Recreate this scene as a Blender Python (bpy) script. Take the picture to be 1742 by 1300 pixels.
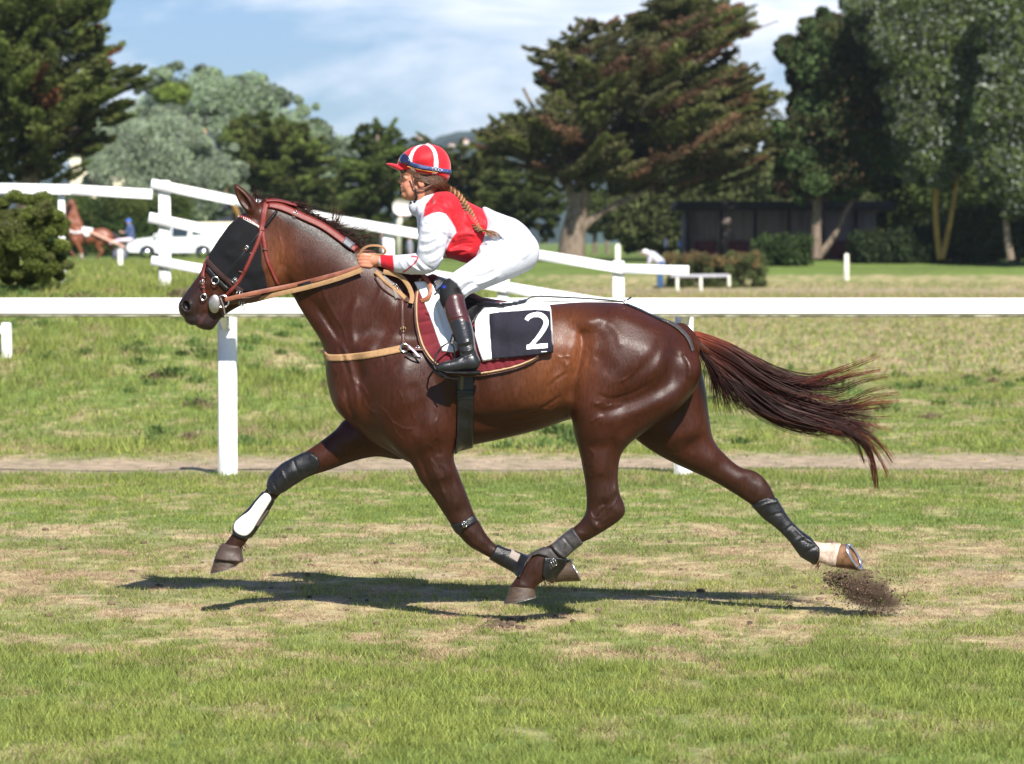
import bpy, math, random
import numpy as np
from mathutils import Vector, Matrix
for o in list(bpy.data.objects): bpy.data.objects.remove(o)
scene = bpy.context.scene
COL = scene.collection
# ------------------------------------------------------------------ camera
CAM_D, CAM_H, FPX = 16.0, 1.84, 5600.0
PITCH = math.atan(238.0/FPX)
cd = bpy.data.cameras.new('camera'); cam = bpy.data.objects.new('camera', cd); COL.objects.link(cam)
cam.location = (0, -CAM_D, CAM_H)
cam.rotation_euler = (math.pi/2-PITCH, 0, 0)
cd.sensor_width = 36; cd.lens = FPX/1742*36
cd.clip_start = 0.5; cd.clip_end = 12000
cd.dof.use_dof = True; cd.dof.focus_distance = CAM_D-0.25; cd.dof.aperture_fstop = 4.8
scene.camera = cam
# ------------------------------------------------------------------ sky and sun
SUN_DIR = Vector((-0.34, 1.0, -1.04)).normalized()     # the way the light travels
elev = math.asin(-SUN_DIR.z)
sx, sy = -SUN_DIR.x, -SUN_DIR.y
w = bpy.data.worlds.new('World'); scene.world = w; w.use_nodes = True
nt = w.node_tree; nt.nodes.clear()
def WN(t, **k):
    n = nt.nodes.new(t)
    for a, b in k.items(): setattr(n, a, b)
    return n
out = WN('ShaderNodeOutputWorld'); bg = WN('ShaderNodeBackground'); bg.inputs[1].default_value = 0.068
sky = WN('ShaderNodeTexSky', sky_type='NISHITA'); sky.sun_disc = False
sky.sun_elevation = elev; sky.sun_rotation = math.atan2(sx, sy)
sky.air_density = 1.0; sky.dust_density = 0.3; sky.ozone_density = 3.0
tc = WN('ShaderNodeTexCoord'); mp = WN('ShaderNodeMapping'); mp.inputs['Scale'].default_value = (6.0, 6.0, 19.0)
mp.inputs['Location'].default_value = (1.3, 0.4, 0.35)
nz = WN('ShaderNodeTexNoise'); nz.inputs['Scale'].default_value = 1.5; nz.inputs['Detail'].default_value = 8; nz.inputs['Roughness'].default_value = 0.58; nz.inputs['Distortion'].default_value = 0.35
rp = WN('ShaderNodeValToRGB'); rp.color_ramp.elements[0].position = 0.43; rp.color_ramp.elements[1].position = 0.64
rp.color_ramp.elements[0].color = (0.04,)*3+(1,); rp.color_ramp.elements[1].color = (0.95,)*3+(1,)
mx = WN('ShaderNodeMix', data_type='RGBA'); mx.inputs[7].default_value = (11.2, 11.6, 12.6, 1)
L = nt.links.new
L(tc.outputs['Generated'], mp.inputs[0]); L(mp.outputs[0], nz.inputs['Vector']); L(nz.outputs[0], rp.inputs[0])
sz_ = WN('ShaderNodeSeparateXYZ'); L(tc.outputs['Generated'], sz_.inputs[0]); fd = WN('ShaderNodeMapRange'); fd.inputs[1].default_value = .10; fd.inputs[2].default_value = .38; fd.inputs[3].default_value = 1; fd.inputs[4].default_value = .12
L(sz_.outputs[2], fd.inputs[0]); ml = WN('ShaderNodeMath', operation='MULTIPLY'); L(rp.outputs[0], ml.inputs[0]); L(fd.outputs[0], ml.inputs[1]); L(ml.outputs[0], mx.inputs[0]); tn = WN('ShaderNodeVectorMath', operation='MULTIPLY'); tn.inputs[1].default_value = (.50, .68, .97); L(sky.outputs[0], tn.inputs[0]); L(tn.outputs[0], mx.inputs[6]); L(mx.outputs[2], bg.inputs[0]); L(bg.outputs[0], out.inputs[0])
sl = bpy.data.lights.new('sun', 'SUN'); sl.energy = 5.0; sl.angle = math.radians(0.53); sl.color = (1, 0.955, 0.88)
so = bpy.data.objects.new('sun', sl); COL.objects.link(so); so.location = (3, -20, 30)
so.rotation_euler = SUN_DIR.to_track_quat('-Z', 'Y').to_euler()
scene.view_settings.view_transform = 'Standard'; scene.view_settings.look = 'None'
scene.view_settings.exposure = 0.8; scene.view_settings.gamma = 1
scene.render.engine = 'CYCLES'
scene.render.resolution_x = 1024; scene.render.resolution_y = 764

# ------------------------------------------------------------------ pixel <-> world
CP, SP = math.cos(PITCH), math.sin(PITCH)
def U(px, py, y=0.0):
    """photo pixel -> (x, z) on the vertical plane at depth y"""
    px = np.asarray(px, float); py = np.asarray(py, float)
    u = (px-871)/FPX; v = (650-py)/FPX
    t = (y+CAM_D)/(CP+v*SP)
    return u*t, CAM_H+t*(-SP+v*CP)
def P3(px, py, y=0.0):
    a, b = U(px, py, y); return Vector((float(a), y, float(b)))
def mpp(y=0.0): return (y+CAM_D)/FPX     # metres per photo pixel

# ------------------------------------------------------------------ tags
def tag(o, label=None, cat=None, group=None, kind=None):
    if label: o['label'] = label
    if cat: o['category'] = cat
    if group: o['group'] = group
    if kind: o['kind'] = kind
    return o
def thing(name, label, cat, loc=(0, 0, 0), rz=0, group=None):
    o = bpy.data.objects.new(name, None); COL.objects.link(o); o.location = loc; o.rotation_euler = (0, 0, rz)
    o.empty_display_size = 0.2
    return tag(o, label, cat, group)
def link(name, me, m=None, parent=None, loc=None):
    o = bpy.data.objects.new(name, me); COL.objects.link(o)
    if m: me.materials.append(m)
    if parent is not None:
        o.parent = parent
        if loc is None and parent.type == 'EMPTY':      # geometry is in world coordinates
            o.matrix_parent_inverse = Matrix.Identity(4)
            pm = Matrix.Translation(parent.location) @ parent.rotation_euler.to_matrix().to_4x4()
            me.transform(pm.inverted())
    if loc is not None: o.location = loc
    return o
def sub(o, part):
    """make o (built in world coordinates) a sub-part of part"""
    M = Matrix.Identity(4); q = part
    while q is not None: M = (Matrix.Translation(q.location) @ q.rotation_euler.to_matrix().to_4x4()) @ M; q = q.parent
    o.data.transform(M.inverted()); o.parent = part; return o
def copy_tree(o, parent=None):
    c = o.copy(); COL.objects.link(c); c.parent = parent
    for ch in list(o.children): copy_tree(ch, c)
    return c

# ------------------------------------------------------------------ mesh from arrays
def mesh_np(name, V, F, smooth=True, col=None):
    """V (n,3); F list of (m,k) arrays or one array; col (n,3) vertex colours"""
    if isinstance(F, np.ndarray): F = [F]
    F = [f for f in F if len(f)]
    me = bpy.data.meshes.new(name)
    V = np.asarray(V, np.float32)
    me.vertices.add(len(V)); me.vertices.foreach_set('co', V.ravel())
    nl = sum(f.size for f in F); nf = sum(len(f) for f in F)
    me.loops.add(nl); me.polygons.add(nf)
    li = np.concatenate([f.ravel() for f in F]).astype(np.int32)
    tot = np.concatenate([np.full(len(f), f.shape[1]) for f in F]).astype(np.int32)
    st = np.concatenate([[0], np.cumsum(tot)[:-1]]).astype(np.int32)
    me.loops.foreach_set('vertex_index', li)
    me.polygons.foreach_set('loop_start', st); me.polygons.foreach_set('loop_total', tot)
    if smooth: me.polygons.foreach_set('use_smooth', np.ones(nf, bool))
    if col is not None:
        a = me.color_attributes.new('col', 'FLOAT_COLOR', 'POINT')
        c = np.ones((len(V), 4), np.float32); c[:, :3] = col
        a.data.foreach_set('color', c.ravel())
    me.update(calc_edges=True); me.validate()
    return me
class MB:
    def __init__(s): s.V = []; s.F3 = []; s.F4 = []; s.n = 0; s.C = []
    def add(s, V, F, col=None):
        c = col
        V = np.asarray(V, float); F = np.asarray(F)
        if F.shape[1] == 4: s.F4.append(F+s.n)
        else: s.F3.append(F+s.n)
        s.V.append(V); s.n += len(V)
        s.C.append(np.tile(np.asarray(c if c is not None else (1, 1, 1), float), (len(V), 1)) if c is None or np.ndim(c) == 1 else c)
    def box(s, c, d, rz=0, M=None, taper=1.0, bev=0.0, col=None):
        x, y, z = [v/2 for v in d]
        if bev > 0:
            b = min(bev, x*.9, y*.9, z*.9); pts = []; F = []
            # chamfered box: 24 verts
            idx = {}
            for sx_ in (-1, 1):
                for sy_ in (-1, 1):
                    for sz_ in (-1, 1):
                        for k in range(3):
                            p = [sx_*(x-(0 if k == 0 else b)), sy_*(y-(0 if k == 1 else b)), sz_*(z-(0 if k == 2 else b))]
                            idx[(sx_, sy_, sz_, k)] = len(pts); pts.append(p)
            Q = []; T = []
            for k in range(3):
                for s_ in (-1, 1):
                    o1, o2 = [q for q in range(3) if q != k]
                    f = []
                    for a_, b_ in ((-1, -1), (1, -1), (1, 1), (-1, 1)):
                        t = [0, 0, 0]; t[k] = s_; t[o1] = a_; t[o2] = b_
                        f.append(idx[(t[0], t[1], t[2], k)])
                    Q.append(f)
            for k in range(3):          # edge chamfers along axis k
                o1, o2 = [q for q in range(3) if q != k]
                for a_ in (-1, 1):
                    for b_ in (-1, 1):
                        def g(e, kk):
                            t = [0, 0, 0]; t[k] = e; t[o1] = a_; t[o2] = b_
                            return idx[(t[0], t[1], t[2], kk)]
                        Q.append([g(-1, o1), g(1, o1), g(1, o2), g(-1, o2)])
            for a_ in (-1, 1):
                for b_ in (-1, 1):
                    for c_ in (-1, 1): T.append([idx[(a_, b_, c_, k)] for k in range(3)])
            V = np.array(pts, float)
        else:
            V = np.array([[a*x, b*y, e*z] for e in (-1, 1) for b in (-1, 1) for a in (-1, 1)], float)
            Q = [[0, 2, 3, 1], [4, 5, 7, 6], [0, 1, 5, 4], [2, 6, 7, 3], [0, 4, 6, 2], [1, 3, 7, 5]]; T = []
        if taper != 1.0:
            t = (V[:, 2]+z)/(2*z); V[:, 0] *= 1+(taper-1)*t; V[:, 1] *= 1+(taper-1)*t
        if M is not None: V = V@np.array(M.to_3x3()).T
        elif rz: ca, sa = math.cos(rz), math.sin(rz); V[:, :2] = V[:, :2]@np.array([[ca, sa], [-sa, ca]])
        V = V+np.array(c)
        n0 = s.n
        s.add(V, np.array(Q), col)
        if T: s.F3.append(np.array(T)+n0)
    def bar(s, a, b, wd, ht, bev=0.0, col=None):
        a = Vector(a); b = Vector(b); d = b-a; q = d.to_track_quat('X', 'Z').to_matrix()
        s.box((a+b)/2, (d.length, wd, ht), M=q.to_4x4(), bev=bev, col=col)
    def tube(s, pts, r, n=10, cap=True, col=None, flat=1.0, up=None):
        pts = [Vector(p) for p in pts]
        if np.isscalar(r): r = [r]*len(pts)
        V = []; up0 = Vector(up) if up else Vector((0.3, 1, 0.2)).normalized()
        for i, p in enumerate(pts):
            t = (pts[min(i+1, len(pts)-1)]-pts[max(i-1, 0)])
            t = t.normalized() if t.length > 1e-9 else Vector((0, 0, 1))
            e1 = (up0-t*up0.dot(t))
            if e1.length < 1e-4: e1 = t.orthogonal()
            e1.normalize(); e2 = t.cross(e1)
            for k in range(n):
                a = 2*math.pi*k/n
                V.append(p+(e1*math.cos(a)*flat+e2*math.sin(a))*r[i])
        F = []; m = len(pts)
        for i in range(m-1):
            for k in range(n):
                k2 = (k+1) % n
                F.append([i*n+k, i*n+k2, (i+1)*n+k2, (i+1)*n+k])
        n0 = s.n
        s.add(np.array([list(v) for v in V]), np.array(F), col)
        if cap:
            for i0, rev in ((0, 1), ((m-1)*n, 0)):
                for k in range(1, n-1):
                    t = [i0, i0+k, i0+k+1]
                    if rev: t = t[::-1]
                    s.F3.append(np.array([t])+n0)
    def ball(s, c, r, n=12, col=None):
        r = (r,)*3 if np.isscalar(r) else r
        V = []; F = []
        m = n//2+1
        for i in range(m):
            th = math.pi*i/(m-1)
            for k in range(n):
                ph = 2*math.pi*k/n
                V.append([c[0]+r[0]*math.sin(th)*math.cos(ph), c[1]+r[1]*math.sin(th)*math.sin(ph), c[2]+r[2]*math.cos(th)])
        for i in range(m-1):
            for k in range(n):
                k2 = (k+1) % n; F.append([i*n+k, (i+1)*n+k, (i+1)*n+k2, i*n+k2])
        s.add(np.array(V), np.array(F), col)
    def torus(s, c, R, r, n=20, m=8, axis='y', sc=(1, 1), col=None):
        pts = []
        for k in range(n):
            a = 2*math.pi*k/n
            for j in range(m):
                b = 2*math.pi*j/m; q = R+r*math.cos(b)
                x, z, y = q*math.cos(a)*sc[0], q*math.sin(a)*sc[1], r*math.sin(b)
                pts.append({'y': (x, y, z), 'x': (y, x, z), 'z': (x, z, y)}[axis])
        V = np.array(pts)+np.array(c)
        F = [[k*m+j, ((k+1) % n)*m+j, ((k+1) % n)*m+(j+1) % m, k*m+(j+1) % m] for k in range(n) for j in range(m)]
        s.add(V, np.array(F), col)
    def build(s, name, m, parent=None, smooth=False, loc=None, colors=False):
        V = np.concatenate(s.V); F = []
        if s.F4: F.append(np.concatenate(s.F4))
        if s.F3: F.append(np.concatenate(s.F3))
        me = mesh_np(name, V, F, smooth=smooth, col=np.concatenate(s.C) if colors else None)
        if smooth:
            try: me.set_sharp_from_angle(angle=math.radians(42))
            except Exception: pass
        return link(name, me, m, parent, loc)

# ------------------------------------------------------------------ materials
def sRGB(r, g, b):
    f = lambda c: (c/255/12.92) if c/255 <= 0.04045 else ((c/255+0.055)/1.055)**2.4
    return (f(r), f(g), f(b))
def mat(name, color=(0.5, 0.5, 0.5), rough=0.6, spec=0.5, metal=0.0, attr=False, var=0.15, vscale=8.0, bump=0.0, bscale=60.0,
        stretch=None, trans=0.0, sheen=0.0, coat=0.0, coatrough=0.2, sss=0.0, detail=4, color2=None, rvar=0.0, wr=None):
    m = bpy.data.materials.new(name); m.use_nodes = True; t = m.node_tree; N = t.nodes; K = t.links.new
    b = N['Principled BSDF']; b.inputs['Roughness'].default_value = rough; b.inputs['Metallic'].default_value = metal
    b.inputs['Specular IOR Level'].default_value = spec
    if sheen: b.inputs['Sheen Weight'].default_value = sheen
    if coat: b.inputs['Coat Weight'].default_value = coat; b.inputs['Coat Roughness'].default_value = coatrough
    if sss: b.inputs['Subsurface Weight'].default_value = sss; b.inputs['Subsurface Radius'].default_value = (0.02, 0.008, 0.004)
    g = N.new('ShaderNodeTexCoord'); vec = g.outputs['Object']
    if stretch:
        mpn = N.new('ShaderNodeMapping'); mpn.inputs['Scale'].default_value = stretch; K(vec, mpn.inputs[0]); vec2 = mpn.outputs[0]
    else: vec2 = vec
    n1 = N.new('ShaderNodeTexNoise'); n1.inputs['Scale'].default_value = vscale; n1.inputs['Detail'].default_value = detail; K(vec2, n1.inputs['Vector'])
    if attr:
        a = N.new('ShaderNodeAttribute'); a.attribute_name = 'col'; csrc = a.outputs['Color']
    else:
        a = N.new('ShaderNodeRGB'); a.outputs[0].default_value = (*color, 1); csrc = a.outputs[0]
    if color2:
        mm = N.new('ShaderNodeMix'); mm.data_type = 'RGBA'; r2 = N.new('ShaderNodeMapRange'); r2.inputs[1].default_value = 0.42; r2.inputs[2].default_value = 0.62
        K(n1.outputs[0], r2.inputs[0]); K(r2.outputs[0], mm.inputs[0]); K(csrc, mm.inputs[6]); mm.inputs[7].default_value = (*color2, 1); csrc = mm.outputs[2]
    mr = N.new('ShaderNodeMapRange'); mr.inputs[1].default_value = 0.3; mr.inputs[2].default_value = 0.7
    mr.inputs[3].default_value = 1-var; mr.inputs[4].default_value = 1+var; K(n1.outputs[0], mr.inputs[0])
    vm = N.new('ShaderNodeVectorMath'); vm.operation = 'SCALE'; K(csrc, vm.inputs[0]); K(mr.outputs[0], vm.inputs['Scale'])
    K(vm.outputs[0], b.inputs['Base Color'])
    if rvar:
        m2 = N.new('ShaderNodeMapRange'); m2.inputs[1].default_value = 0.3; m2.inputs[2].default_value = 0.7
        m2.inputs[3].default_value = rough-rvar; m2.inputs[4].default_value = rough+rvar; K(n1.outputs[0], m2.inputs[0]); K(m2.outputs[0], b.inputs['Roughness'])
    if bump:
        n2 = N.new('ShaderNodeTexNoise'); n2.inputs['Scale'].default_value = bscale; n2.inputs['Detail'].default_value = 3; K(vec2, n2.inputs['Vector'])
        bp = N.new('ShaderNodeBump'); bp.inputs['Strength'].default_value = bump; bp.inputs['Distance'].default_value = 0.01
        K(n2.outputs[0], bp.inputs['Height']); K(bp.outputs[0], b.inputs['Normal'])
    if wr:
        n3 = N.new('ShaderNodeTexNoise'); n3.inputs['Scale'].default_value = wr[0]; n3.inputs['Detail'].default_value = 2; n3.inputs['Distortion'].default_value = 1.2; n3.noise_type = 'RIDGED_MULTIFRACTAL' if wr[2:] else 'FBM'
        m3 = N.new('ShaderNodeMapping'); m3.inputs['Scale'].default_value = (1, 1, .5); K(vec, m3.inputs[0]); K(m3.outputs[0], n3.inputs['Vector'])
        b3 = N.new('ShaderNodeBump'); b3.inputs['Strength'].default_value = wr[1]; b3.inputs['Distance'].default_value = 0.012; K(n3.outputs[0], b3.inputs['Height'])
        if bump: K(b3.outputs[0], bp.inputs['Normal'])
        else: K(b3.outputs[0], b.inputs['Normal'])
    if trans:
        o = N['Material Output']; tr = N.new('ShaderNodeBsdfTranslucent'); ms = N.new('ShaderNodeMixShader'); ms.inputs[0].default_value = trans
        K(vm.outputs[0], tr.inputs[0]); K(b.outputs[0], ms.inputs[1]); K(tr.outputs[0], ms.inputs[2]); K(ms.outputs[0], o.inputs[0])
    return m

# ------------------------------------------------------------------ numpy value noise
_rs = np.random.RandomState(7); _T = _rs.rand(256, 256)
def vnoise(x, y):
    xi = np.floor(x).astype(int); yi = np.floor(y).astype(int); fx = x-xi; fy = y-yi
    fx = fx*fx*(3-2*fx); fy = fy*fy*(3-2*fy)
    a = _T[xi & 255, yi & 255]; b = _T[(xi+1) & 255, yi & 255]; c = _T[xi & 255, (yi+1) & 255]; d = _T[(xi+1) & 255, (yi+1) & 255]
    return (a*(1-fx)+b*fx)*(1-fy)+(c*(1-fx)+d*fx)*fy
def fbm(x, y, o=4):
    s = 0; a = 0.5; t = 0
    for i in range(o): s = s+a*vnoise(x+17.3*i, y+9.1*i); t += a; a *= 0.5; x = x*2.03; y = y*2.03
    return s/t
def sst(e0, e1, x):
    t = np.clip((np.asarray(x, float)-e0)/(e1-e0), 0, 1); return t*t*(3-2*t)
def catmull(P, n=8, closed=False):
    P = np.asarray(P, float); m = len(P); out_ = []
    for i in range(m if closed else m-1):
        if closed: p0, p1, p2, p3 = P[(i-1) % m], P[i], P[(i+1) % m], P[(i+2) % m]
        else: p0, p1, p2, p3 = P[max(i-1, 0)], P[i], P[i+1], P[min(i+2, m-1)]
        for k in range(n):
            t = k/n
            out_.append(0.5*((2*p1)+(-p0+p2)*t+(2*p0-5*p1+4*p2-p3)*t*t+(-p0+3*p1-3*p2+p3)*t**3))
    if not closed: out_.append(P[-1])
    return np.array(out_)
# ------------------------------------------------------------------ signed-field modelling: bodies grown as ONE surface
def poly_sd(X, Z, poly):
    """signed distance to a closed polygon, positive inside; X, Z same shape"""
    P = np.asarray(poly, float); Q = np.roll(P, -1, 0)
    d2 = np.full(X.shape, 1e9); ins = np.zeros(X.shape, bool)
    for (ax, az), (bx, bz) in zip(P, Q):
        ex, ez = bx-ax, bz-az; L2 = ex*ex+ez*ez
        if L2 < 1e-14: continue
        t = np.clip(((X-ax)*ex+(Z-az)*ez)/L2, 0, 1)
        d2 = np.minimum(d2, (X-ax-t*ex)**2+(Z-az-t*ez)**2)
        if az != bz:
            c = ((az > Z) != (bz > Z)) & (X < ex*(Z-az)/ez+ax); ins ^= c
    d = np.sqrt(d2); return np.where(ins, d, -d)
def blur2(A, n):
    for _ in range(n):
        B = np.pad(A, 1, mode='edge')
        A = (B[:-2, 1:-1]+B[2:, 1:-1]+2*B[1:-1, 1:-1])/4
        B = np.pad(A, 1, mode='edge')
        A = (B[1:-1, :-2]+B[1:-1, 2:]+2*B[1:-1, 1:-1])/4
    return A
class Field:
    def __init__(s, x0, x1, y0, y1, z0, z1, h):
        s.h = h; s.xs = np.arange(x0, x1+h, h); s.ys = np.arange(y0, y1+h, h); s.zs = np.arange(z0, z1+h, h)
        s.F = np.full((len(s.xs), len(s.ys), len(s.zs)), 1.0, np.float32)
        s.X2, s.Z2 = np.meshgrid(s.xs, s.zs, indexing='ij')
    def _rng(s, a, lo, hi):
        i0 = max(int(np.searchsorted(a, lo))-1, 0); i1 = min(int(np.searchsorted(a, hi))+1, len(a)); return slice(i0, i1)
    def smin(s, sl, f, k, sub=False):
        A = s.F[sl]
        if sub: A = -A
        if k > 0:
            hh = np.clip(0.5+0.5*(A-f)/k, 0, 1)
            R = A*(1-hh)+f*hh-k*hh*(1-hh)
        else: R = np.minimum(A, f)
        s.F[sl] = (-R if sub else R).astype(np.float32)
    def pillow(s, outline, ctrl, y0=0.0, k=0.05, bumps=(), sub=False, n=5, pw=2.0, sig=55, scale=1.0, origin=None, bl=3):
        """outline in photo px; ctrl rows: px, py, R px, T m, yc m.  An inflated silhouette with its own thickness map."""
        OU = U if origin is None else origin
        pl = catmull(outline, n, True); ax, az = OU(pl[:, 0], pl[:, 1], y0); pl = np.stack([ax, az], 1)
        m_ = 0.06+k
        ix = s._rng(s.xs, ax.min()-m_, ax.max()+m_); iz = s._rng(s.zs, az.min()-m_, az.max()+m_)
        X = s.X2[ix, iz]; Z = s.Z2[ix, iz]
        sd = poly_sd(X, Z, pl); sb = blur2(sd, bl); sd = np.where(sd > 0.012, sb, sd)
        c = np.array(ctrl, float); cx, cz = OU(c[:, 0], c[:, 1], y0); mp_ = mpp(y0)*scale
        W = np.zeros(X.shape); A = [np.zeros(X.shape) for _ in range(3)]; sg = sig*mp_
        for i in range(len(c)):
            d2 = ((X-cx[i])**2+(Z-cz[i])**2)/(sg*sg); w_ = 1/(d2+0.02)**2
            W += w_
            for j in range(3): A[j] += w_*c[i, 2+j]
        R = A[0]/W*mp_; T = A[1]/W; yc = A[2]/W
        D = np.zeros(X.shape)
        for b in bumps: D += bump2(X, Z, b, y0, OU, mp_)
        q = np.clip(1-sd/R, 0, None)
        q = np.where(q < 1, q, q)
        y = s.ys[None, :, None]
        iy = s._rng(s.ys, float((yc-T).min())-m_, float((yc+T).max())+m_)
        y = s.ys[iy][None, :, None]
        Yn = np.abs(y-yc[:, None, :])/T[:, None, :]
        f = ((q[:, None, :]**pw+Yn**pw)**(1/pw)-1)*np.minimum(R, T)[:, None, :]-D[:, None, :]*np.clip(Yn*1.6-0.15, 0, 1)
        s.smin((ix, iy, iz), f, k, sub)
    def chain(s, pts, k=0.02, sub=False, n=6, flat=None):
        """pts rows: x, y, z, r (metres) - a smooth tapering limb"""
        P = catmull(pts, n) if n > 1 else np.asarray(pts, float)
        lo = (P[:, :3]-P[:, 3:4]).min(0)-k-2*s.h; hi = (P[:, :3]+P[:, 3:4]).max(0)+k+2*s.h
        sl = (s._rng(s.xs, lo[0], hi[0]), s._rng(s.ys, lo[1], hi[1]), s._rng(s.zs, lo[2], hi[2]))
        X = s.xs[sl[0]][:, None, None]; Y = s.ys[sl[1]][None, :, None]; Z = s.zs[sl[2]][None, None, :]
        f = None
        for a, b in zip(P[:-1], P[1:]):
            e = b[:3]-a[:3]; L2 = float(e@e)+1e-12
            t = np.clip(((X-a[0])*e[0]+(Y-a[1])*e[1]+(Z-a[2])*e[2])/L2, 0, 1)
            fy = 1.0 if flat is None else 1/flat
            d = np.sqrt((X-a[0]-t*e[0])**2+((Y-a[1]-t*e[1])*fy)**2+(Z-a[2]-t*e[2])**2)-(a[3]+t*(b[3]-a[3]))
            f = d if f is None else np.minimum(f, d)
        s.smin(sl, f, k, sub)
    def ball(s, c, r, k=0.02, sub=False, rot=0.0):
        r = (r,)*3 if np.isscalar(r) else r; m_ = max(r)+k+2*s.h
        sl = (s._rng(s.xs, c[0]-m_, c[0]+m_), s._rng(s.ys, c[1]-m_, c[1]+m_), s._rng(s.zs, c[2]-m_, c[2]+m_))
        X = s.xs[sl[0]][:, None, None]-c[0]; Y = s.ys[sl[1]][None, :, None]-c[1]; Z = s.zs[sl[2]][None, None, :]-c[2]
        ca, sa = math.cos(rot), math.sin(rot); X, Z = X*ca+Z*sa, -X*sa+Z*ca
        f = (np.sqrt((X/r[0])**2+(Y/r[1])**2+(Z/r[2])**2)-1)*min(r)
        s.smin(sl, f, k, sub)
    def mesh(s, it=3): return smooth_mesh(*surface_nets(s.F, (s.xs[0], s.ys[0], s.zs[0]), s.h), it)
    def near_map(s):
        """y of the surface facing the camera, per (x, z) column"""
        ins = s.F < 0; has = ins.any(1); j = ins.argmax(1); jj = np.clip(j-1, 0, None)
        I, K_ = np.meshgrid(np.arange(len(s.xs)), np.arange(len(s.zs)), indexing='ij')
        a = s.F[I, jj, K_]; b = s.F[I, j, K_]; t = np.where(a != b, a/(a-b+1e-9), 0)
        Y = s.ys[jj]+np.clip(t, 0, 1)*s.h
        return np.where(has, Y, np.nan)
    def sample(s, xs, ys, zs):
        def idx(a, q):
            u = np.clip((q-a[0])/s.h, 0, len(a)-1.001); i = u.astype(int); return i, (u-i).astype(np.float32)
        i, fi = idx(s.xs, xs); j, fj = idx(s.ys, ys); k, fk = idx(s.zs, zs)
        A = s.F[i]*(1-fi)[:, None, None]+s.F[i+1]*fi[:, None, None]
        A = A[:, j]*(1-fj)[None, :, None]+A[:, j+1]*fj[None, :, None]
        return A[:, :, k]*(1-fk)+A[:, :, k+1]*fk
def bump2(X, Z, b, y0, OU=U, mp_=None):
    """('o', px, py, rx, ry, deg, amp)  or  ('s', [(px,py)...], width px, amp)"""
    mp_ = mp_ or mpp(y0)
    if b[0] == 'o':
        _, px, py, rx, ry, dg, amp = b; cx, cz = OU(px, py, y0); a = -math.radians(dg)
        dx, dz = (X-cx)/mp_, (Z-cz)/mp_; u = dx*math.cos(a)+dz*math.sin(a); v = -dx*math.sin(a)+dz*math.cos(a)
        return amp*np.exp(-((u/rx)**2+(v/ry)**2))
    _, pts, wd, amp = b; p = catmull(pts, 6); ax, az = OU(p[:, 0], p[:, 1], y0); d2 = np.full(X.shape, 1e9); tt = np.zeros(X.shape)
    for i in range(len(ax)-1):
        ex, ez = ax[i+1]-ax[i], az[i+1]-az[i]; L2 = ex*ex+ez*ez+1e-12
        t = np.clip(((X-ax[i])*ex+(Z-az[i])*ez)/L2, 0, 1); q = (X-ax[i]-t*ex)**2+(Z-az[i]-t*ez)**2
        mk = q < d2; d2 = np.where(mk, q, d2); tt = np.where(mk, (i+t)/(len(ax)-1), tt)
    fade = np.clip(np.minimum(tt, 1-tt)*6, 0, 1); fade = 0.15+0.85*fade
    return amp*np.exp(-d2/(wd*mp_)**2)*fade
def surface_nets(F, org, h):
    S = F < 0; nx, ny, nz = F.shape
    c = np.zeros((nx-1, ny-1, nz-1), np.uint8)
    offs = [(i, j, k) for i in (0, 1) for j in (0, 1) for k in (0, 1)]
    for i, j, k in offs: c += S[i:nx-1+i, j:ny-1+j, k:nz-1+k]
    act = np.argwhere((c > 0) & (c < 8)); I, J, K_ = act.T
    vid = np.full(c.shape, -1, np.int32); vid[I, J, K_] = np.arange(len(act))
    acc = np.zeros((len(act), 3)); cnt = np.zeros(len(act))
    for a in offs:
        for ax in range(3):
            if a[ax]: continue
            b = list(a); b[ax] = 1
            fa = F[I+a[0], J+a[1], K_+a[2]]; fb = F[I+b[0], J+b[1], K_+b[2]]
            m_ = (fa < 0) != (fb < 0); t = np.where(m_, fa/(fa-fb+1e-12), 0)
            p = np.array(a, float)[None, :].repeat(len(act), 0); p[:, ax] += t
            acc[m_] += p[m_]; cnt[m_] += 1
    V = (act+acc/cnt[:, None])*h+np.array(org)
    Q = []
    for ax in range(3):
        A = [slice(None)]*3; B = [slice(None)]*3; A[ax] = slice(0, -1); B[ax] = slice(1, None)
        sa, sb = S[tuple(A)], S[tuple(B)]; e = np.argwhere(sa != sb)
        o = [q for q in range(3) if q != ax]
        e = e[(e[:, o[0]] > 0) & (e[:, o[1]] > 0) & (e[:, o[0]] < F.shape[o[0]]-1) & (e[:, o[1]] < F.shape[o[1]]-1)]
        fl = sa[e[:, 0], e[:, 1], e[:, 2]]
        def cell(d0, d1):
            q = e.copy(); q[:, o[0]] -= d0; q[:, o[1]] -= d1; return vid[q[:, 0], q[:, 1], q[:, 2]]
        q = np.stack([cell(1, 1), cell(0, 1), cell(0, 0), cell(1, 0)], 1)
        flip = ~fl if ax != 1 else fl
        q[flip] = q[flip][:, ::-1]; Q.append(q)
    return V, np.concatenate(Q)
def smooth_mesh(V, Q, it=3, lam=0.5):
    if it <= 0: return V, Q
    E = np.concatenate([Q[:, [0, 1]], Q[:, [1, 2]], Q[:, [2, 3]], Q[:, [3, 0]]]); n = len(V)
    deg = np.bincount(E[:, 0], minlength=n)+np.bincount(E[:, 1], minlength=n)
    def lap(V):
        out_ = np.empty_like(V)
        for a in range(3):
            out_[:, a] = (np.bincount(E[:, 0], V[E[:, 1], a], n)+np.bincount(E[:, 1], V[E[:, 0], a], n))/np.maximum(deg, 1)
        return out_
    for i in range(it):
        V = V+lam*(lap(V)-V); V = V-(lam+0.03)*(lap(V)-V)
    return V, Q
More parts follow.
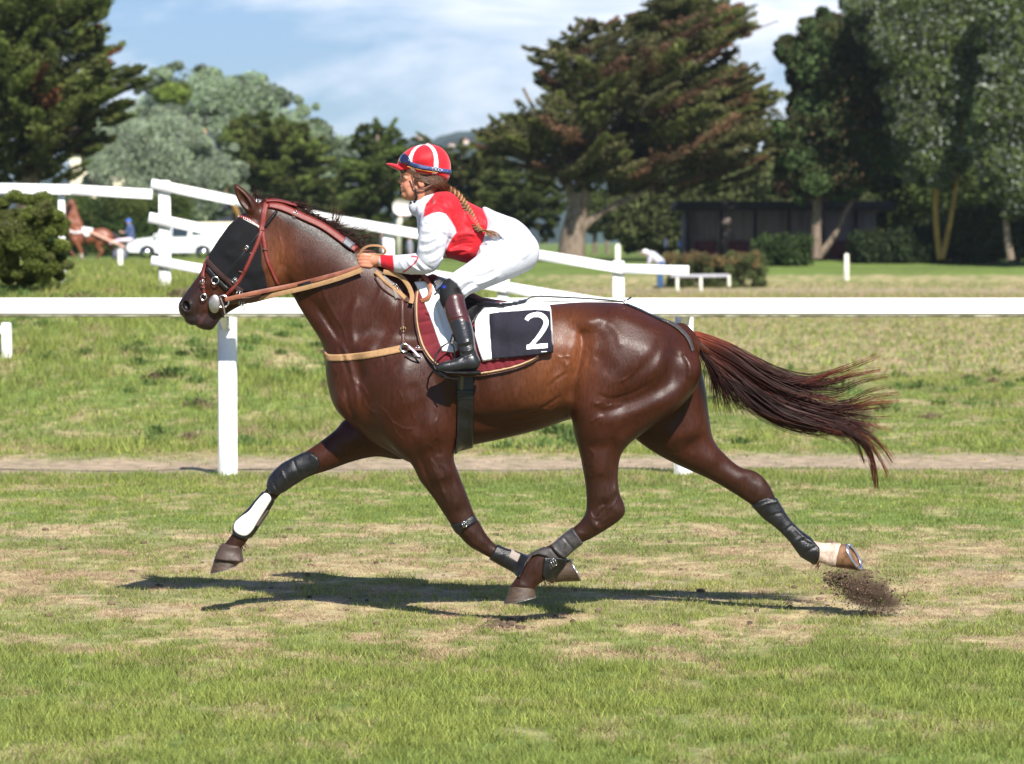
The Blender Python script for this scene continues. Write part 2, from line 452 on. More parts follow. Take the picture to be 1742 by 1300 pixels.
def to_px(V):
    """world -> photo px (vectorised)"""
    dx = V[:, 0]; dy = V[:, 1]+CAM_D; dz = V[:, 2]-CAM_H
    f = dy*CP-dz*SP; u = dx/f; v = (dy*SP+dz*CP)/f
    return 871+FPX*u, 650-FPX*v
def stroke_poly(pts, wd, n=6, ends=0.0):
    """ribbon outline of a polyline in px; wd scalar or per point"""
    pts = np.asarray(pts, float); wv = np.full(len(pts), wd, float) if np.isscalar(wd) else np.asarray(wd, float)
    q = catmull(np.column_stack([pts, wv]), n); p = q[:, :2]; w_ = q[:, 2]
    t = np.gradient(p, axis=0); t /= np.linalg.norm(t, axis=1)[:, None]+1e-9; nn = np.stack([-t[:, 1], t[:, 0]], 1)
    return np.concatenate([p+nn*w_[:, None]/2, (p-nn*w_[:, None]/2)[::-1]])
def patch(field, name, poly, off, m, parent=None, y0=-0.2, yr=None, h=0.004, inner=0.012, colf=None, smooth_poly=0, it=1, rough=0.0, D=None):
    """a fitted layer lying on a body: the body's surface raised by off, cut to a px outline, hollowed inside"""
    pl = np.asarray(poly, float)
    if smooth_poly: pl = catmull(pl, smooth_poly, True)
    ax, az = U(pl[:, 0], pl[:, 1], y0)
    xs = np.arange(ax.min()-3*h, ax.max()+3*h, h); zs = np.arange(az.min()-3*h, az.max()+3*h, h)
    yr = yr or (field.ys[0], field.ys[-1]); ys = np.arange(yr[0], yr[1]+h, h)
    G = field.sample(xs, ys, zs)
    X, Z = np.meshgrid(xs, zs, indexing='ij'); sd = poly_sd(X, Z, np.stack([ax, az], 1))
    o_ = np.full(X.shape, off)
    if D is not None: o_ = o_+sum(bump2(X, Z, b, y0) for b in D)
    if rough: o_ = o_+rough*(fbm(X*40+3, Z*40, 3)-0.5)*2
    edge = np.clip(sd/0.006, 0, 1)                       # thin, rounded rims
    G2 = np.maximum(G-o_[:, None, :]*(0.55+0.45*edge)[:, None, :], -sd[:, None, :])
    G2 = np.maximum(G2, -(G+inner))
    if yr[0] > field.ys[0]: G2 = np.maximum(G2, (yr[0]+2*h-ys)[None, :, None])
    if yr[1] < field.ys[-1]: G2 = np.maximum(G2, (ys-(yr[1]-2*h))[None, :, None])
    V, Q = smooth_mesh(*surface_nets(G2, (xs[0], ys[0], zs[0]), h), it)
    if len(V) == 0: print('EMPTY PATCH', name); return None
    c = None
    if colf is not None: px, py = to_px(V); c = colf(px, py, V)
    if field.ys[0] < 0 < field.ys[-1] and V[:, 1].min() < -.004 and V[:, 1].max() > .004 and np.abs(V[:, 1]).min() > .003:
        res = []
        for sgn in (-1, 1):                                  # near and far piece, each an object
            kf = (V[Q[:, 0], 1]*sgn > 0); q = Q[kf]; u_, inv = np.unique(q, return_inverse=True)
            if sgn > 0 and parent is None: break
            res.append(link(name, mesh_np(name, V[u_], inv.reshape(q.shape), col=None if c is None else c[u_]), m, parent))
        return res[0]
    return link(name, mesh_np(name, V, Q, col=c), m, parent)
def crease(V, bumps, y0, lim=0.02):
    """push the sides of a finished surface out and in along px strokes: folds, veins, seams"""
    D = np.zeros(len(V)); s_ = np.sign(V[:, 1]); ok = np.abs(V[:, 1]) > lim
    Vn = V.copy()
    for b in bumps: D += bump2(V[:, 0], V[:, 2], b, y0)
    Vn[:, 1] += s_*D*ok*np.clip((np.abs(V[:, 1])-lim)/.03, 0, 1); return Vn
def fold(x0_, y0_, x1_, y1_, sag=0, wd=2.2, amp=.004):
    return ('s', [(x0_, y0_), ((x0_+x1_)/2, (y0_+y1_)/2+sag), (x1_, y1_)], wd, amp)
def inpoly(px, py, poly, soft=0.0):
    d = poly_sd(np.asarray(px, float), np.asarray(py, float), poly)
    return np.clip(d/soft+0.5, 0, 1) if soft else (d > 0).astype(float)
def lerpc(c, t, col):
    t = np.asarray(t)[:, None]; return c*(1-t)+np.array(col)[None, :]*t
# ================================================================== LAND
def ground_z(x, Y):
    x = np.asarray(x, float); Y = np.asarray(Y, float)
    xr = x*43.0/(Y+CAM_D+0.01)                                    # the bank fans out with distance
    bank = 1.22*sst(13.2, 27, Y)*sst(2.3, -4.3, x)*(1-sst(60, 110, Y))
    bank = bank+0.22*sst(18, 30, Y)*sst(5, 1, x)*(1-sst(60, 110, Y))*(1-sst(2.3, -4.3, x))
    far = 1.06*sst(96, 136, Y)
    far = np.maximum(far, 1.12*sst(30, 60, Y)*sst(0, -9, x)*sst(400, 300, Y))
    n = 0.10*(fbm(x*0.55+3, Y*0.4, 4)-0.5)*sst(12, 20, Y)*sst(80, 40, Y)
    n2 = 0.03*(fbm(x*1.2, Y*1.2, 3)-0.5)
    z = np.where(Y > 60, np.maximum(bank, far), np.maximum(bank, far*(Y > 30)))+n+n2*sst(-20, -8, Y)
    rut = -0.035*np.exp(-((Y-11.4-0.15*np.sin(x*0.7))/0.7)**2)
    return z+rut
def lin(*c): return np.array(sRGB(*c))
G_GREEN = np.array((.075, .098, .028)); G_LUSH = np.array((.090, .130, .030)); G_STRAW = np.array((.30, .235, .135)); G_DIRT = np.array((.205, .160, .112)); G_OLIVE = np.array((.105, .115, .04)); G_EARTH = np.array((.11, .075, .048))
def mix(a, b, t): return a*(1-t[:, None])+b*t[:, None]
def grass_cols(x, Y, seed=0):
    """dryness 0..1 and dirt 0..1 by place"""
    n = fbm(x*3.1+11, Y*2.4, 5); n2 = fbm(x*9+5, Y*6.0, 3); n3 = fbm(x*.35+2, Y*.8+9, 3)
    dry = sst(.42, .66, n*.6+n2*.4)
    # track: worn, clipped belt under the horse, fresh green in the foreground
    worn = np.exp(-((Y-2.3)/3.1)**2)*(Y > -20)
    fore = sst(-1.2, -2.4, Y+.6*(n3-.5))
    d = .40+.55*worn-.34*fore
    d = np.where((Y > 5.5) & (Y < 10), .22+.25*sst(6, 9, Y), d)
    d = np.where((Y >= 13) & (Y < 30), .30-.15*sst(14, 20, Y)+.3*sst(.55, .7, n3), d)
    right = sst(-2, 3, x*30/(Y+16))
    d = np.where(Y >= 13, d+right*(.30*sst(14, 30, Y)), d)
    d = np.where(Y >= 36, (.18+.55*sst(0, 3, x)), d)
    d = np.where((Y > 112) & (x < -2), .25, d)
    d = np.where((Y > 116), .02+0*d, d); dry = np.where(Y > 116, .4, dry)
    dryness = np.clip(d*1.0+(dry-.5)*.80, 0, 1)
    path = np.exp(-((Y-11.3-.25*np.sin(x*.5)-.5*(n3-.5))/1.15)**4)
    path2 = np.exp(-((Y-101.5-1.5*np.sin(x*.15))/2.6)**2)*sst(-4, 3, x)*.8
    bare = sst(.60, .72, fbm(x*2.3+40, Y*2.3, 4))*worn*.6
    dirt = np.clip(path*(1.0+.3*(n2-.4))+path2+bare, 0, 1)
    return dryness, dirt, n2, n3
def ground_color(x, Y):
    dry, dirt, n2, n3 = grass_cols(x, Y)
    g = mix(np.tile(G_GREEN, (len(x), 1)), np.tile(G_LUSH, (len(x), 1)), np.clip(n3*1.6-.3, 0, 1))
    c = mix(g, np.tile(G_STRAW*.92, (len(x), 1)), dry*.8)
    c = mix(c, np.tile(G_DIRT, (len(x), 1)), dirt)
    br = np.exp(-((Y-94)/7)**2)*.7*(np.asarray(x) > 0)           # browner strip before the far path
    c = mix(c, np.tile(np.array((.20, .15, .085)), (len(x), 1)), br)
    return c*(1.25+.6*n2)[:, None]
# one ground sheet, its rows getting wider with distance, out to the hills
Yr = np.concatenate([np.arange(-15, -6, .5), np.arange(-6, 12, .09), np.arange(12, 34, .16), np.arange(34, 150, .8), np.geomspace(150, 3050, 60)])
ncol = 520
tcol = np.linspace(-1, 1, ncol); tcol = tcol*(.35+.65*np.abs(tcol)**2)
Yg, Tg = np.meshgrid(Yr, tcol, indexing='ij'); Xg = Tg*(12+ (Yg+16)*.75)
Zg = ground_z(Xg.ravel(), Yg.ravel()); Vg = np.stack([Xg.ravel(), Yg.ravel(), Zg], 1)
nr = len(Yr); ii = np.arange(nr-1)[:, None]*ncol+np.arange(ncol-1)[None, :]; Fg = np.stack([ii, ii+1, ii+ncol+1, ii+ncol], -1).reshape(-1, 4)
M_ground = mat('turf and earth', rough=.95, spec=.1, attr=True, var=.30, vscale=9, bump=.9, bscale=34, stretch=(1, 1, 1), detail=8)
gr = link('ground', mesh_np('ground', Vg, Fg, col=ground_color(Vg[:, 0], Vg[:, 1])), M_ground); tag(gr, kind='structure')
del Vg, Fg
# ---- grass blades
def blades(name, n, Y0, Y1, hgt, wid, seed, margin=.6, dens=None, bend=.5, quad=True, label=None, side=None):
    r = np.random.RandomState(seed)
    hw0 = .162*(Y0+16)+margin; hw1 = .162*(Y1+16)+margin
    m = int(n*1.05); t = r.rand(m); Y = Y0+(Y1-Y0)*((np.sqrt(hw0**2+t*(hw1**2-hw0**2))-hw0)/(hw1-hw0))
    x = (r.rand(m)*2-1)*(.162*(Y+16)+margin)
    dry, dirt, n2, n3 = grass_cols(x, Y)
    keep = r.rand(m) > dirt*.98
    cl = fbm(x*9, Y*9, 2)                       # tufts
    keep &= r.rand(m) < np.clip(.25+1.6*(cl-.25), .12, 1)
    if dens is not None: keep &= r.rand(m) < dens(x, Y)
    x, Y, dry, n2, n3, cl = [a[keep] for a in (x, Y, dry, n2, n3, cl)]; m = len(x)
    z = ground_z(x, Y)-.004
    hh = (hgt(x, Y) if callable(hgt) else hgt)*r.uniform(.45, 1.25, m)*(.55+.9*cl); ww = wid*r.uniform(.6, 1.3, m)
    isdry = r.rand(m) < dry
    an = r.rand(m)*2*math.pi; lean = hh*r.uniform(.1, 1, m)*bend*np.where(isdry, 1.6, 1); la = r.rand(m)*2*math.pi
    hh = np.where(isdry, hh*.6, hh)
    dx, dy = np.cos(an)*ww/2, np.sin(an)*ww/2; lx, ly = np.cos(la)*lean, np.sin(la)*lean
    b = np.stack([x, Y, z], 1); o = np.stack([dx, dy, np.zeros(m)], 1)
    mid = b+np.stack([lx*.35, ly*.35, hh*.6], 1); tip = b+np.stack([lx, ly, hh], 1)
    green = mix(np.tile(np.array((.142, .170, .050)), (m, 1)), np.tile(np.array((.235, .265, .080)), (m, 1)), r.rand(m))
    green = mix(green, np.tile(np.array((.085, .130, .042)), (m, 1)), np.clip(n3*1.3-.45, 0, .8))
    straw = mix(np.tile(np.array((.47, .36, .23)), (m, 1)), np.tile(np.array((.29, .20, .13)), (m, 1)), r.rand(m))
    col = np.where(isdry[:, None], straw*1.2, green*1.52*np.array((1.05, 1.03, .85)))*r.uniform(.55, 1.45, m)[:, None]
    if quad:
        V = np.stack([b-o, b+o, mid+o*.7, mid-o*.7, tip], 1).reshape(-1, 3); k = np.arange(m)*5
        F = [np.stack([k, k+1, k+2, k+3], 1), np.stack([k+3, k+2, k+4], 1)]; C = np.repeat(col, 5, 0)
    else:
        V = np.stack([b-o, b+o, tip], 1).reshape(-1, 3); k = np.arange(m)*3; F = [np.stack([k, k+1, k+2], 1)]; C = np.repeat(col, 3, 0)
    o_ = link(name, mesh_np(name, V, F, smooth=False, col=C), M_blade); tag(o_, label, 'grass', kind='stuff'); return o_
M_blade = mat('grass blade', rough=.7, spec=.22, attr=True, var=.15, vscale=3, trans=.45)
Hh = lambda x, Y: np.where(Y < -1.2, .040, .026)+.012*sst(6, 9, Y)
blades('mown_grass', 620000, -5.2, 4.0, Hh, .0052, 1, quad=False, bend=1.1, label='short mown track grass, green in front and straw coloured under the horse')
blades('track_grass', 330000, 4.0, 13.5, lambda x, Y: .028+.028*np.exp(-((Y-9.4)/.7)**2), .0075, 2, quad=False, bend=1.0, label='patchy green and straw grass between the horse and the dirt path')
blades('bank_grass', 260000, 12.6, 31, lambda x, Y: (.055+.065*sst(.45, .7, fbm(x*.9+7, Y*.6, 3)))*(.6+.6*sst(2, -3, x)), .012, 3, quad=False, bend=.9, label='rough uneven grass on the bank behind the rail')
blades('meadow_grass', 150000, 30, 110, lambda x, Y: .10+0*x, .035, 4, quad=False, bend=.8, label='far meadow grass beyond the fences')
# weeds: broader leafy tufts and yellow flowers
r = np.random.RandomState(5); V = []; F = []; C = []; k = 0
for i in range(620):
    Y = r.uniform(13.2, 30); x = r.uniform(-1, 1)*(.162*(Y+16)+.5)
    if x > 1.5 and r.rand() < .7: continue
    if fbm(np.array([x*.7+30]), np.array([Y*.5]), 3)[0] < .48: continue
    z = float(ground_z(x, Y)); R = r.uniform(.08, .26); col = np.array((.13, .19, .055))*r.uniform(.8, 1.5) if r.rand() < .85 else np.array((.26, .20, .12))
    for j in range(70):
        a = r.rand()*6.28; d = R*r.rand(); h_ = R*r.uniform(.2, 1.0)*(1-.5*d/R); p = np.array([x+d*math.cos(a), Y+d*math.sin(a), z+h_*.5]); w_ = r.uniform(.008, .02); l = r.uniform(.04, .10)
        t = np.array([math.cos(a)*.6*r.rand(), math.sin(a)*.6*r.rand(), r.uniform(.3, 1)]); t /= np.linalg.norm(t); s_ = np.array([-math.sin(a), math.cos(a), 0])+r.randn(3)*.3; s_ /= np.linalg.norm(s_)
        V += [p-t*l*.5, p+s_*w_, p+t*l*.5, p-s_*w_]; F.append([k, k+1, k+2, k+3]); k += 4; C += [col*r.uniform(.75, 1.3)]*4
tag(link('weeds', mesh_np('weeds', np.array(V), np.array(F), smooth=False, col=np.array(C)), M_blade), 'leafy green weeds growing in clumps on the bank', 'weeds', kind='stuff')
V = []; F = []; C = []; k = 0
for i in range(520):
    Y = r.uniform(20, 62) if r.rand() < .93 else r.uniform(5, 20); x = r.uniform(.1, 1)*(.162*(Y+16)) if r.rand() < .93 else r.uniform(-1, 1)*(.162*(Y+16))
    z = float(ground_z(x, Y))+r.uniform(.05, .12); q = r.uniform(.004, .008)*(1+Y/50)
    for j in range(3):
        n_ = r.randn(3); n_ /= np.linalg.norm(n_); a = np.cross(n_, [0, 0, 1.0]); a /= np.linalg.norm(a)+1e-6; b = np.cross(n_, a); p = np.array([x, Y, z])
        V += [p-a*q-b*q, p+a*q-b*q, p+a*q+b*q, p-a*q+b*q]; F.append([k, k+1, k+2, k+3]); k += 4; C += [np.array((.50, .46, .08))]*4
tag(link('yellow_flowers', mesh_np('yellow_flowers', np.array(V), np.array(F), smooth=False, col=np.array(C)), M_blade), 'tiny yellow wildflowers scattered through the grass', 'wildflowers', kind='stuff')
# soil thrown up by the trailing hoof
V = []; F = []; k = 0
mb = MB()
for i in range(3800):
    t = r.rand(); px_ = 1408+100*t+r.randn()*(6+22*t); py_ = 980+45*t+r.randn()*(6+15*t)
    if r.rand() < .1: px_ = 1480+r.randn()*38; py_ = 1012+r.randn()*24
    if py_ > 1050: continue
    p = P3(px_, py_, .14+r.randn()*.05); q = (abs(r.randn())*.0022+.0009)*(2.2 if r.rand() < .06 else 1)
    a = r.randn(3, 3)*q*.7+np.array(p)
    Vt = np.array([p[0]+q, p[1], p[2], p[0], p[1]+q, p[2], p[0], p[1], p[2]+q, p[0]-q*.8, p[1]-q*.5, p[2]-q*.9]).reshape(4, 3)+r.randn(4, 3)*q*.4
    mb.add(Vt, np.array([[0, 1, 2], [0, 2, 3], [0, 3, 1], [1, 3, 2]]), col=np.array((.11, .07, .045))*r.uniform(.5, 1.7))
du = MB(); pc = P3(1478, 1006, .14); du.ball((0, 0, 0), 1.0, 24); duo = du.build('dust', bpy.data.materials.new('dust puff'), None, smooth=True); duo.location = pc; duo.scale = (.20, .10, .10); duo.rotation_euler = (0, .5, 0); tag(duo, 'soft brown puff of dust around the flying soil', 'dust', kind='stuff')
dm = duo.data.materials[0]; dm.use_nodes = True; dn = dm.node_tree; dn.nodes.clear(); do_ = dn.nodes.new('ShaderNodeOutputMaterial'); dv = dn.nodes.new('ShaderNodeVolumePrincipled'); dv.inputs['Color'].default_value = (.34, .23, .16, 1)
dt = dn.nodes.new('ShaderNodeTexCoord'); dz = dn.nodes.new('ShaderNodeTexNoise'); dz.inputs['Scale'].default_value = 2.2; dz.inputs['Detail'].default_value = 5; dl = dn.nodes.new('ShaderNodeVectorMath'); dl.operation = 'LENGTH'
dr = dn.nodes.new('ShaderNodeMapRange'); dr.inputs[1].default_value = 1.0; dr.inputs[2].default_value = .1; dr.inputs[3].default_value = 0; dr.inputs[4].default_value = 1; d2 = dn.nodes.new('ShaderNodeMapRange'); d2.inputs[1].default_value = .42; d2.inputs[2].default_value = .7; d2.inputs[4].default_value = 130
dx_ = dn.nodes.new('ShaderNodeMath'); dx_.operation = 'MULTIPLY'; K_ = dn.links.new
K_(dt.outputs['Object'], dz.inputs['Vector']); K_(dt.outputs['Object'], dl.inputs[0]); K_(dl.outputs['Value'], dr.inputs[0]); K_(dz.outputs[0], d2.inputs[0]); K_(dr.outputs[0], dx_.inputs[0]); K_(d2.outputs[0], dx_.inputs[1]); K_(dx_.outputs[0], dv.inputs['Density']); K_(dv.outputs[0], do_.inputs['Volume'])
tag(mb.build('flying_soil', mat('soil', rough=.95, attr=True, var=.2), colors=True), 'spray of brown soil kicked up by the trailing hind hoof', 'soil', kind='stuff')
mb = MB()
for i in range(160):
    px_, py_ = (r.uniform(60, 1500), r.uniform(900, 1070)) if i > 60 else (865+r.randn()*22, 1062+r.randn()*6)
    t = (1.84*5600/(py_-412)); Y = t-16; x = (px_-871)/5600*t; q = r.uniform(.006, .02)
    z = float(ground_z(x, Y))+q*.4; mb.ball((x, Y, z), (q*r.uniform(.8, 1.6), q, q*.7), 6, col=np.array((.10, .065, .042))*r.uniform(.6, 1.6))
tag(mb.build('clods', bpy.data.materials['soil'], colors=True), 'small clods of dry earth lying on the track grass', 'soil', kind='stuff')

# ================================================================== WHITE RAILS
M_rail = mat('white painted rail', (.76, .76, .75), rough=.45, var=.10, vscale=1.6, bump=.05, bscale=20)
M_under = mat('weathered edge', sRGB(96, 92, 70), rough=.9, var=.3, vscale=8, color2=sRGB(150, 146, 130))
def GP3(px, py, Y): return P3(px, py, Y)
nrail = thing('track_rail', 'long near white running rail crossing the whole view behind the horse', 'rail', (0, 10, 0))
mb = MB()
a = P3(0, 507, 9.62); b = P3(0, 536, 9.62); zt, zb = a.z, b.z
mb.box((0, 9.62, (zt+zb)/2), (22, .06, zt-zb), bev=.012); mb.build('top_rail', M_rail, nrail)
mb = MB(); mb.box((0, 9.625, zb-.008), (22, .045, .016)); mb.build('lower_edge', M_under, nrail)
for px_, lab in ((387, None), (1163, None), (-391, None), (1939, None)):
    x = float(U(px_, 700, 10)[0]); mb = MB(); z0 = -.06; zt2 = zb+.02
    mb.box((x, 10.0, (z0+zt2)/2), (.145, .11, zt2-z0), bev=.01)
    mb.build('post', M_rail, nrail)
    mb = MB(); mb.bar((x, 9.98, zb-.10), (x, 9.64, zb+.03), .07, .07, bev=.008); mb.bar((x, 9.98, zt-.05), (x, 9.66, zt-.05), .07, .06, bev=.008); mb.build('bracket', M_rail, nrail)
# paddock fence climbing the bank
pf = thing('paddock_fence', 'white three board fence sloping down from the bank to the right behind the horse', 'fence', (0, 27, 0))
YF = 27.0
def board(parent, pts, th, name='board', depth=.05, Y=YF):
    """pts: photo px of the board's top edge; th its height in px"""
    for (ax_, ay_), (bx_, by_) in zip(pts[:-1], pts[1:]):
        mb = MB(); a = P3(ax_, ay_+th/2, Y); b = P3(bx_, by_+th/2, Y); mb.bar(a, b, depth, th*mpp(Y), bev=.006); mb.build(name, M_rail, parent)
board(pf, [(257,304),(400,333),(565,365),(712,390),(913,425),(1060,449)], 17); board(pf, [(1058,449.5),(1172,452)], 16)
board(pf, [(253,361),(400,392),(570,427),(739,460),(861,480),(939,493),(1040,509)], 18)
board(pf, [(257,435),(420,463),(600,498),(800,532)], 16)
for px_, top, bot in ((280,307,492),(470,350,520),(661,385,545),(856,418,560),(1052,444,566)):
    x = float(U(px_, 400, YF+.07)[0]); za = float(U(px_, top, YF+.07)[1]); zz = float(ground_z(x, YF))-.1
    mb = MB(); mb.box((x, YF+.07, (za+zz)/2), (.155, .08, za-zz), bev=.008); mb.build('post', M_rail, pf)
lf = thing('paddock_rail', 'white rail at far left ending beside the sloping fence', 'rail', (-6, 27.6, 0))
board(lf, [(-60,311),(120,314),(259,322)], 17.5, 'top_rail', Y=27.6)
for px_ in (105, -40):
    x = float(U(px_, 400, 27.68)[0]); zz = float(ground_z(x, 27.6))-.1; za = float(U(px_, 330, 27.68)[1]); mb = MB(); mb.box((x, 27.68, (za+zz)/2), (.09, .06, za-zz), bev=.006); mb.build('post', M_rail, lf)
mbp = MB(); x = float(U(11, 600, 20)[0]); za = float(U(11, 549, 20)[1]); zz = float(ground_z(x, 20))-.05
mbp.box((x, 20, (za+zz)/2), (.11, .09, za-zz), bev=.01, taper=.9); mbp.box((x-.35, 20.02, za-.08), (.6, .05, .09), bev=.008)
tag(mbp.build('old_post', M_rail), 'short old white post with a stub of rail on the bank at the left edge', 'post')
# ================================================================== FAR FIELD: trees, buildings, people
# hills -------------------------------------------------------------
def hill(name, Y, prof, col, depth=500, n=160):
    pr = np.array(prof, float); xs_ = np.linspace(pr[0, 0], pr[-1, 0], n); tops = np.interp(xs_, pr[:, 0], pr[:, 1]); tops = tops-4*(fbm(xs_/22, xs_*0, 4)-.5)*2
    X, Zt = U(xs_, tops, Y); V = []; rows = 8
    for j in range(rows):
        t = j/(rows-1); f = math.sin(t*math.pi/2)
        V.append(np.stack([X*(1-.15*(1-t)), np.full(n, Y-depth*(1-t)), 1+(Zt-1)*f*(1+.04*(fbm(xs_/9+j, xs_*0+j, 3)-.5))], 1))
    V.append(np.stack([X, np.full(n, Y+depth), np.zeros(n)], 1)); V = np.concatenate(V); rows += 1
    ii = np.arange(rows-1)[:, None]*n+np.arange(n-1)[None, :]
    o = link(name, mesh_np(name, V, np.stack([ii, ii+1, ii+n+1, ii+n], -1).reshape(-1, 4)), mat(name+' woods', col, rough=1, spec=0, var=.5, vscale=.012, color2=tuple(np.array(col)*1.7), detail=6, bump=1, bscale=.05)); tag(o, kind='structure'); return o
hill('hills', 2600, [(-400,330),(100,300),(420,250),(560,236),(640,226),(720,240),(780,226),(840,218),(900,228),(1050,250),(1300,260),(1700,280),(2100,300)], (.016, .030, .022))
M_hw = mat('pale house wall', sRGB(225, 205, 190), rough=.9); M_hr = mat('tile roof', sRGB(150, 96, 78), rough=.9)
for i, (px_, py_, w_, lab) in enumerate(((712,229,13,'tiny pale house high on the wooded hill, left one'),(790,234,16,'tiny house with a long roof on the hill above the helmet'),(768,240,10,'small pale house low on the hill'),(872,222,9,'tiny house at the right end of the hill'))):
    p = P3(px_, py_+7, 2080); h = thing('house', lab, 'house', tuple(p), 0, 'houses on the hill'); s = mpp(2080)*w_
    mb = MB(); mb.box(p+Vector((0, 0, -s*.1)), (s, s*.5, s*.45)); mb.build('wall', M_hw, h)
    mb = MB(); mb.box(p+Vector((0, 0, s*.2)), (s*1.08, s*.6, s*.22), taper=.5); mb.build('roof', M_hr, h)
# foliage ------------------------------------------------------------
M_leaf = mat('foliage', rough=.75, spec=.2, attr=True, var=.2, vscale=.5, trans=.42)
M_bark = mat('bark', sRGB(138, 122, 106), rough=.95, var=.35, vscale=3, stretch=(3, 3, .6), bump=.6, bscale=8, color2=sRGB(76, 64, 54))
M_barky = mat('yellow lichen bark', sRGB(150, 124, 62), rough=.95, var=.3, vscale=3, stretch=(3, 3, .6))
def leaves(n, centre, rad, size, col, r, cvar=.3, elong=1.0, colfn=None, up=.0):
    """n leaf-sized quads through ellipsoidal clumps. centre (m,3), rad (m,3), axis frames optional"""
    m = len(centre); idx = r.randint(0, m, n); d = r.randn(n, 3); d /= np.linalg.norm(d, axis=1)[:, None]; d *= (r.rand(n)**.4)[:, None]
    p = centre[idx]+d*rad[idx]; nrm = r.randn(n, 3)+np.array([0, -.3, up]); nrm /= np.linalg.norm(nrm, axis=1)[:, None]
    a = np.cross(nrm, r.randn(n, 3)); a /= np.linalg.norm(a, axis=1)[:, None]; b = np.cross(nrm, a); s = size*r.uniform(.5, 1.4, n)[:, None]
    V = np.stack([p-a*s*elong, p-b*s*.5, p+a*s*elong, p+b*s*.5], 1).reshape(-1, 3); k = np.arange(n)*4; F = np.stack([k, k+1, k+2, k+3], 1)
    c = col[idx]*r.uniform(1-cvar, 1+cvar, n)[:, None]
    return V, F, np.repeat(c, 4, 0)
def tree(name, label, outline, Y, col, seed, kind='broad', nc=160, nl=45500, size=0.115, trunk=None, thick=.5, group=None, cat='tree', crad=1.0, col2=None, p2=.2, col3=None, p3=0, base=None):
    """crown filled inside a px outline (real depth: ellipsoidal) at distance Y, plus trunk polylines (px,py,width px)"""
    r = np.random.RandomState(seed); pl = np.array(outline, float); cx = (pl[:, 0].min()+pl[:, 0].max())/2; s = mpp(Y)
    bx = cx if base is None else base; x_, _ = U(bx, 440, Y); gz = float(ground_z(float(x_), Y))
    t = thing(name, label, cat, (float(x_), Y, gz), 0, group)
    P = []; W = (pl[:, 0].max()-pl[:, 0].min())*s
    while len(P) < nc:
        q = r.uniform(pl.min(0), pl.max(0), (400, 2)); sd = poly_sd(q[:, 0], q[:, 1], pl); q = q[sd > 2]; sd = sd[sd > 2]
        for a, d in zip(q, sd): P.append((a[0], a[1], d))
    P = np.array(P[:nc]); dep = np.minimum(W*thick*.5, P[:, 2]*s*1.6+.3); yy = Y+r.uniform(-1, 1, nc)*dep
    X, Z = U(P[:, 0], P[:, 1], yy) if False else (None, None)
    X = np.empty(nc); Z = np.empty(nc)
    for i in range(nc): a, b = U(P[i, 0], P[i, 1], yy[i]); X[i] = a; Z[i] = b
    cen = np.stack([X, yy, Z], 1); cr = np.clip(P[:, 2]*s*.9, .25, 1.5)*crad*r.uniform(.6, 1.2, nc)
    col = np.array(col)*1.9*(np.array((1.18, 1.0, .78)) if 'willow' not in name else np.array((.95, .98, 1.0)))
    if kind in ('broad', 'white'): nc = int(nc*2.2); crad = crad*.74
    C = np.tile(np.array(col, float), (nc, 1))*r.uniform(.6, 1.45, nc)[:, None]
    if col2 is not None: k = r.rand(nc) < p2; C[k] = np.array(col2)*r.uniform(.7, 1.3, (k.sum(), 1))
    if col3 is not None: k = r.rand(nc) < p3; C[k] = np.array(col3)*r.uniform(.7, 1.3, (k.sum(), 1))
    if kind == 'broad':
        rad = np.stack([cr, cr, cr*.75], 1); V, F, CC = leaves(nl, cen, rad, size, C, r)
    elif kind == 'white':             # leaves with pale undersides turned by the wind
        rad = np.stack([cr, cr, cr*.8], 1); V, F, CC = leaves(nl, cen, rad, size, C, r); k = np.repeat(r.rand(nl) < .20, 4); CC[k] = np.array((.42, .46, .40))*np.repeat(r.uniform(.5, 1.1, nl), 4)[k][:, None]
    else:                              # conifer plumes, swept up and outwards
        V = []; F = []; CC = []; k0 = 0; per = nl//nc
        for i in range(nc):
            out_ = np.array([cen[i, 0]-float(x_), (yy[i]-Y)*1.2, 0]); L0 = np.linalg.norm(out_)+1e-6; ax_ = out_/L0*min(1, L0/2)+np.array([r.randn()*.55, r.randn()*.45, .02+.30*r.rand() if kind == 'cypress' else .25*r.randn()]); ax_ /= np.linalg.norm(ax_)
            ln = cr[i]*r.uniform(1.0, 2.0); wd_ = cr[i]*.34*r.uniform(.7, 1.3)
            tt = r.rand(per)**.8; side = r.randn(per, 3)*wd_*(1-.72*tt)[:, None]*.62; side[:, 2] *= .45
            p = cen[i]+ax_*((tt-.4)*ln*1.25)[:, None]+side+np.array([0, 0, 1])*(tt**2*ln*.22)[:, None]
            a = ax_[None, :]+r.randn(per, 3)*.5; a /= np.linalg.norm(a, axis=1)[:, None]; b = np.cross(a, r.randn(per, 3)); b /= np.linalg.norm(b, axis=1)[:, None]
            sz = size*r.uniform(.5, 1.3, per)[:, None]
            V.append(np.stack([p-a*sz, p-b*sz*.4, p+a*sz*1.1, p+b*sz*.4], 1).reshape(-1, 3)); kk = np.arange(per)*4+k0; F.append(np.stack([kk, kk+1, kk+2, kk+3], 1)); k0 += per*4
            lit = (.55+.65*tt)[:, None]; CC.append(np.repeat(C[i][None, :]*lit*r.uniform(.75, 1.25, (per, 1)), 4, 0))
        V = np.concatenate(V); F = np.concatenate(F); CC = np.concatenate(CC)
    link('crown', mesh_np(name+'_crown', V, F, smooth=False, col=CC), M_leaf, t)
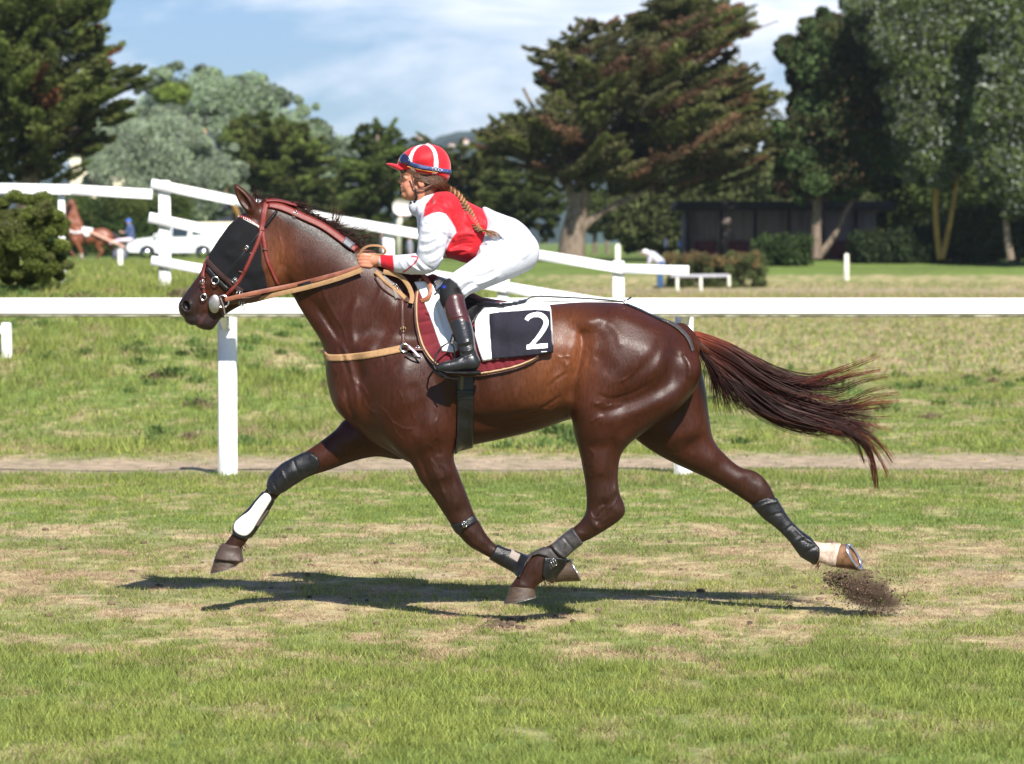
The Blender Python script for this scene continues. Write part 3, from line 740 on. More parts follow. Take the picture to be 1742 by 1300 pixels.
    if trunk:
        mb = MB()
        for tr in trunk['limbs']:
            pts = [P3(a, b, Y+(tr[0][3] if len(tr[0]) > 3 else 0)) for a, b, *_ in tr]; q = catmull([[*p, w_[2]*s/2] for p, w_ in zip(pts, tr)], 5)
            mb.tube([Vector(v[:3]) for v in q], [max(v[3], .01) for v in q], 10)
        mb.build('trunk', trunk.get('m', M_bark), t, smooth=True)
    return t
CY = (.045, .068, .020); CYl = (.115, .135, .036); CYr = (.15, .065, .028)
tree('cypress_tree', 'huge dark cypress filling the top left corner behind the hedge', [(-120,-60),(60,-60),(170,-40),(178,20),(168,60),(190,90),(188,120),(235,112),(262,125),(240,150),(200,165),(235,185),(210,215),(150,222),(205,245),(190,262),(130,270),(160,300),(100,310),(0,312),(-120,315)], 104, CY, 21, 'cypress', nc=560, nl=183750, size=0.115, crad=1.2, col2=CYl, p2=.42, col3=CYr, p3=.07, base=40,
     trunk=dict(limbs=[[(45,440,46),(48,330,40),(60,200,26),(70,60,14),(75,-50,5)], [(50,300,14),(110,240,10),(160,190,5)], [(55,260,14),(0,200,9),(-40,160,5)]]))
tree('cypress_tree', 'broad wind-shaped cypress with pale forked trunk in the centre right background', [(815,222),(850,205),(905,190),(925,160),(905,118),(885,78),(935,88),(960,50),(1000,32),(1050,40),(1085,10),(1100,-30),(1150,-40),(1200,-10),(1240,8),(1285,10),(1262,40),(1310,38),(1260,75),(1232,110),(1270,118),(1305,128),(1312,150),(1300,230),(1305,280),(1260,320),(1190,338),(1130,332),(1060,345),(1010,330),(960,335),(890,300),(830,280),(806,250)], 128, (.050, .066, .024), 22, 'cypress', nc=760, nl=227500, size=0.115, crad=1.2, col2=(.135, .130, .055), p2=.40, col3=(.17, .095, .055), p3=.15, base=975,
     trunk=dict(limbs=[[(972,445,50),(975,400,42),(985,350,34),(1000,280,26),(1040,180,18),(1110,60,10),(1140,-20,4)], [(978,395,26),(1010,372,14),(1050,348,12),(1080,335,9),(1150,290,6)], [(980,360,20),(960,300,14),(930,230,9),(890,150,5)], [(1100,90,9),(1180,110,7),(1240,70,4),(1325,35,2)], [(985,330,18),(950,290,12),(1000,240,8)], [(1010,260,10),(1120,230,8),(1220,200,5)]]))
tree('pine_tree', 'tall dark green pine with two bare trunk limbs at its foot, right of the cypress', [(1320,110),(1318,70),(1345,60),(1360,35),(1385,14),(1420,18),(1450,30),(1500,60),(1530,150),(1540,250),(1530,320),(1480,335),(1400,345),(1340,340),(1300,320),(1320,280),(1290,230),(1330,200),(1345,150)], 130, (.032, .060, .026), 23, 'broad', nc=330, nl=91000, size=0.122, crad=1.0, col2=(.070, .075, .026), p2=.3, col3=(.10, .065, .035), p3=.12, base=1390,
     trunk=dict(limbs=[[(1390,440,20),(1388,400,18),(1392,330,16),(1400,220,12),(1410,90,6)], [(1395,434,14),(1420,400,10),(1440,360,9),(1455,330,7),(1475,270,4)]]))
WH = (.046, .074, .028)
tree('poplar_tree', 'white poplar with fluttering pale leaves and two thin yellow trunks at right', [(1430,-10),(1500,-60),(1680,-70),(1700,40),(1690,140),(1660,220),(1650,300),(1600,330),(1540,320),(1520,260),(1500,180),(1480,90),(1430,40)], 126, WH, 24, 'white', nc=230, nl=112000, size=0.094, crad=1.0, base=1602,
     trunk=dict(m=M_barky, limbs=[[(1600,442,13),(1594,400,10),(1592,330,10),(1600,200,6)], [(1602,440,12),(1612,400,10),(1622,345,8),(1628,300,6),(1640,180,4)]]))
tree('poplar_tree', 'white poplar cut by the right edge of the photo, thick with pale leaves', [(1660,-40),(1742,-80),(1860,-60),(1900,120),(1880,300),(1800,380),(1700,370),(1660,300),(1650,200),(1665,90)], 122, WH, 25, 'white', nc=230, nl=105000, size=0.094, crad=1.0, base=1770,
     trunk=dict(limbs=[[(1720,442,14),(1712,380,11),(1724,300,9),(1740,200,6)]]))
tree('poplar_tree', 'shaded poplar standing deeper between the pine and the poplars', [(1420,-40),(1620,-50),(1720,0),(1742,200),(1700,340),(1560,400),(1480,380),(1500,300),(1470,150),(1440,60)], 138, (.036, .060, .020), 26, 'broad', nc=240, nl=105000, size=0.122, crad=1.25, base=1540, trunk=dict(limbs=[[(1545,442,14),(1540,330,10)]]))
tree('willow_tree', 'large silvery grey-green willow on the left skyline', [(225,160),(262,112),(300,102),(350,104),(385,120),(430,112),(480,130),(510,160),(545,180),(560,210),(600,225),(612,262),(600,330),(500,400),(300,400),(210,330)], 190, (.16, .20, .115), 27, 'white', nc=240, nl=189000, size=0.111, crad=1.0, col2=(.08, .11, .04), p2=.3, base=420, trunk=dict(limbs=[[(420,442,20),(420,300,12)]]))
tree('willow_tree', 'pale silver willow in front of the grey roof at left', [(130,240),(160,190),(215,175),(270,180),(310,170),(350,205),(352,225),(400,250),(430,300),(420,345),(330,395),(240,380),(190,345),(140,330)], 150, (.17, .20, .125), 28, 'white', nc=170, nl=144900, size=0.081, crad=.9, base=255, trunk=dict(limbs=[[(255,440,16),(258,300,10)]]))
tree('broadleaf_tree', 'small bright green tree in front of the left willow', [(262,150),(285,136),(318,140),(325,165),(300,185),(268,178)], 180, (.085, .13, .035), 29, 'broad', nc=30, nl=10500, size=0.122, base=290, trunk=dict(limbs=[[(290,440,12),(290,180,6)]]))
tree('conifer_tree', 'dark green spreading conifer left of the jockey', [(370,225),(395,205),(430,192),(470,190),(510,205),(545,235),(560,270),(590,300),(575,345),(500,370),(440,350),(400,320),(395,270)], 165, (0.056, 0.085, 0.025), 30, 'pine', nc=200, nl=59500, size=0.144, crad=1.0, col2=(.10, .11, .03), p2=.25, base=470, trunk=dict(limbs=[[(470,440,16),(470,250,8)]]))
tree('conifer_tree', 'pointed dark conifer just left of the helmet', [(600,235),(612,208),(640,206),(670,212),(690,240),(700,300),(715,360),(640,395),(580,380),(575,310),(590,270)], 150, (0.045, 0.073, 0.022), 31, 'pine', nc=170, nl=52500, size=0.130, crad=.95, col2=(.08, .09, .026), p2=.2, base=640, trunk=dict(limbs=[[(640,440,14),(642,230,6)]]))
tree('conifer_tree', 'olive green conifer behind the helmet', [(690,240),(720,228),(760,240),(800,238),(850,262),(880,300),(890,400),(820,412),(700,405),(690,330)], 158, (0.056, 0.077, 0.025), 32, 'pine', nc=190, nl=56000, size=0.137, crad=1.0, col2=(.09, .10, .03), p2=.22, base=780, trunk=dict(limbs=[[(780,440,14),(780,260,6)]]))
tree('conifer_tree', 'dark tree under the left side of the big cypress', [(820,290),(870,280),(940,300),(960,360),(940,410),(880,400),(830,395)], 150, (0.037, 0.055, 0.019), 33, 'pine', nc=110, nl=35000, size=0.130, base=890, trunk=dict(limbs=[[(890,440,12),(890,330,8)]]))
for i, (a, b, lab) in enumerate(((1012,350,'dark rounded tree right of the pale trunk'),(1090,352,'dark tree behind the low branches left of the shed'),(1145,356,'dark tree touching the left end of the shed'))):
    tree('broadleaf_tree', lab, [(a-40,b),(a-20,b-26),(a+25,b-26),(a+45,b),(a+42,b+38),(a+10,b+48),(a-30,b+44)], 196+6*i, (.036, .055, .018), 40+i, 'broad', nc=60, nl=15750, size=0.158, base=a, group='dark trees beyond the cypress', trunk=dict(limbs=[[(a,448,9),(a,b,6)], [(a+22,446,7),(a+18,b,5)]]))
for i, (a, w2, t0, lab) in enumerate(((1120,190,262,'dark broadleaf tree filling the gap under the cypress branches'),(1255,190,248,'dark broadleaf tree rising behind the left half of the shed'),(1390,190,268,'dark broadleaf tree behind the pine trunks and shed'),(1500,170,250,'dark broadleaf tree behind the right end of the shed'),(560,170,318,'dark green tree low behind the horse ears and mane'),(770,180,330,'dark green tree low behind the jockey back'))):
    h2 = w2/2
    tree('broadleaf_tree', lab, [(a-h2,400),(a-h2*.95,t0+50),(a-h2*.5,t0+8),(a,t0),(a+h2*.55,t0+12),(a+h2,t0+55),(a+h2,405),(a+h2*.5,430),(a-h2*.5,430)], 158+3*i, (.048, .066, .030), 70+i, 'broad', nc=150, nl=26000, size=.17, crad=1.1, col2=(.075, .095, .030), p2=.25, base=a, group='dark trees forming the backdrop', trunk=dict(limbs=[[(a,446,12),(a+4,380,9),(a,t0+60,5)]]))
# shrubs and hedges
def hedge(name, label, cx, Y, W, D, Hh_, col, seed, nl, size, col2=None, lump=.25, group=None, cat='hedge'):
    r = np.random.RandomState(seed); x_ = float(U(cx, 440, Y)[0]); gz = float(ground_z(x_, Y)); t = thing(name, label, cat, (x_, Y, gz), 0, group)
    n = max(90, int(W*D*30)); cen = np.stack([x_+r.uniform(-.5, .5, n)*W, Y+r.uniform(-.5, .5, n)*D, gz+Hh_*r.uniform(.1, .93, n)], 1); rad = np.full((n, 3), lump)*r.uniform(.7, 1.3, (n, 1)); C = np.tile(np.array(col), (n, 1))*r.uniform(.7, 1.3, (n, 1))
    if col2 is not None: k = (cen[:, 2] > gz+Hh_*.65) & (r.rand(n) < .7); C[k] = np.array(col2)*r.uniform(.8, 1.2, (k.sum(), 1))
    V, F, CC = leaves(nl, cen, rad, size, C, r); link('foliage', mesh_np(name, V, F, smooth=False, col=CC), M_leaf, t)
    for i in range(max(3, int(W*1.2))):
        mb = MB(); q = x_+r.uniform(-.42, .42)*W; mb.tube([(q, Y, gz-.1), (q+r.uniform(-.1, .1), Y+r.uniform(-.1, .1)*D, gz+Hh_*.45), (q+r.uniform(-.2, .2), Y, gz+Hh_*.8)], [.03*Hh_, .02*Hh_, .008*Hh_], 6); mb.build('stem', M_bark, t, smooth=True)
    return t
tree('bush', 'big leafy green bush at the left edge under the white rail', [(-110,336),(-40,332),(60,331),(104,336),(116,352),(117,400),(119,450),(114,476),(40,482),(-40,482),(-110,478)], 25.8, (.056, .080, .022), 50, 'broad', nc=190, nl=120000, size=0.019, crad=.30/.7, col2=(.15, .165, .05), p2=.35, cat='bush', thick=.8, trunk=dict(limbs=[[(30,480,8),(30,420,5),(20,380,3)], [(40,480,8),(60,420,4)]]))
hedge('hedge', 'long green hedge behind the trotting sulky horse at left', 200, 146, 6.6, 1.8, 3.0, (.060, .100, .024), 51, 60000, .085, (.10, .13, .03), lump=.5)
hedge('hedge', 'low clipped hedge with a reddish top behind the leaning man', 1215, 106, 3.7, 1.5, 1.30, (.10, .125, .042), 52, 36000, .045, (.20, .15, .065), lump=.20)
hedge('bush', 'rounded green bush in front of the dark shed', 1330, 124, 2.2, 1.6, 1.2, (.050, .080, .024), 53, 12000, .09, lump=.35, cat='bush')
for i, (a, W_, H_, lab) in enumerate(((1500,2.2,1.2,'dark bush right of the pine trunks'),(1655,2.6,2.4,'light green bush right of the yellow trunks'),(1725,2.6,3.0,'tall light green bush at the right edge'),(1560,1.6,1.5,'small bush left of the yellow trunks'))):
    hedge('bush', lab, a, 127, W_, 1.6, H_, (.066, .090, .030) if i in (1, 2) else (.036, .055, .020), 54+i, 9000, .11, lump=.42, group='bushes below the poplars', cat='bush')
hedge('bush', 'low bush line between the conifers and the field left of the jockey arm', 600, 140, 6.0, 2, 1.1, (.05, .07, .025), 60, 14000, .11, lump=.4, cat='bush')
# shed ----------------------------------------------------------------
M_shed = mat('grey brown boards', sRGB(122, 110, 106), rough=.9, var=.25, vscale=.8, stretch=(6, 6, .5), color2=sRGB(94, 80, 78)); M_dkroof = mat('dark roof felt', (.022, .020, .020), rough=.9, var=.3)
M_redb = mat('dark red boards', sRGB(92, 44, 44), rough=.9, var=.3, vscale=2)
p0 = P3(1168, 432, 134); p1 = P3(1490, 432, 134); zt = P3(0, 358, 134).z; zg = 1.0; cx_ = (p0.x+p1.x)/2; wx = p1.x-p0.x
sh = thing('shed', 'long low grey shed with a dark overhanging roof behind the pine', 'shed', (cx_, 135, zg))
mb = MB(); mb.box((cx_, 136.5, (zt+zg)/2), (wx, 5, zt-zg)); mb.build('wall', M_shed, sh)
mb = MB(); mb.box((cx_+.2, 136.6, zt+.22), (wx+1.4, 5.9, .40), taper=.97); mb.build('roof', M_dkroof, sh)
for i in range(6): xx = p0.x+wx*(i+.02)/5.6; mb = MB(); mb.box((xx, 133.96, (zt+zg)/2), (.14, .1, zt-zg)); mb.build('post', M_dkroof, sh)
for i in range(5): xx = p0.x+wx*(i+.55)/5.6; mb = MB(); mb.box((xx, 133.985, zg+.45), (wx/5.6-.5, .05, .9)); mb.build('panel', M_redb, sh)
# houses at left ---------------------------------------------------------
M_slate = mat('slate roof', sRGB(66, 72, 92), rough=.6, var=.15, vscale=2, stretch=(1, 1, 5)); M_cream = mat('cream render', sRGB(226, 216, 186), rough=.9, var=.05); M_tanw = mat('tan timber', sRGB(196, 150, 96), rough=.8); M_pane = mat('window glass', (.02, .025, .03), rough=.1)
def gable_prism(mb, x0_, x1_, z0_, z1_, ya, yb_, ridge):     # a steep roof whose slope faces right
    V = [(x0_, ya, z0_), (x1_, ya, z0_), (ridge, ya, z1_), (x0_, yb_, z0_), (x1_, yb_, z0_), (ridge, yb_, z1_)]
    n0 = mb.n; mb.add(np.array(V), np.array([[1, 4, 5, 2], [0, 2, 5, 3], [0, 3, 4, 1]])); mb.F3.append(np.array([[0, 1, 2], [3, 5, 4]])+n0)
YH = 158; a = P3(300, 378, YH); b = P3(406, 378, YH); c_ = P3(344, 222, YH); g0 = P3(300, 440, YH).z
hs = thing('house', 'house with a very steep dark slate roof and tan gable edge behind the left willow', 'house', ((a.x+b.x)/2, YH, g0))
mb = MB(); mb.box(((a.x+b.x)/2, YH+3, (a.z+g0)/2), (b.x-a.x-.5, 6, a.z-g0)); mb.build('wall', M_cream, hs)
mb = MB(); gable_prism(mb, a.x, b.x, a.z, c_.z, YH+.1, YH+6.4, c_.x); mb.build('roof', M_slate, hs)
mb = MB(); mb.bar((c_.x, YH-.02, c_.z+.05), (b.x+.1, YH-.02, a.z), .16, .30); mb.build('gable_board', M_tanw, hs)
mb = MB(); mb.box((b.x-1.0, YH-.03, g0+1.1), (.8, .06, 1.0)); mb.build('window', M_pane, hs)
a = P3(120, 440, 168); b = P3(208, 440, 168); z1 = P3(0, 262, 168).z; z2 = P3(0, 205, 168).z
hs = thing('house', 'pale cream house half hidden by the left cypress and willow', 'house', ((a.x+b.x)/2, 168, a.z))
mb = MB(); mb.box(((a.x+b.x)/2, 171, (a.z+z1)/2), (b.x-a.x, 6, z1-a.z)); mb.build('wall', M_cream, hs)
mb = MB(); gable_prism(mb, a.x-.4, b.x+.4, z1, z2, 167.8, 174.4, (a.x+b.x)/2); mb.build('roof', mat('pale grey roof', sRGB(176, 178, 190), rough=.6, var=.1), hs)
for q in (.25, .7): mb = MB(); mb.box((a.x+(b.x-a.x)*q, 167.97, a.z+3.6), (.7, .06, 1.1)); mb.build('window', M_pane, hs)
# street furniture
def post(px_, top, bot, Y, wpx, label, m, cat='post', name='post'):
    s = mpp(Y); p = P3(px_, bot, Y); q = P3(px_, top, Y); mb = MB(); z0_ = min(p.z, float(ground_z(p.x, Y)))-.02; mb.box((p.x, Y, (z0_+q.z)/2), (wpx*s, wpx*s, q.z-z0_), bev=.006, taper=.93)
    mb.ball((p.x, Y, q.z), (wpx*s*.46, wpx*s*.46, wpx*s*.25), 8)
    return tag(mb.build(name, m), label, cat)
M_stake = mat('weathered pale stake', sRGB(206, 204, 186), rough=.8, var=.12, vscale=5)
post(205, 425, 472, 78, 8, 'short white stake in the field below the sulky', M_stake)
post(1440, 433, 471, 112, 8, 'lone pale stake on the green strip below the pine', M_stake)
post(1051, 417, 440, 118, 9, 'pale stump of a post right of the cypress trunk', M_stake)
post(715, 430, 480, 60, 7, 'pale stake seen between the jockey arm and thigh', M_stake)
bk = thing('basketball_hoop', 'white fan shaped basketball backboard on a white pole behind the horse mane', 'basketball hoop', tuple(P3(679, 436, 96)))
o_ = [(668,353),(669,345),(674,340),(681,338),(690,338),(699,340),(704,345),(706,353),(704,361),(697,367),(677,366),(670,360)]
V = []; n = len(o_)
for dy in (-.03, .03): V += [list(P3(a, b, 96+dy)) for a, b in o_]
mb = MB(); mb.add(np.array(V), np.array([[k, (k+1) % n, n+(k+1) % n, n+k] for k in range(n)])); mb.F3.append(np.array([[0, k, k+1] for k in range(1, n-1)]+[[n, n+k+1, n+k] for k in range(1, n-1)])); mb.build('backboard', mat('white board', sRGB(232, 226, 222), rough=.6), bk)
mb = MB(); mb.tube([P3(678,440,96.2), P3(678,385,96.2), P3(683,362,96.1)], .10, 10); mb.build('pole', M_stake, bk)
mb = MB(); mb.torus(P3(686,367,95.6), .22, .012, 20, 6, 'z'); mb.build('rim', mat('orange rim', sRGB(190, 90, 50), rough=.5), bk)
# low white barrier by the hedge
ba = thing('barrier', 'low grey white barrier with short legs in front of the clipped hedge', 'barrier', tuple(P3(1190, 482, 101)))
mb = MB(); mb.bar(P3(1140,470,101), P3(1240,469,101), .10, .12, bev=.02); mb.build('rail', mat('greyed white paint', sRGB(160, 158, 164), rough=.7), ba)
for q in (1152, 1192, 1240):
    mb = MB(); p = P3(q, 472, 101); mb.box((p.x, 101, p.z-.25 if q < 1240 else p.z-.12), (.12, .10, .5 if q < 1240 else .42), bev=.02); mb.build('leg', M_stake, ba)

# air between the camera and the hills
hb_ = MB(); hb_.box((0, 1530, 97.0), (3600, 3140, 200)); hz = hb_.build('haze', bpy.data.materials.new('air')); tag(hz, kind='stuff')
am = hz.data.materials[0]; am.use_nodes = True; an = am.node_tree; an.nodes.clear(); ao = an.nodes.new('ShaderNodeOutputMaterial'); av = an.nodes.new('ShaderNodeVolumePrincipled')
av.inputs['Color'].default_value = (.80, .88, 1, 1); av.inputs['Density'].default_value = .00013; av.inputs['Anisotropy'].default_value = .2; an.links.new(av.outputs[0], ao.inputs['Volume'])
# ================================================================== THE RACEHORSE
x0, _ = U(285, 500); x1, _ = U(1490, 500)
HF = Field(float(x0), float(x1), -0.42, 0.42, 0.05, 2.16, 0.0062)
YL = -0.15
torso = [(455,350),(480,346),(504,352),(538,370),(566,386),(590,402),(612,420),(640,438),(670,450),(700,459),(735,472),(770,490),(800,505),(830,515),
 (870,520),(905,520),(940,518),(975,515),(1008,514),(1058,516),(1085,525),(1105,535),(1130,545),(1149,552),(1172,566),(1184,590),(1190,615),(1188,635),
 (1180,655),(1160,680),(1130,702),(1090,720),(1050,722),(1005,716),(972,713),(931,727),(906,734),(857,746),(805,757),(771,766),(735,780),(702,788),
 (664,768),(632,750),(604,727),(582,708),(567,686),(558,658),(554,630),(553,605),(546,581),(526,549),(509,522),(497,502),(482,485),(465,470),(450,430),(448,385)]
tctl = [(470,400,45,.075,0),(505,430,62,.085,0),(540,460,72,.092,0),(580,500,84,.10,0),(620,540,95,.125,0),(590,620,60,.15,0),(650,620,95,.20,0),
 (640,720,50,.16,0),(700,540,80,.16,0),(700,470,45,.10,0),(710,640,120,.235,0),(760,500,55,.13,0),(780,620,125,.265,0),(850,625,108,.285,0),(920,620,100,.29,0),(880,540,50,.24,0),
 (960,620,98,.27,0),(1010,610,98,.265,0),(1060,600,92,.27,0),(1110,610,80,.245,0),(1150,620,60,.20,0),(1165,590,40,.12,0),(1100,560,50,.20,0),(1000,540,50,.21,0),(1090,700,60,.16,0)]
tb = [ # near-side musculature: shoulder blade, triceps, girth hollow, ribs, flank, hip point, croup
 ('o',640,610,34,80,-28,.018),('o',690,690,60,45,-20,.022),('o',735,650,26,70,5,-.012),('s',[(520,500),(560,545),(600,600),(630,680)],12,-.010),
 ('s',[(690,470),(672,540),(640,600),(610,660)],11,-.012),('s',[(500,505),(530,560),(575,640)],9,.008),('o',590,680,26,40,10,.012),
 ('o',545,450,40,26,35,.007),('o',600,470,50,22,35,.006),('o',500,440,26,34,0,.010),('s',[(478,445),(490,480),(510,500)],8,-.010),
 ('s',[(640,700),(690,730),(740,735)],12,-.010),('s',[(770,700),(830,715),(900,705),(960,680)],13,-.010),('o',860,680,70,28,-8,.010),('o',925,690,36,16,-8,.014),
 ('s',[(1000,560),(985,600),(975,640),(972,680)],12,-.020),('o',950,600,22,60,8,-.010),('o',1002,548,22,16,20,.018),('s',[(1012,560),(1022,590),(1012,610)],9,-.012),
 ('o',1090,560,50,24,25,.010),('s',[(1030,530),(1090,548),(1150,580)],16,.006)]
tb = [b[:-1]+(b[-1]*(.85 if (b[1] if b[0] == 'o' else b[1][0][0]) < 760 else 1.2),) for b in tb]
tb += [('s',[(600,640),(628,668),(640,700),(668,722)],3.0,.004),('s',[(655,600),(668,640),(690,670)],2.6,-.004),('s',[(700,700),(712,724),(742,726)],2.4,.0035),('s',[(676,706),(700,712),(730,722)],2.4,-.003),
 ('s',[(940,640),(956,628),(968,612)],2.6,.004),('s',[(930,655),(948,640),(966,630)],2.4,-.0035),('s',[(948,605),(960,616),(972,628)],2.4,.0035),('s',[(895,700),(925,688),(955,668)],3.2,-.006),('s',[(850,716),(890,712),(930,700)],3.0,.004),
 ('s',[(995,620),(1002,600),(996,585)],3,-.006),('s',[(982,560),(990,580),(985,610),(978,640)],5,-.010),('o',1018,538,16,9,30,.010),('s',[(1030,545),(1048,565),(1052,590)],7,.006),('s',[(1060,525),(1100,545),(1140,575),(1165,600)],9,-.006),
 ('s',[(560,560),(590,600),(606,650),(612,700)],4,.006),('s',[(540,520),(575,575),(596,640)],4,-.006),('s',[(610,500),(600,540),(604,590)],6,.006),('s',[(655,480),(640,520),(622,560)],6,.006),
 ('o',575,690,16,22,-20,.012),('s',[(590,650),(596,690),(610,715)],4,-.008),('o',760,700,12,30,0,.006)]
for i in range(7): tb.append(('s', [(808+20*i, 560+3*i), (812+20*i, 630), (822+19*i, 700-4*i)], 5, .0028 if i % 2 else -.0025))
HF.pillow(torso, tctl, 0.0, k=0.0, bumps=tb, pw=2.15)
# head
head = [(456,342),(440,346),(424,357),(406,368),(388,388),(366,420),(351,443),(339,466),(324,487),(311,505),(304,517),(304,527),(307,535),(313,541),(316,548),
 (324,553),(332,553.5),(336,557),(347,561),(360,561),(368,553),(375,543),(390,531),(413,519),(440,512),(465,503),(484,486),(494,460),(492,420),(488,380),(478,352)]
hctl = [(450,370,32,.075,0),(420,390,38,.092,0),(400,420,42,.095,0),(440,450,50,.088,0),(460,480,42,.075,0),(375,450,38,.078,0),(410,490,35,.070,0),(350,475,30,.062,0),
 (365,510,28,.055,0),(330,505,24,.058,0),(318,525,18,.060,0),(350,548,14,.046,0),(322,545,11,.040,0),(380,520,22,.048,0)]
hb = [('o',402,408,13,9,-50,.012),('s',[(395,425),(372,462),(350,490)],7,.006),('s',[(425,430),(400,455),(380,478)],6,.006),('s',[(455,500),(475,480),(486,450)],9,.010),
 ('o',318,519,9,8,0,.008),('s',[(352,500),(342,520),(338,540)],6,-.006),('o',455,455,26,34,20,.006),('s',[(400,500),(380,510),(360,520)],7,-.005),('s',[(365,490),(362,498),(368,502)],3,.004)]
HF.pillow(head, hctl, 0.0, k=0.035, bumps=hb, sig=30, n=4)
for s_ in (-1, 1):                    # nostrils and mouth
    c = P3(316.5, 520, -0.05); HF.ball((c.x, s_*0.052, c.z), (0.017, 0.022, 0.026), 0.006, True, rot=0.5)
    p = [P3(a, b, -0.04) for a, b in ((333,556),(337,549),(345,540),(352,533))]
    HF.chain([(q.x, s_*y_, q.z, .0045) for q, y_ in zip(p, (.036,.045,.052,.056))], 0.003, True, 4)
    # ear: a leaf-shaped cup, pricked
    e = [P3(a, b, s_*0.05) for a, b in ((434,362),(424,348),(414,335),(405,322),(399,313))]
    HF.chain([(q.x, s_*y_, q.z, r) for q, y_, r in zip(e, (.045,.05,.053,.055,.057), (.030,.036,.031,.018,.004))], 0.02, n=4)
    e = [P3(a, b, s_*0.05) for a, b in ((424,353),(414,340),(404,324))]
    HF.chain([(q.x, s_*y_, q.z, r) for q, y_, r in zip(e, (.078,.082,.075), (.010,.020,.008))], 0.006, True, 4)
# legs --------------------------------------------------------------
near_hind = [(985,575),(1010,550),(1060,545),(1120,560),(1162,585),(1188,608),(1194,632),(1188,655),(1178,671),(1154,696),(1122,718),(1090,740),(1068,758),(1055,778),
 (1051,810),(1054,838),(1061,856),(1063,872),(1052,886),(1027,903),(1005,916),(990,923),(974,936),(958,951),(946,961),(938,974),(928,985),(914,996),(908,1006),
 (886,1010),(868,1000),(874,988),(884,974),(893,957),(906,943),(922,933),(938,925),(957,911),(974,898),(988,885),(997,866),(996.5,830),(991,796),(985,767),(977,740),(973,714),(970,690),(972,665),(978,620)]
HF.pillow(near_hind, [(1040,600,85,.16,-.13),(1100,610,75,.16,-.125),(1160,620,45,.12,-.10),(1010,660,60,.15,-.145),(1080,690,50,.13,-.14),(1010,720,42,.125,-.155),
 (1020,780,34,.085,-.165),(1025,830,28,.062,-.17),(1035,868,24,.046,-.17),(1015,890,20,.044,-.17),(985,908,17,.036,-.17),(950,936,14,.031,-.17),(915,962,19,.038,-.17),(898,984,16,.035,-.17),(886,1000,18,.042,-.17)],
 YL, k=0.04, sig=24, bumps=[('s',[(1180,600),(1175,640),(1130,680),(1060,705),(1000,720)],16,.012),('s',[(1150,590),(1140,640),(1090,675),(1030,690)],14,-.013),
  ('s',[(1175,660),(1130,700),(1080,730),(1045,760)],10,.008),('o',1060,640,50,36,-20,.014),('o',998,690,20,36,8,.014),('s',[(1040,740),(1042,790),(1040,830)],7,-.008),('o',1012,780,13,45,5,.008),
  ('o',1046,866,10,12,0,.006),('s',[(1000,872),(1010,890),(1022,898)],5,.006),('s',[(1025,850),(1028,875),(1020,895)],5,-.006),('s',[(1052,800),(1048,840)],5,.005),('o',1095,590,24,40,-35,.010),('s',[(1130,570),(1108,610),(1060,650)],10,-.008),('s',[(1015,668),(1040,676),(1080,664),(1110,646)],3,-.005),('s',[(1005,680),(1030,690),(1060,684)],3,.004),('s',[(1160,600),(1172,620),(1172,645)],5,.008),('s',[(1010,712),(1022,706),(1018,720)],3,.005),('s',[(1000,760),(1010,772),(1004,790)],2.5,.004),('s',[(1035,758),(1028,790),(1024,815)],3,.004),('s',[(1012,880),(1018,866),(1030,858)],2.5,.005),('s',[(1012,900),(1024,886),(1044,874)],2.5,.004),('s',[(980,905),(1004,908)],2,.003)])
near_fore = [(640,620),(690,590),(735,620),(765,680),(777,735),(773,765),(773,785),(784,815),(796,846),(806,873),(817,892),(828,911),(845,929),(868,939),(895,949),(915,948),(938,948),(958,952),(966,962),
 (950,990),(930,987),(910,983),(893,978),(872,970),(852,960),(833,950),(815,940),(797,929),(780,911),(766,892),(755,875),(736,846),(714,817),(700,790),(676,768),(650,735),(635,690)]
HF.pillow(near_fore, [(700,660,65,.12,-.16),(735,700,45,.10,-.165),(700,740,60,.10,-.16),(745,790,34,.070,-.15),(768,840,27,.056,-.14),(788,885,24,.046,-.13),(808,912,22,.045,-.125),(840,942,14,.034,-.12),(870,956,13,.031,-.115),(905,966,18,.037,-.11),(935,967,15,.034,-.11),(952,970,16,.040,-.11)],
 YL, k=0.045, sig=24, bumps=[('s',[(735,740),(760,790),(785,850)],8,.006),('s',[(705,750),(730,810),(765,870)],10,-.006),('o',800,905,12,9,40,.007),('o',728,725,26,30,0,.012),('s',[(700,650),(715,690),(712,740)],10,-.008),('s',[(742,745),(748,775)],5,-.007),('s',[(728,770),(740,800),(760,850)],2.5,.004),('s',[(715,775),(735,830),(760,878)],4,-.005),('s',[(745,800),(752,812),(762,808)],2,.003),('s',[(750,830),(760,850),(764,866)],2,.003),('s',[(790,905),(806,925),(830,940)],3,.004)])
far_fore = [(700,700),(650,690),(612,698),(584,716),(571,731),(547,750),(520,768),(498,779),(477,793),(461,812),(455,828),(442,846),(421,870),(404,887),(398,903),(388,918),(379,930),(370,950),
 (385,964),(411,955),(408,938),(419,922),(434,899),(451,872),(464,855),(479,839),(497,825),(528,810),(562,799),(601,785),(641,777),(690,780),(720,740)]
HF.pillow(far_fore, [(680,730,55,.10,.15),(620,735,40,.085,.15),(560,775,27,.062,.145),(510,796,24,.050,.14),(478,816,22,.046,.14),(450,856,14,.034,.14),(425,884,13,.031,.14),(410,905,18,.036,.14),(392,930,15,.034,.14),(390,952,18,.042,.14)],
 0.14, k=0.03, sig=24, bumps=[])
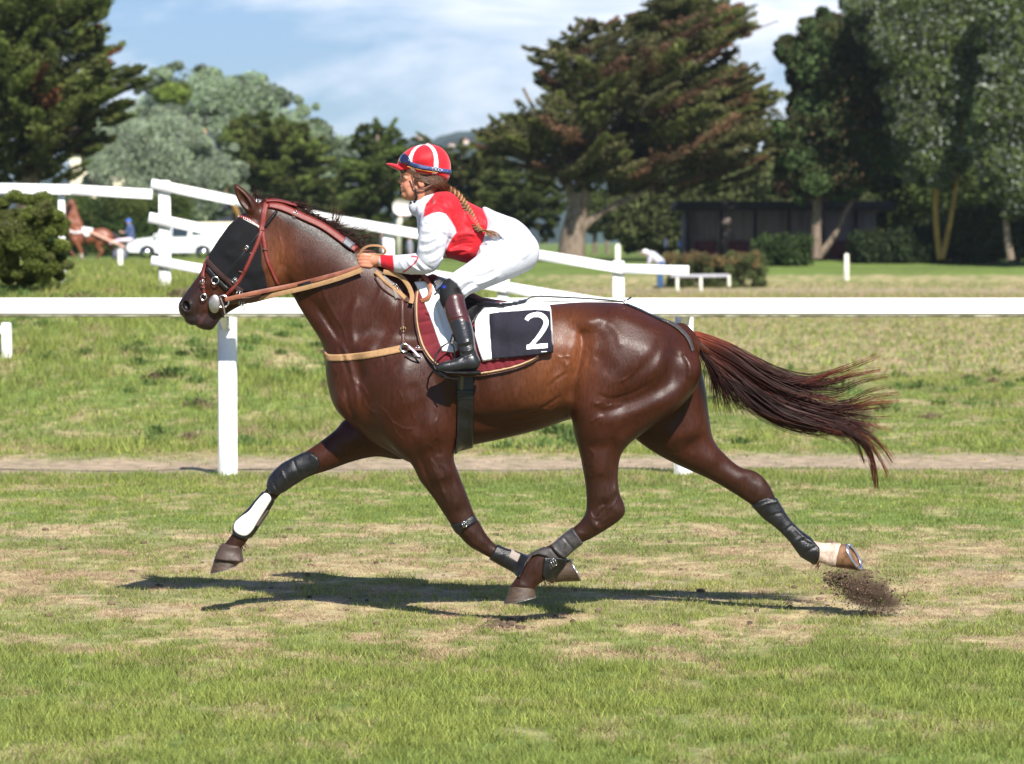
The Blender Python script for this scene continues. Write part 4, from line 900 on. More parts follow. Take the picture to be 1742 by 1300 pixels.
far_hind = [(1080,610),(1130,580),(1178,596),(1190,620),(1200,660),(1206,708),(1214,748),(1236,776),(1260,795),(1282,801),(1297,811),(1309,826),(1319,846),(1337,880),(1360,904),(1382,919),(1402,924),(1430,925),
 (1436,945),(1422,965),(1400,959),(1382,954),(1362,943),(1336,914),(1301,881),(1279,860),(1243,836),(1208,816),(1164,796),(1120,774),(1080,746),(1050,715),(1050,660)]
HF.pillow(far_hind, [(1120,680,60,.14,.13),(1160,720,45,.12,.14),(1190,770,32,.080,.15),(1240,805,27,.058,.155),(1285,830,25,.046,.16),(1310,862,18,.036,.16),(1350,905,14,.031,.16),(1378,935,20,.038,.16),(1405,942,16,.034,.16),(1424,944,18,.042,.16)],
 0.15, k=0.03, sig=24, bumps=[('o',1288,812,10,8,30,-.006)])
# dock of the tail
d = [P3(a, b, 0) for a, b in ((1160,562),(1180,580),(1205,598),(1235,618))]
HF.chain([(q.x, 0, q.z, r) for q, r in zip(d, (.035,.032,.025,.012))], 0.03)
NM = HF.near_map()
def near_y(x, z, fill=0.0):
    i = np.clip((np.asarray(x)-HF.xs[0])/HF.h, 0, len(HF.xs)-1.01); k = np.clip((np.asarray(z)-HF.zs[0])/HF.h, 0, len(HF.zs)-1.01)
    v = NM[np.round(i).astype(int), np.round(k).astype(int)]
    return np.where(np.isnan(v), fill, v)
def on_body(px, py, off=0.01, fill=0.0):
    """photo px -> point on the near surface of the horse, raised by off"""
    y = -0.15
    for _ in range(4):
        x, z = U(px, py, y); y = float(near_y(x, z, fill))
    x, z = U(px, py, y-off); return Vector((float(x), y-off, float(z)))

horse = thing('horse', 'dark bay racehorse in full trot with all four hooves off the ground', 'horse', (0.0, 0.0, 0.0))
V, Q = HF.mesh(2)
def vein(*pts, wd=1.4, amp=.0034): return ('s', list(pts), wd, amp)
veins = [vein((612,655),(622,668),(618,684),(630,700),(648,706)),vein((640,690),(655,700),(668,718),(690,730),(706,728)),vein((668,718),(672,734),(684,748)),vein((724,752),(736,764),(732,780),(744,800),(746,826)),vein((748,790),(758,800),(752,816)),
 vein((985,782),(1000,792),(1012,790)),vein((990,770),(996,800),(1008,812),(1016,806)),vein((1003,868),(1008,880),(1018,884),(1026,876)),vein((1020,850),(1026,866),(1022,884),(1008,902)),vein((1030,868),(1044,860),(1052,846)),
 vein((560,620),(572,640),(570,664),(584,690)),vein((470,400),(476,424),(470,452)),vein((376,470),(366,486),(352,492)),vein((392,506),(400,514),(412,510)),vein((1010,690),(1022,684),(1034,690),(1048,684)),vein((958,610),(964,620),(958,632)),vein((944,602),(954,608),(966,606),(974,612)),
 vein((900,700),(918,694),(936,698),(950,690)),vein((1128,764),(1144,776),(1160,776)),vein((1090,600),(1084,622),(1070,640),(1050,650),wd=2,amp=.003),vein((1000,718),(1014,712),(1020,700)),vein((700,660),(706,680),(700,700),(708,716)),
 vein((540,478),(556,520),(580,560),(588,590),wd=2.5,amp=.003),vein((676,660),(684,676),(680,690)),vein((740,690),(746,706),(740,722))]
V = crease(V, veins, -.25, lim=.03)
px, py = to_px(V)
base = np.array(sRGB(110, 57, 36))*0.255
c = np.tile(base, (len(V), 1))
n1 = fbm(px/60+5, py/60, 4)[:, None]
c = c*(0.74+0.52*n1); c = c*(.90+.20*fbm(px/2.2+py/9, py/7, 3))[:, None]
def tint(c, col, pts, soft): return lerpc(c, inpoly(px, py, pts, soft)*1.0, col)
c = lerpc(c, np.exp(-((px-930)/60)**2-((py-610)/80)**2)*0.55, np.array(sRGB(138, 82, 48))*0.75)      # tan flank
c = lerpc(c, np.exp(-((px-470)/30)**2-((py-440)/50)**2)*0.45, np.array(sRGB(150, 88, 52))*0.7)
c = lerpc(c, np.exp(-((px-985)/25)**2-((py-600)/60)**2)*0.5, np.array(sRGB(140, 80, 46))*0.75)
c = lerpc(c, np.clip((356-px)/30, 0, 1)*0.9*np.clip((py-470)/20, 0, 1), np.array(sRGB(54, 42, 41))*0.55)                # grey-black muzzle
c = lerpc(c, np.exp(-((px-316)/8)**2-((py-521)/10)**2)*0.9, (0.008, 0.006, 0.006))
c = lerpc(c, np.clip((py-530)/12, 0, 1)*np.clip((388-px)/12, 0, 1)*0.9, np.array(sRGB(58, 46, 46))*0.55)
c = lerpc(c, inpoly(px, py, [(333,557),(338,545),(348,532),(352,536),(342,552),(336,559)], 2)*0.12, sRGB(140, 84, 80))
c = lerpc(c, inpoly(px, py, stroke_poly([(470,362),(500,376),(540,396),(578,420),(612,446)], [6,14,17,17,14]), 6)*(.55+.4*n1[:,0]), (.010, .006, .005))  # crest band: dark mane base plus the red strap's shadow, put into the colour
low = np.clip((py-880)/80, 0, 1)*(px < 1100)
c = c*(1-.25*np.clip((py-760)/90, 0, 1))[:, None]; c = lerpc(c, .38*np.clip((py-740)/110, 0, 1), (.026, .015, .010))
pasternw = inpoly(px, py, [(1380,900),(1450,900),(1450,985),(1380,985)], 6)*(V[:, 1] > 0)
c = lerpc(c, pasternw*np.clip(1.25-.9*fbm(px/5, py/5, 3), .3, 1), sRGB(206, 182, 164))
M_horse = mat('horse coat', rough=0.42, spec=0.25, attr=True, var=0.24, vscale=90, bump=0.12, bscale=160, stretch=(1, 1, 0.35), rvar=0.05)
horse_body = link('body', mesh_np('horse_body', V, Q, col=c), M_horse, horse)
del V, Q

# hooves and shoes -------------------------------------------------
M_hoof = mat('hoof horn', sRGB(84, 66, 50), rough=0.55, var=0.3, vscale=30, stretch=(1, 1, 6), bump=0.3, bscale=90, color2=sRGB(46, 36, 29))
M_hoofw = mat('pale hoof horn', sRGB(142, 106, 76), rough=0.5, var=0.25, vscale=30, color2=sRGB(92, 64, 44))
M_shoe = mat('steel shoe', (0.62, 0.62, 0.64), rough=0.3, metal=1.0, var=0.1)
def hoof(tf, tb_, bf, bb, y, w1, w2, m, label=None, tilt=0.0):
    """tf/tb coronet front/back, bf/bb toe/heel on the ground surface (photo px)"""
    a, b, c_, d_ = [P3(*p, y) for p in (tf, tb_, bf, bb)]
    mb = MB(); n = 28; rows = []; up0 = ((a+b)/2-(c_+d_)/2).normalized()
    for t in (0, .12, .4, .75, 1.0):
        f = a.lerp(c_, t); r = b.lerp(d_, t); ce = (f+r)/2; ax = (f-r)/2; wy = w1+(w2-w1)*t
        if t == 0: ax = ax*0.97
        if t == .12: ax = ax*1.05; wy *= 1.04
        rows.append([ce+ax*math.cos(2*math.pi*k/n)*(1 if math.cos(2*math.pi*k/n) > 0 else 0.92)+Vector((0, wy*math.sin(2*math.pi*k/n), 0))-up0*(tilt*t*wy*math.sin(2*math.pi*k/n)) for k in range(n)])
    V = np.array([list(p) for r in rows for p in r]); F = [[i*n+k, i*n+(k+1) % n, (i+1)*n+(k+1) % n, (i+1)*n+k] for i in range(len(rows)-1) for k in range(n)]
    mb.add(V, np.array(F)); ce = (c_+d_)/2
    up = ((a+b)/2-ce).normalized()
    sole = [ce+up*0.006+(p-ce)*0.80 for p in rows[-1]]; V2 = np.array([list(p) for p in rows[-1]]+[list(p) for p in sole]+[list(ce+up*0.012)])
    mb.add(V2, np.array([[k, (k+1) % n, n+(k+1) % n, n+k] for k in range(n)])); mb.F3.append(np.array([[n+k, n+(k+1) % n, 2*n] for k in range(n)])+mb.n-len(V2))
    ho = mb.build('hoof', m, horse, smooth=True)
    sb = MB(); ax = (c_-d_)/2; dn = -up*0.006
    ks = [i for i in range(-11, 12)]
    V = []
    for i in ks:
        an = math.pi*0.92*i/11; p = ce+ax*math.cos(an)*0.97+Vector((0, w2*0.96*math.sin(an), 0))-up*(tilt*w2*.96*math.sin(an)); q = ce+(p-ce)*0.72
        V += [p, p+dn, q+dn, q]
    m_ = len(ks); F = [[i*4+j, (i+1)*4+j, (i+1)*4+(j+1) % 4, i*4+(j+1) % 4] for i in range(m_-1) for j in range(4)]
    sb.add(np.array([list(v) for v in V]), np.array(F+[[0, 1, 2, 3], [m_*4-4, m_*4-3, m_*4-2, m_*4-1]]))
    so_ = sb.build('shoe', M_shoe, None); sub(so_, ho)
    if label: ho['label'] = label
    return ho
hoof((869,997),(911,1000),(857,1026),(914,1014), -.17, .043, .060, M_hoof)
hoof((941,990),(958,953),(988,989),(968,950), -.11, .042, .058, M_hoof)
hoof((366,949),(413,955),(357.5,975),(405,961), .14, .044, .061, M_hoof)
hoof((1420,964),(1427,925),(1465,972),(1440,923), .16, .043, .058, M_hoofw, 'pale brown hoof below a white pastern', tilt=.5)

# mane, forelock and tail ------------------------------------------
def hair_mesh(name, strands, m, parent, sides=3):
    """strands: list of (pts (n,3), radius array, colour (n,3))"""
    Vs = []; Fs = []; Cs = []; n0 = 0
    ang = np.arange(sides)*2*math.pi/sides
    for pts, r, col in strands:
        n = len(pts); t = np.gradient(pts, axis=0); t /= np.linalg.norm(t, axis=1)[:, None]+1e-9
        up = np.array([0.2, 1.0, 0.35]); e1 = up-t*(t@up)[:, None]; e1 /= np.linalg.norm(e1, axis=1)[:, None]+1e-9; e2 = np.cross(t, e1)
        V = pts[:, None, :]+(e1[:, None, :]*np.cos(ang)[None, :, None]+e2[:, None, :]*np.sin(ang)[None, :, None])*r[:, None, None]
        Vs.append(V.reshape(-1, 3)); Cs.append(np.repeat(col, sides, 0))
        i = np.arange(n-1)[:, None]*sides; k = np.arange(sides)[None, :]; k2 = (k+1) % sides
        Fs.append(np.stack([i+k, i+k2, i+sides+k2, i+sides+k], -1).reshape(-1, 4)+n0); n0 += n*sides
    return link(name, mesh_np(name, np.concatenate(Vs), np.concatenate(Fs), col=np.concatenate(Cs)), m, parent)
M_hair = mat('horse hair', rough=0.5, spec=0.22, attr=True, var=0.1, vscale=60)
rg = np.random.RandomState(3)
guides = [[(1180,568),(1215,582),(1265,606),(1320,634),(1375,646),(1430,630),(1500,602)],
 [(1180,570),(1225,588),(1285,620),(1340,642),(1385,650),(1430,638),(1490,616)],
 [(1180,572),(1235,594),(1300,632),(1355,655),(1410,655),(1460,640),(1500,634)],
 [(1182,576),(1240,604),(1310,650),(1380,672),(1440,676),(1480,658),(1530,645)],
 [(1182,578),(1240,612),(1315,664),(1390,690),(1440,694),(1480,690),(1530,692)],
 [(1183,581),(1245,622),(1325,680),(1395,704),(1450,712),(1490,716),(1528,712)],
 [(1183,583),(1248,630),(1325,686),(1400,712),(1455,732),(1495,762),(1520,800)],
 [(1184,585),(1250,638),(1325,692),(1395,716),(1445,735),(1478,770),(1488,826)],
 [(1184,585),(1250,640),(1325,694),(1395,718),(1450,735),(1490,765),(1512,815)],
 [(1184,586),(1250,642),(1322,700),(1385,724),(1437,734),(1474,762),(1484,830)],
 [(1184,587),(1240,638),(1295,692),(1350,722),(1400,730),(1440,738),(1470,762)],
 [(1185,588),(1225,632),(1265,680),(1310,708),(1350,724),(1390,730),(1410,731)]]
short = [[(1186,588),(1198,612),(1206,640),(1207,665),(1203,688)],[(1188,590),(1212,625),(1228,655),(1236,680),(1233,700)],[(1190,592),(1228,635),(1250,668),(1268,690),(1290,702)],
 [(1188,590),(1205,622),(1216,650),(1220,680),(1228,712)]]
GP = [catmull(g, 5) for g in guides]
strands = []
root_c = np.array(sRGB(140, 56, 28))*0.75; mid_c = np.array(sRGB(66, 28, 22))*0.62; tip_c = np.array(sRGB(128, 52, 34))*0.7; blk = np.array((0.006, 0.004, 0.004))
NL = len(GP)
for ci in range(62):                      # locks: each lock keeps together and tapers to its own tip
    u = (ci+rg.rand())/62*(NL-1.001); a = int(u); f = u-a; core = GP[a]*(1-f)+GP[a+1]*f; n = len(core)
    ln = rg.choice([rg.uniform(.5, .8), rg.uniform(.8, 1.0), 1.06], p=[.35, .35, .3]); s_ = np.linspace(0, 1, 20); tt = np.minimum(s_*ln, 1.0)*(n-1)
    gi0 = np.array([np.interp(tt, np.arange(n), core[:, k]) for k in (0, 1)]).T
    if ln > 1: gi0[-1] += (gi0[-1]-gi0[-2])*.6
    ph = rg.rand()*6.28; fr = rg.uniform(1.0, 2.2); am = rg.uniform(2, 6)
    tg = np.gradient(gi0, axis=0); tg /= np.linalg.norm(tg, axis=1)[:, None]+1e-9; nm = np.stack([-tg[:, 1], tg[:, 0]], 1)
    gi0 = gi0+nm*(am*np.sin(s_*math.pi*fr+ph)*s_)[:, None]; tipx = rg.randn(2)*5
    y0_ = rg.randn()*.010; y1_ = rg.randn()*.045; dk0 = rg.uniform(.55, 1.4)*(0.7 if 5 < a else 1.0)
    for j in range(rg.randint(16, 34)):
        wv = np.interp(s_, [0, .25, .6, .9, 1], [3.0, 6.0, 5.0, 1.8, .8])*rg.uniform(.4, 1.5)
        off = rg.randn()*wv*.75; e = gi0+nm*(off+rg.randn()*1.2*np.sin(s_*5+rg.rand()*6)*s_)[:, None]+np.outer(s_**3, tipx+rg.randn(2)*2)
        k_ = rg.uniform(.75, 1.0) if rg.rand() < .5 else 1.0; tt2 = s_*k_*19; e = np.array([np.interp(tt2, np.arange(20), e[:, k]) for k in (0, 1)]).T
        X, Z = U(e[:, 0], e[:, 1], 0.0); y = y0_*(1-s_)+y1_*np.sin(np.clip(s_*1.1, 0, 1)*math.pi*.6)+rg.randn()*.012*s_+.01
        r_ = np.interp(s_, [0, .1, .6, 1], [.0014, .0020, .0015, .0003])*rg.uniform(.7, 1.2); dk = dk0*rg.uniform(.6, 1.4)
        col = np.array([np.interp(s_, [0, .15, .38, .75, 1], [root_c[k], root_c[k]*.95, mid_c[k]*1.25, mid_c[k]*1.1, tip_c[k]*1.3]) for k in range(3)]).T*dk
        strands.append((np.stack([X, y, Z], 1), r_, col))
for i in range(330):
    a = rg.randint(len(short)-1); f = rg.rand(); g0 = catmull(short[a], 4); g1 = catmull(short[a+1], 4); g = g0*(1-f)+g1*f
    ln = rg.uniform(.4, 1.1); n = len(g); tt = np.linspace(0, min(ln, 1), 10)*(n-1); gi = np.array([np.interp(tt, np.arange(n), g[:, k]) for k in (0, 1)]).T; s_ = np.linspace(0, 1, 10)
    gi[:, 0] += rg.randn()*7*s_+rg.randn()*2; gi[:, 1] += rg.randn()*5*s_+rg.randn()*2
    X, Z = U(gi[:, 0], gi[:, 1], 0.0); pts = np.stack([X, rg.randn()*0.012+rg.randn()*.02*s_, Z], 1)
    strands.append((pts, np.interp(s_, [0, .5, 1], [.0018, .0014, .0003]), np.outer(np.ones(10), mid_c*rg.uniform(.3, 1.2))))
for i in range(90):      # loose hairs leaving the locks
    g = GP[rg.randint(len(GP))]; s_ = np.linspace(0, 1, 16); tt = s_*(len(g)-1)*rg.uniform(.6, 1.0); e = np.array([np.interp(tt, np.arange(len(g)), g[:, k]) for k in (0, 1)]).T
    e += np.outer(s_**2, (rg.randn()*14, rg.randn()*20))+np.outer(np.sin(s_*rg.uniform(3, 8)), (0, rg.randn()*5))
    X, Z = U(e[:, 0], e[:, 1], 0.0); strands.append((np.stack([X, .05*rg.randn()*s_, Z], 1), .0008*(1-.6*s_), np.outer(np.ones(16), mid_c*1.3)))
for (bx, by, dx_, dy_, yy, n_) in ((926,978,6,10,-.17,40),(410,927,4,10,.14,30),(1392,957,-4,9,.16,20),(930,992,4,6,-.11,16)):   # fetlock tufts
    for i in range(n_):
        s_ = np.linspace(0, 1, 6); gx = bx+rg.randn()*3.5+(dx_+rg.randn()*3)*s_; gy = by+rg.randn()*3+(dy_+rg.randn()*2)*s_; X, Z = U(gx, gy, yy)
        strands.append((np.stack([X, yy+rg.randn()*.012+0*s_, Z], 1), np.interp(s_, [0, 1], [.0016, .0004]), np.outer(np.ones(6), mid_c*rg.uniform(.6, 2))))
for i in range(14):      # flyaway hairs
    a = rg.randint(len(short)); g = catmull(short[a], 5)+np.outer(np.linspace(0, 1, 5*(len(short[a])-1)+1)**1.5, (rg.uniform(10, 70), rg.uniform(10, 50)))
    X, Z = U(g[:, 0], g[:, 1], 0.0); s_ = np.linspace(0, 1, len(g)); strands.append((np.stack([X, 0.03*rg.randn()*s_, Z], 1), .0009*(1-.6*s_), np.outer(np.ones(len(g)), mid_c)))
hair_mesh('tail', strands, M_hair, horse)
crest = catmull([(452,346),(480,346),(504,352),(538,370),(566,386),(590,402),(616,422),(640,440),(665,450)], 8)
strands = []
mane_c = np.array(sRGB(74, 46, 38))*0.6
for i in range(1700):
    u = rg.rand(); j = u*(len(crest)-1); p = np.array([np.interp(j, np.arange(len(crest)), crest[:, k]) for k in (0, 1)])
    L_ = rg.uniform(12, 34)*(0.35+0.65*fbm(np.array([u*14.0]), np.array([2.0]), 2)[0]*1.6)
    if u < 0.1: L_ *= 0.9
    dirx = rg.uniform(0.5, 1.3); up_ = rg.uniform(0.05, 0.55); s_ = np.linspace(0, 1, 8)
    if rg.rand() < 0.40: up_ = -rg.uniform(0.0, .5)
    gx = p[0]+dirx*L_*s_+4*np.sin(s_*3)*rg.randn()*.4; gy = p[1]+2-up_*L_*s_+L_*0.45*s_**2*rg.uniform(.3, 1.6)
    X, Z = U(gx, gy, 0.0); yy = rg.randn()*.012+s_*rg.uniform(-.03, .035)
    strands.append((np.stack([X, yy, Z], 1), np.interp(s_, [0, .6, 1], [.0016, .0013, .0003]), np.outer(np.ones(8), mane_c*rg.uniform(.4, 1.4))))
for (bx, by, tx, ty, n_) in ((436,352,441,326,22),(440,350,470,336,26),(436,350,455,345,18),(566,388,574,352,16),(572,390,583,362,14),(560,384,592,380,16),(600,408,645,404,22),(590,400,630,390,16),(598,412,640,418,18),(500,352,530,352,12)):
    for i in range(n_):
        s_ = np.linspace(0, 1, 10); ex = tx+rg.randn()*5; ey = ty+rg.randn()*5; b0 = bx+rg.randn()*4
        gx = b0+(ex-b0)*s_+6*rg.randn()*np.sin(s_*math.pi)*.5; gy = by+(ey-by)*(1-(1-s_)**1.7)+4*rg.randn()*np.sin(s_*math.pi)*.4
        X, Z = U(gx, gy, 0.0)
        strands.append((np.stack([X, rg.randn()*.015+rg.randn()*.02*s_, Z], 1), np.interp(s_, [0, .6, 1], [.0013, .0010, .0002]), np.outer(np.ones(10), mane_c*rg.uniform(.5, 1.5))))
hair_mesh('mane', strands, M_hair, horse)
# ================================================================== TACK (worn by the horse, each piece its own thing)
M_red = mat('red brown leather', sRGB(112, 40, 33), rough=0.45, var=0.22, vscale=70, bump=0.25, bscale=300)
M_brl = mat('brown leather', sRGB(78, 46, 38), rough=0.42, var=0.25, vscale=70, bump=0.25, bscale=300)
M_blk = mat('black leather', (0.007, 0.0068, 0.008), rough=0.34, var=0.3, vscale=40, bump=0.3, bscale=220, rvar=0.08)
M_tan = mat('tan webbing', sRGB(158, 122, 84), rough=0.8, var=0.14, vscale=60, bump=0.4, bscale=500)
M_mesh = mat('black mask cloth', (0.009, 0.009, 0.011), rough=0.85, var=0.3, vscale=90, bump=0.5, bscale=420, spec=0.2)
M_maroon = mat('maroon quilted cloth', sRGB(104, 30, 38), rough=0.85, var=0.15, vscale=30, bump=0.2, bscale=300, spec=0.2, sheen=0.2)
M_white = mat('white cloth', (0.80, 0.80, 0.81), rough=0.85, var=0.03, vscale=20, bump=0.15, bscale=90, spec=0.2)
M_beige = mat('beige piping', sRGB(176, 146, 112), rough=0.8, var=0.1)
M_steel = mat('bright steel', (0.72, 0.71, 0.69), rough=0.22, metal=1.0, var=0.1)
M_dull = mat('worn steel', (0.42, 0.38, 0.34), rough=0.4, metal=1.0, var=0.25, vscale=60)
def tack(name, label, cat, root, group=None):
    return thing(name, label, cat, tuple(on_body(*root, 0.0)), 0, group)
def strap(name, pts, wd, m, parent, off=0.006, label=None, y0=-0.1, yr=None, h=0.003, inner=0.006):
    o = patch(HF, name, stroke_poly(pts, wd), off*.78, m, parent, y0=y0, yr=yr, h=h, inner=inner)
    if label and o: o['label'] = label
    return o
def ribbon(name, pts, wd, th, m, parent, face=(0, -1, 0), n=6, colf=None):
    """free-hanging strap through 3-D points; wd wide, th thick, its flat side towards face"""
    q = catmull([list(p) for p in pts], n); t = np.gradient(q, axis=0); t /= np.linalg.norm(t, axis=1)[:, None]+1e-9
    f = np.asarray(face, float); f = f[None, :]-t*(t@f)[:, None]; f /= np.linalg.norm(f, axis=1)[:, None]+1e-9; s_ = np.cross(t, f)
    V = []; c_, d_ = wd/2, th/2
    for a, b in ((-c_, d_*.6), (-c_*.9, d_), (c_*.9, d_), (c_, d_*.6), (c_, -d_*.6), (c_*.9, -d_), (-c_*.9, -d_), (-c_, -d_*.6)): V.append(q+s_*a+f*b)
    V = np.stack(V, 1).reshape(-1, 3); m_ = len(q); F = [[i*8+k, i*8+(k+1) % 8, (i+1)*8+(k+1) % 8, (i+1)*8+k] for i in range(m_-1) for k in range(8)]
    F += [[0, 1, 2, 3], [4, 5, 6, 7], [0, 3, 4, 7]]; e = (m_-1)*8; F += [[e, e+1, e+2, e+3], [e+4, e+5, e+6, e+7], [e, e+3, e+4, e+7]]
    me = mesh_np(name, V, np.array(F), smooth=True)
    try: me.set_sharp_from_angle(angle=math.radians(50))
    except Exception: pass
    return link(name, me, m, parent)
def ring(name, px, py, R, r, m, parent, off=0.012, y=None, sc=(1, 1), child=False):
    p = on_body(px, py, off, -0.05) if y is None else P3(px, py, y); mb = MB(); mb.torus(p, R, r, 22, 8, 'y', sc)
    o = mb.build(name, m, parent if parent.type == 'EMPTY' else None, smooth=True)
    if parent.type != 'EMPTY': sub(o, parent)
    return o
def buckle(px, py, w_, h_, ang, parent, m=None, off=0.012, name='buckle'):
    p = on_body(px, py, off, -0.06); mb = MB(); R = Matrix.Rotation(ang, 4, 'Y')
    s = mpp(); w_ *= s; h_ *= s; t = 0.0022
    for (a, b, c_, d_) in ((-w_/2, 0, t, h_), (w_/2, 0, t, h_), (0, -h_/2, w_, t), (0, h_/2, w_, t), (0, 0, t, h_*.9)):
        q = R.to_3x3()@Vector((a, 0, b)); mb.box(p+q, (c_, t*1.3, d_), M=R)
    return mb.build(name, m or M_steel, parent, smooth=False)
# --- mask and bridle
mask = patch(HF, 'face_mask', [(409,367),(425,374),(442,390),(441,400),(445,425),(446,450),(452,470),(455,488),(449,497),(432,498),(414,497),(398,487),(386,478),(370,462),(357,450),(349,443),(355,432),(366,414),(388,383)],
   0.008, M_mesh, None, y0=-0.06, h=0.0035, inner=0.006)
tag(mask, 'black mesh mask covering the racehorse eyes and cheeks under the red bridle', 'face mask')
fuzz = patch(HF, 'nose_trim', stroke_poly([(350,442),(366,458),(384,474),(402,489),(414,497)], 10), 0.012, mat('dark brown fleece', sRGB(62, 38, 36), rough=0.95, var=0.3, vscale=200, bump=0.8, bscale=500), None, y0=-0.06, rough=0.003)
sub(fuzz, mask)
br = tack('bridle', 'red and dark brown leather bridle on the racehorse head with silver bit rings', 'bridle', (440, 400))
strap('headpiece', [(453,345),(450,352),(447,375),(445,394)], 10.5, M_red, br, 0.014)
strap('cheekpiece', [(445,392),(438,414),(427,438),(413,467),(398,488),(381,506)], [8,8,7.5,7,7,6.5], M_red, br, 0.017)
strap('throatlatch', [(446,393),(450,416),(454,440),(463,464),(473,486)], [7.5,7.5,6.5,5.5,5], M_red, br, 0.012)
strap('cheekpiece', [(470,359),(457,377),(443,394),(430,410),(415,430),(396,452),(380,473)], 5.5, M_blk, br, 0.014, label='thin black strap across the mask')
strap('noseband', [(349,455),(366,474),(386,494)], 8, M_blk, br, 0.013)
strap('noseband', [(353,436),(346,450),(343,466),(344,484),(347,503)], [5,6.5,6.5,5.5,5], M_red, br, 0.012)
strap('chin_strap', [(384,514),(402,512),(424,511),(444,506)], 11, M_brl, br, 0.010)
strap('chin_strap', [(366,520),(374,532),(378,543)], 3.5, M_blk, br, 0.008)
bb = strap('browband', [(405,368),(420,373),(432,380),(442,388)], 6.5, M_red, br, 0.016)
mb = MB()
for i in range(15):
    t = i/14; a = catmull([(406,368.5),(420,373),(432,380),(440,386)], 10); j = t*(len(a)-1); qx = np.interp(j, np.arange(len(a)), a[:, 0]); qy = np.interp(j, np.arange(len(a)), a[:, 1])
    mb.ball(on_body(qx, qy, 0.016), (0.0026, 0.003, 0.0065), 8)
mb.tube([on_body(406+34*k/8, 368.5+17.5*k/8, .015) for k in range(9)], .0015, 5)
bd = mb.build('bead', mat('white bead', (.75, .73, .72), rough=.25), None, smooth=True); sub(bd, bb); bd.name = 'beading'
ring('ring', 366, 477, 0.017, 0.0026, M_steel, br, 0.018); ring('ring', 346.5, 505.5, 0.0145, 0.0026, M_steel, br, 0.018)
ring('bit_ring', 379, 513, 0.029, 0.0035, M_steel, br, 0.026)
mb = MB(); p = on_body(365, 517, 0.022); mb.ball(p, (0.029, 0.008, 0.045), 20); mb.tube([p+Vector((.03,-.012,.03)), p+Vector((.045,-.016,-.01)), p+Vector((.052,-.012,-.05))], .004, 8)
mb.build('bit_guard', M_dull, br, smooth=True)
for (a, b, w_, h_, r_) in ((407,501,9,11,.25),(344,480,7,6,0),(399,477,6,8,.8),(420,421,5,6,.7),(502,364,6,11,.4),(411,515,8,9,.2)): buckle(a, b, w_, h_, r_, br, off=0.021)
for (a, b) in ((428,432),(409,463),(344,472),(344,490),(451,425),(417,426)): strap('keeper', [(a-4,b-1.5),(a+4,b+1.5)], 4, M_brl, br, 0.020)
ring('ring', 413, 524, 0.010, 0.0018, M_steel, br, y=-0.04)
# overcheck: red strap from poll along the crest to the rider's hand
oc = tack('overcheck_strap', 'red leather strap running from the bridle over the neck crest to the jockey hands', 'strap', (520, 372))
strap('strap', [(456,349),(473,351),(490,357),(518,370),(546,383),(570,399),(590,414),(606,425)], [9,12,12,12,12,12,12,11], M_red, oc, 0.016, y0=-0.08, yr=(-0.42, 0.0))
strap('strap', [(452,342),(470,341),(490,345),(506,350)], 6, M_red, oc, 0.017, y0=-0.02)
strap('sleeve', [(584,408),(593,415),(600,420)], 13, mat('grey tape', sRGB(92, 92, 98), rough=.5), oc, 0.021, y0=-0.08, yr=(-0.42, 0.0))
mb = MB()
for a, b in ((549,385),(563,394),(580,406)): mb.ball(on_body(a, b, 0.017), (.003,.002,.003), 8)
mb.build('punched_hole', M_blk, oc)
0 and strap('crest_shade_band', [(478,362),(505,378),(540,396),(575,420),(605,445)], [6,9,11,12,10], M_blk, oc, 0.008, y0=-0.08, yr=(-0.42, 0.0), label='black band for the mane base and shadow under the red strap')  # disabled strip standing for the dark mane base and strap shadow
# mirrored far-side straps come with the wrap-around patches; reins
HAND = (618, 443)
def ff(px, py, y): return P3(px, py, y)
reins = thing('reins', 'tan and brown reins from the bit rings to the jockey hands', 'reins', tuple(ff(500, 480, -.12)))
for s_, nm in ((-1, 'near'), (1, 'far')):
    a = lambda px, py, off=0.02: (lambda v: Vector((v.x, s_*abs(v.y) if s_ > 0 else v.y, v.z)))(on_body(px, py, off, -0.06))
    ribbon('rein', [a(383,510,.030), a(412,503,.028), a(450,495,.022), a(500,485,.02), a(540,475,.018), a(585,463,.02), a(612,454,.035)], .021, .0035, mat('rein leather', sRGB(150, 92, 66), rough=.5, var=.35, vscale=18, color2=sRGB(104, 58, 44)) if s_ < 0 else M_brl, reins)
    ribbon('rein', [a(440,509,.018), a(475,500,.022), a(526,488,.024), a(575,474,.024), a(616,459,.036)], .023, .003, M_tan, reins)
for pts in ([(507,490),(518,487),(531,483)],): strap('rein_sleeve', pts, 13, M_blk, reins, 0.027, yr=(-0.42, 0.0))
strap('rein_keeper', [(467,494),(470,504)], 5, M_blk, reins, 0.03, yr=(-.42, 0))
# breast collar
bc = tack('breast_collar', 'tan breast strap around the chest with brown shoulder straps and a steel ring', 'breast collar', (600, 602))
strap('breast_strap', [(548,603),(560,609),(600,607),(640,601),(684,592)], 12, M_tan, bc, 0.010, y0=-0.12)
strap('shoulder_strap', [(683,500),(684,530),(685,556),(687,586)], [8,6,7,7], M_brl, bc, 0.010, y0=-0.15)
strap('girth_strap', [(692,592),(715,594),(745,594),(770,596)], [9,7,7,7], M_brl, bc, 0.026, y0=-0.2, yr=(-.42, 0))
ring('ring', 688, 592, 0.019, 0.0045, M_steel, bc, 0.024)
ribbon('strap_end', [on_body(694,588,.03), on_body(705,598,.035), on_body(716,610,.035)], .010, .003, mat('pale lilac trim', sRGB(196,184,200), rough=.6), bc)
ribbon('strap_end', [on_body(690,600,.03), on_body(703,607,.03), on_body(716,609,.035)], .010, .003, M_blk, bc)
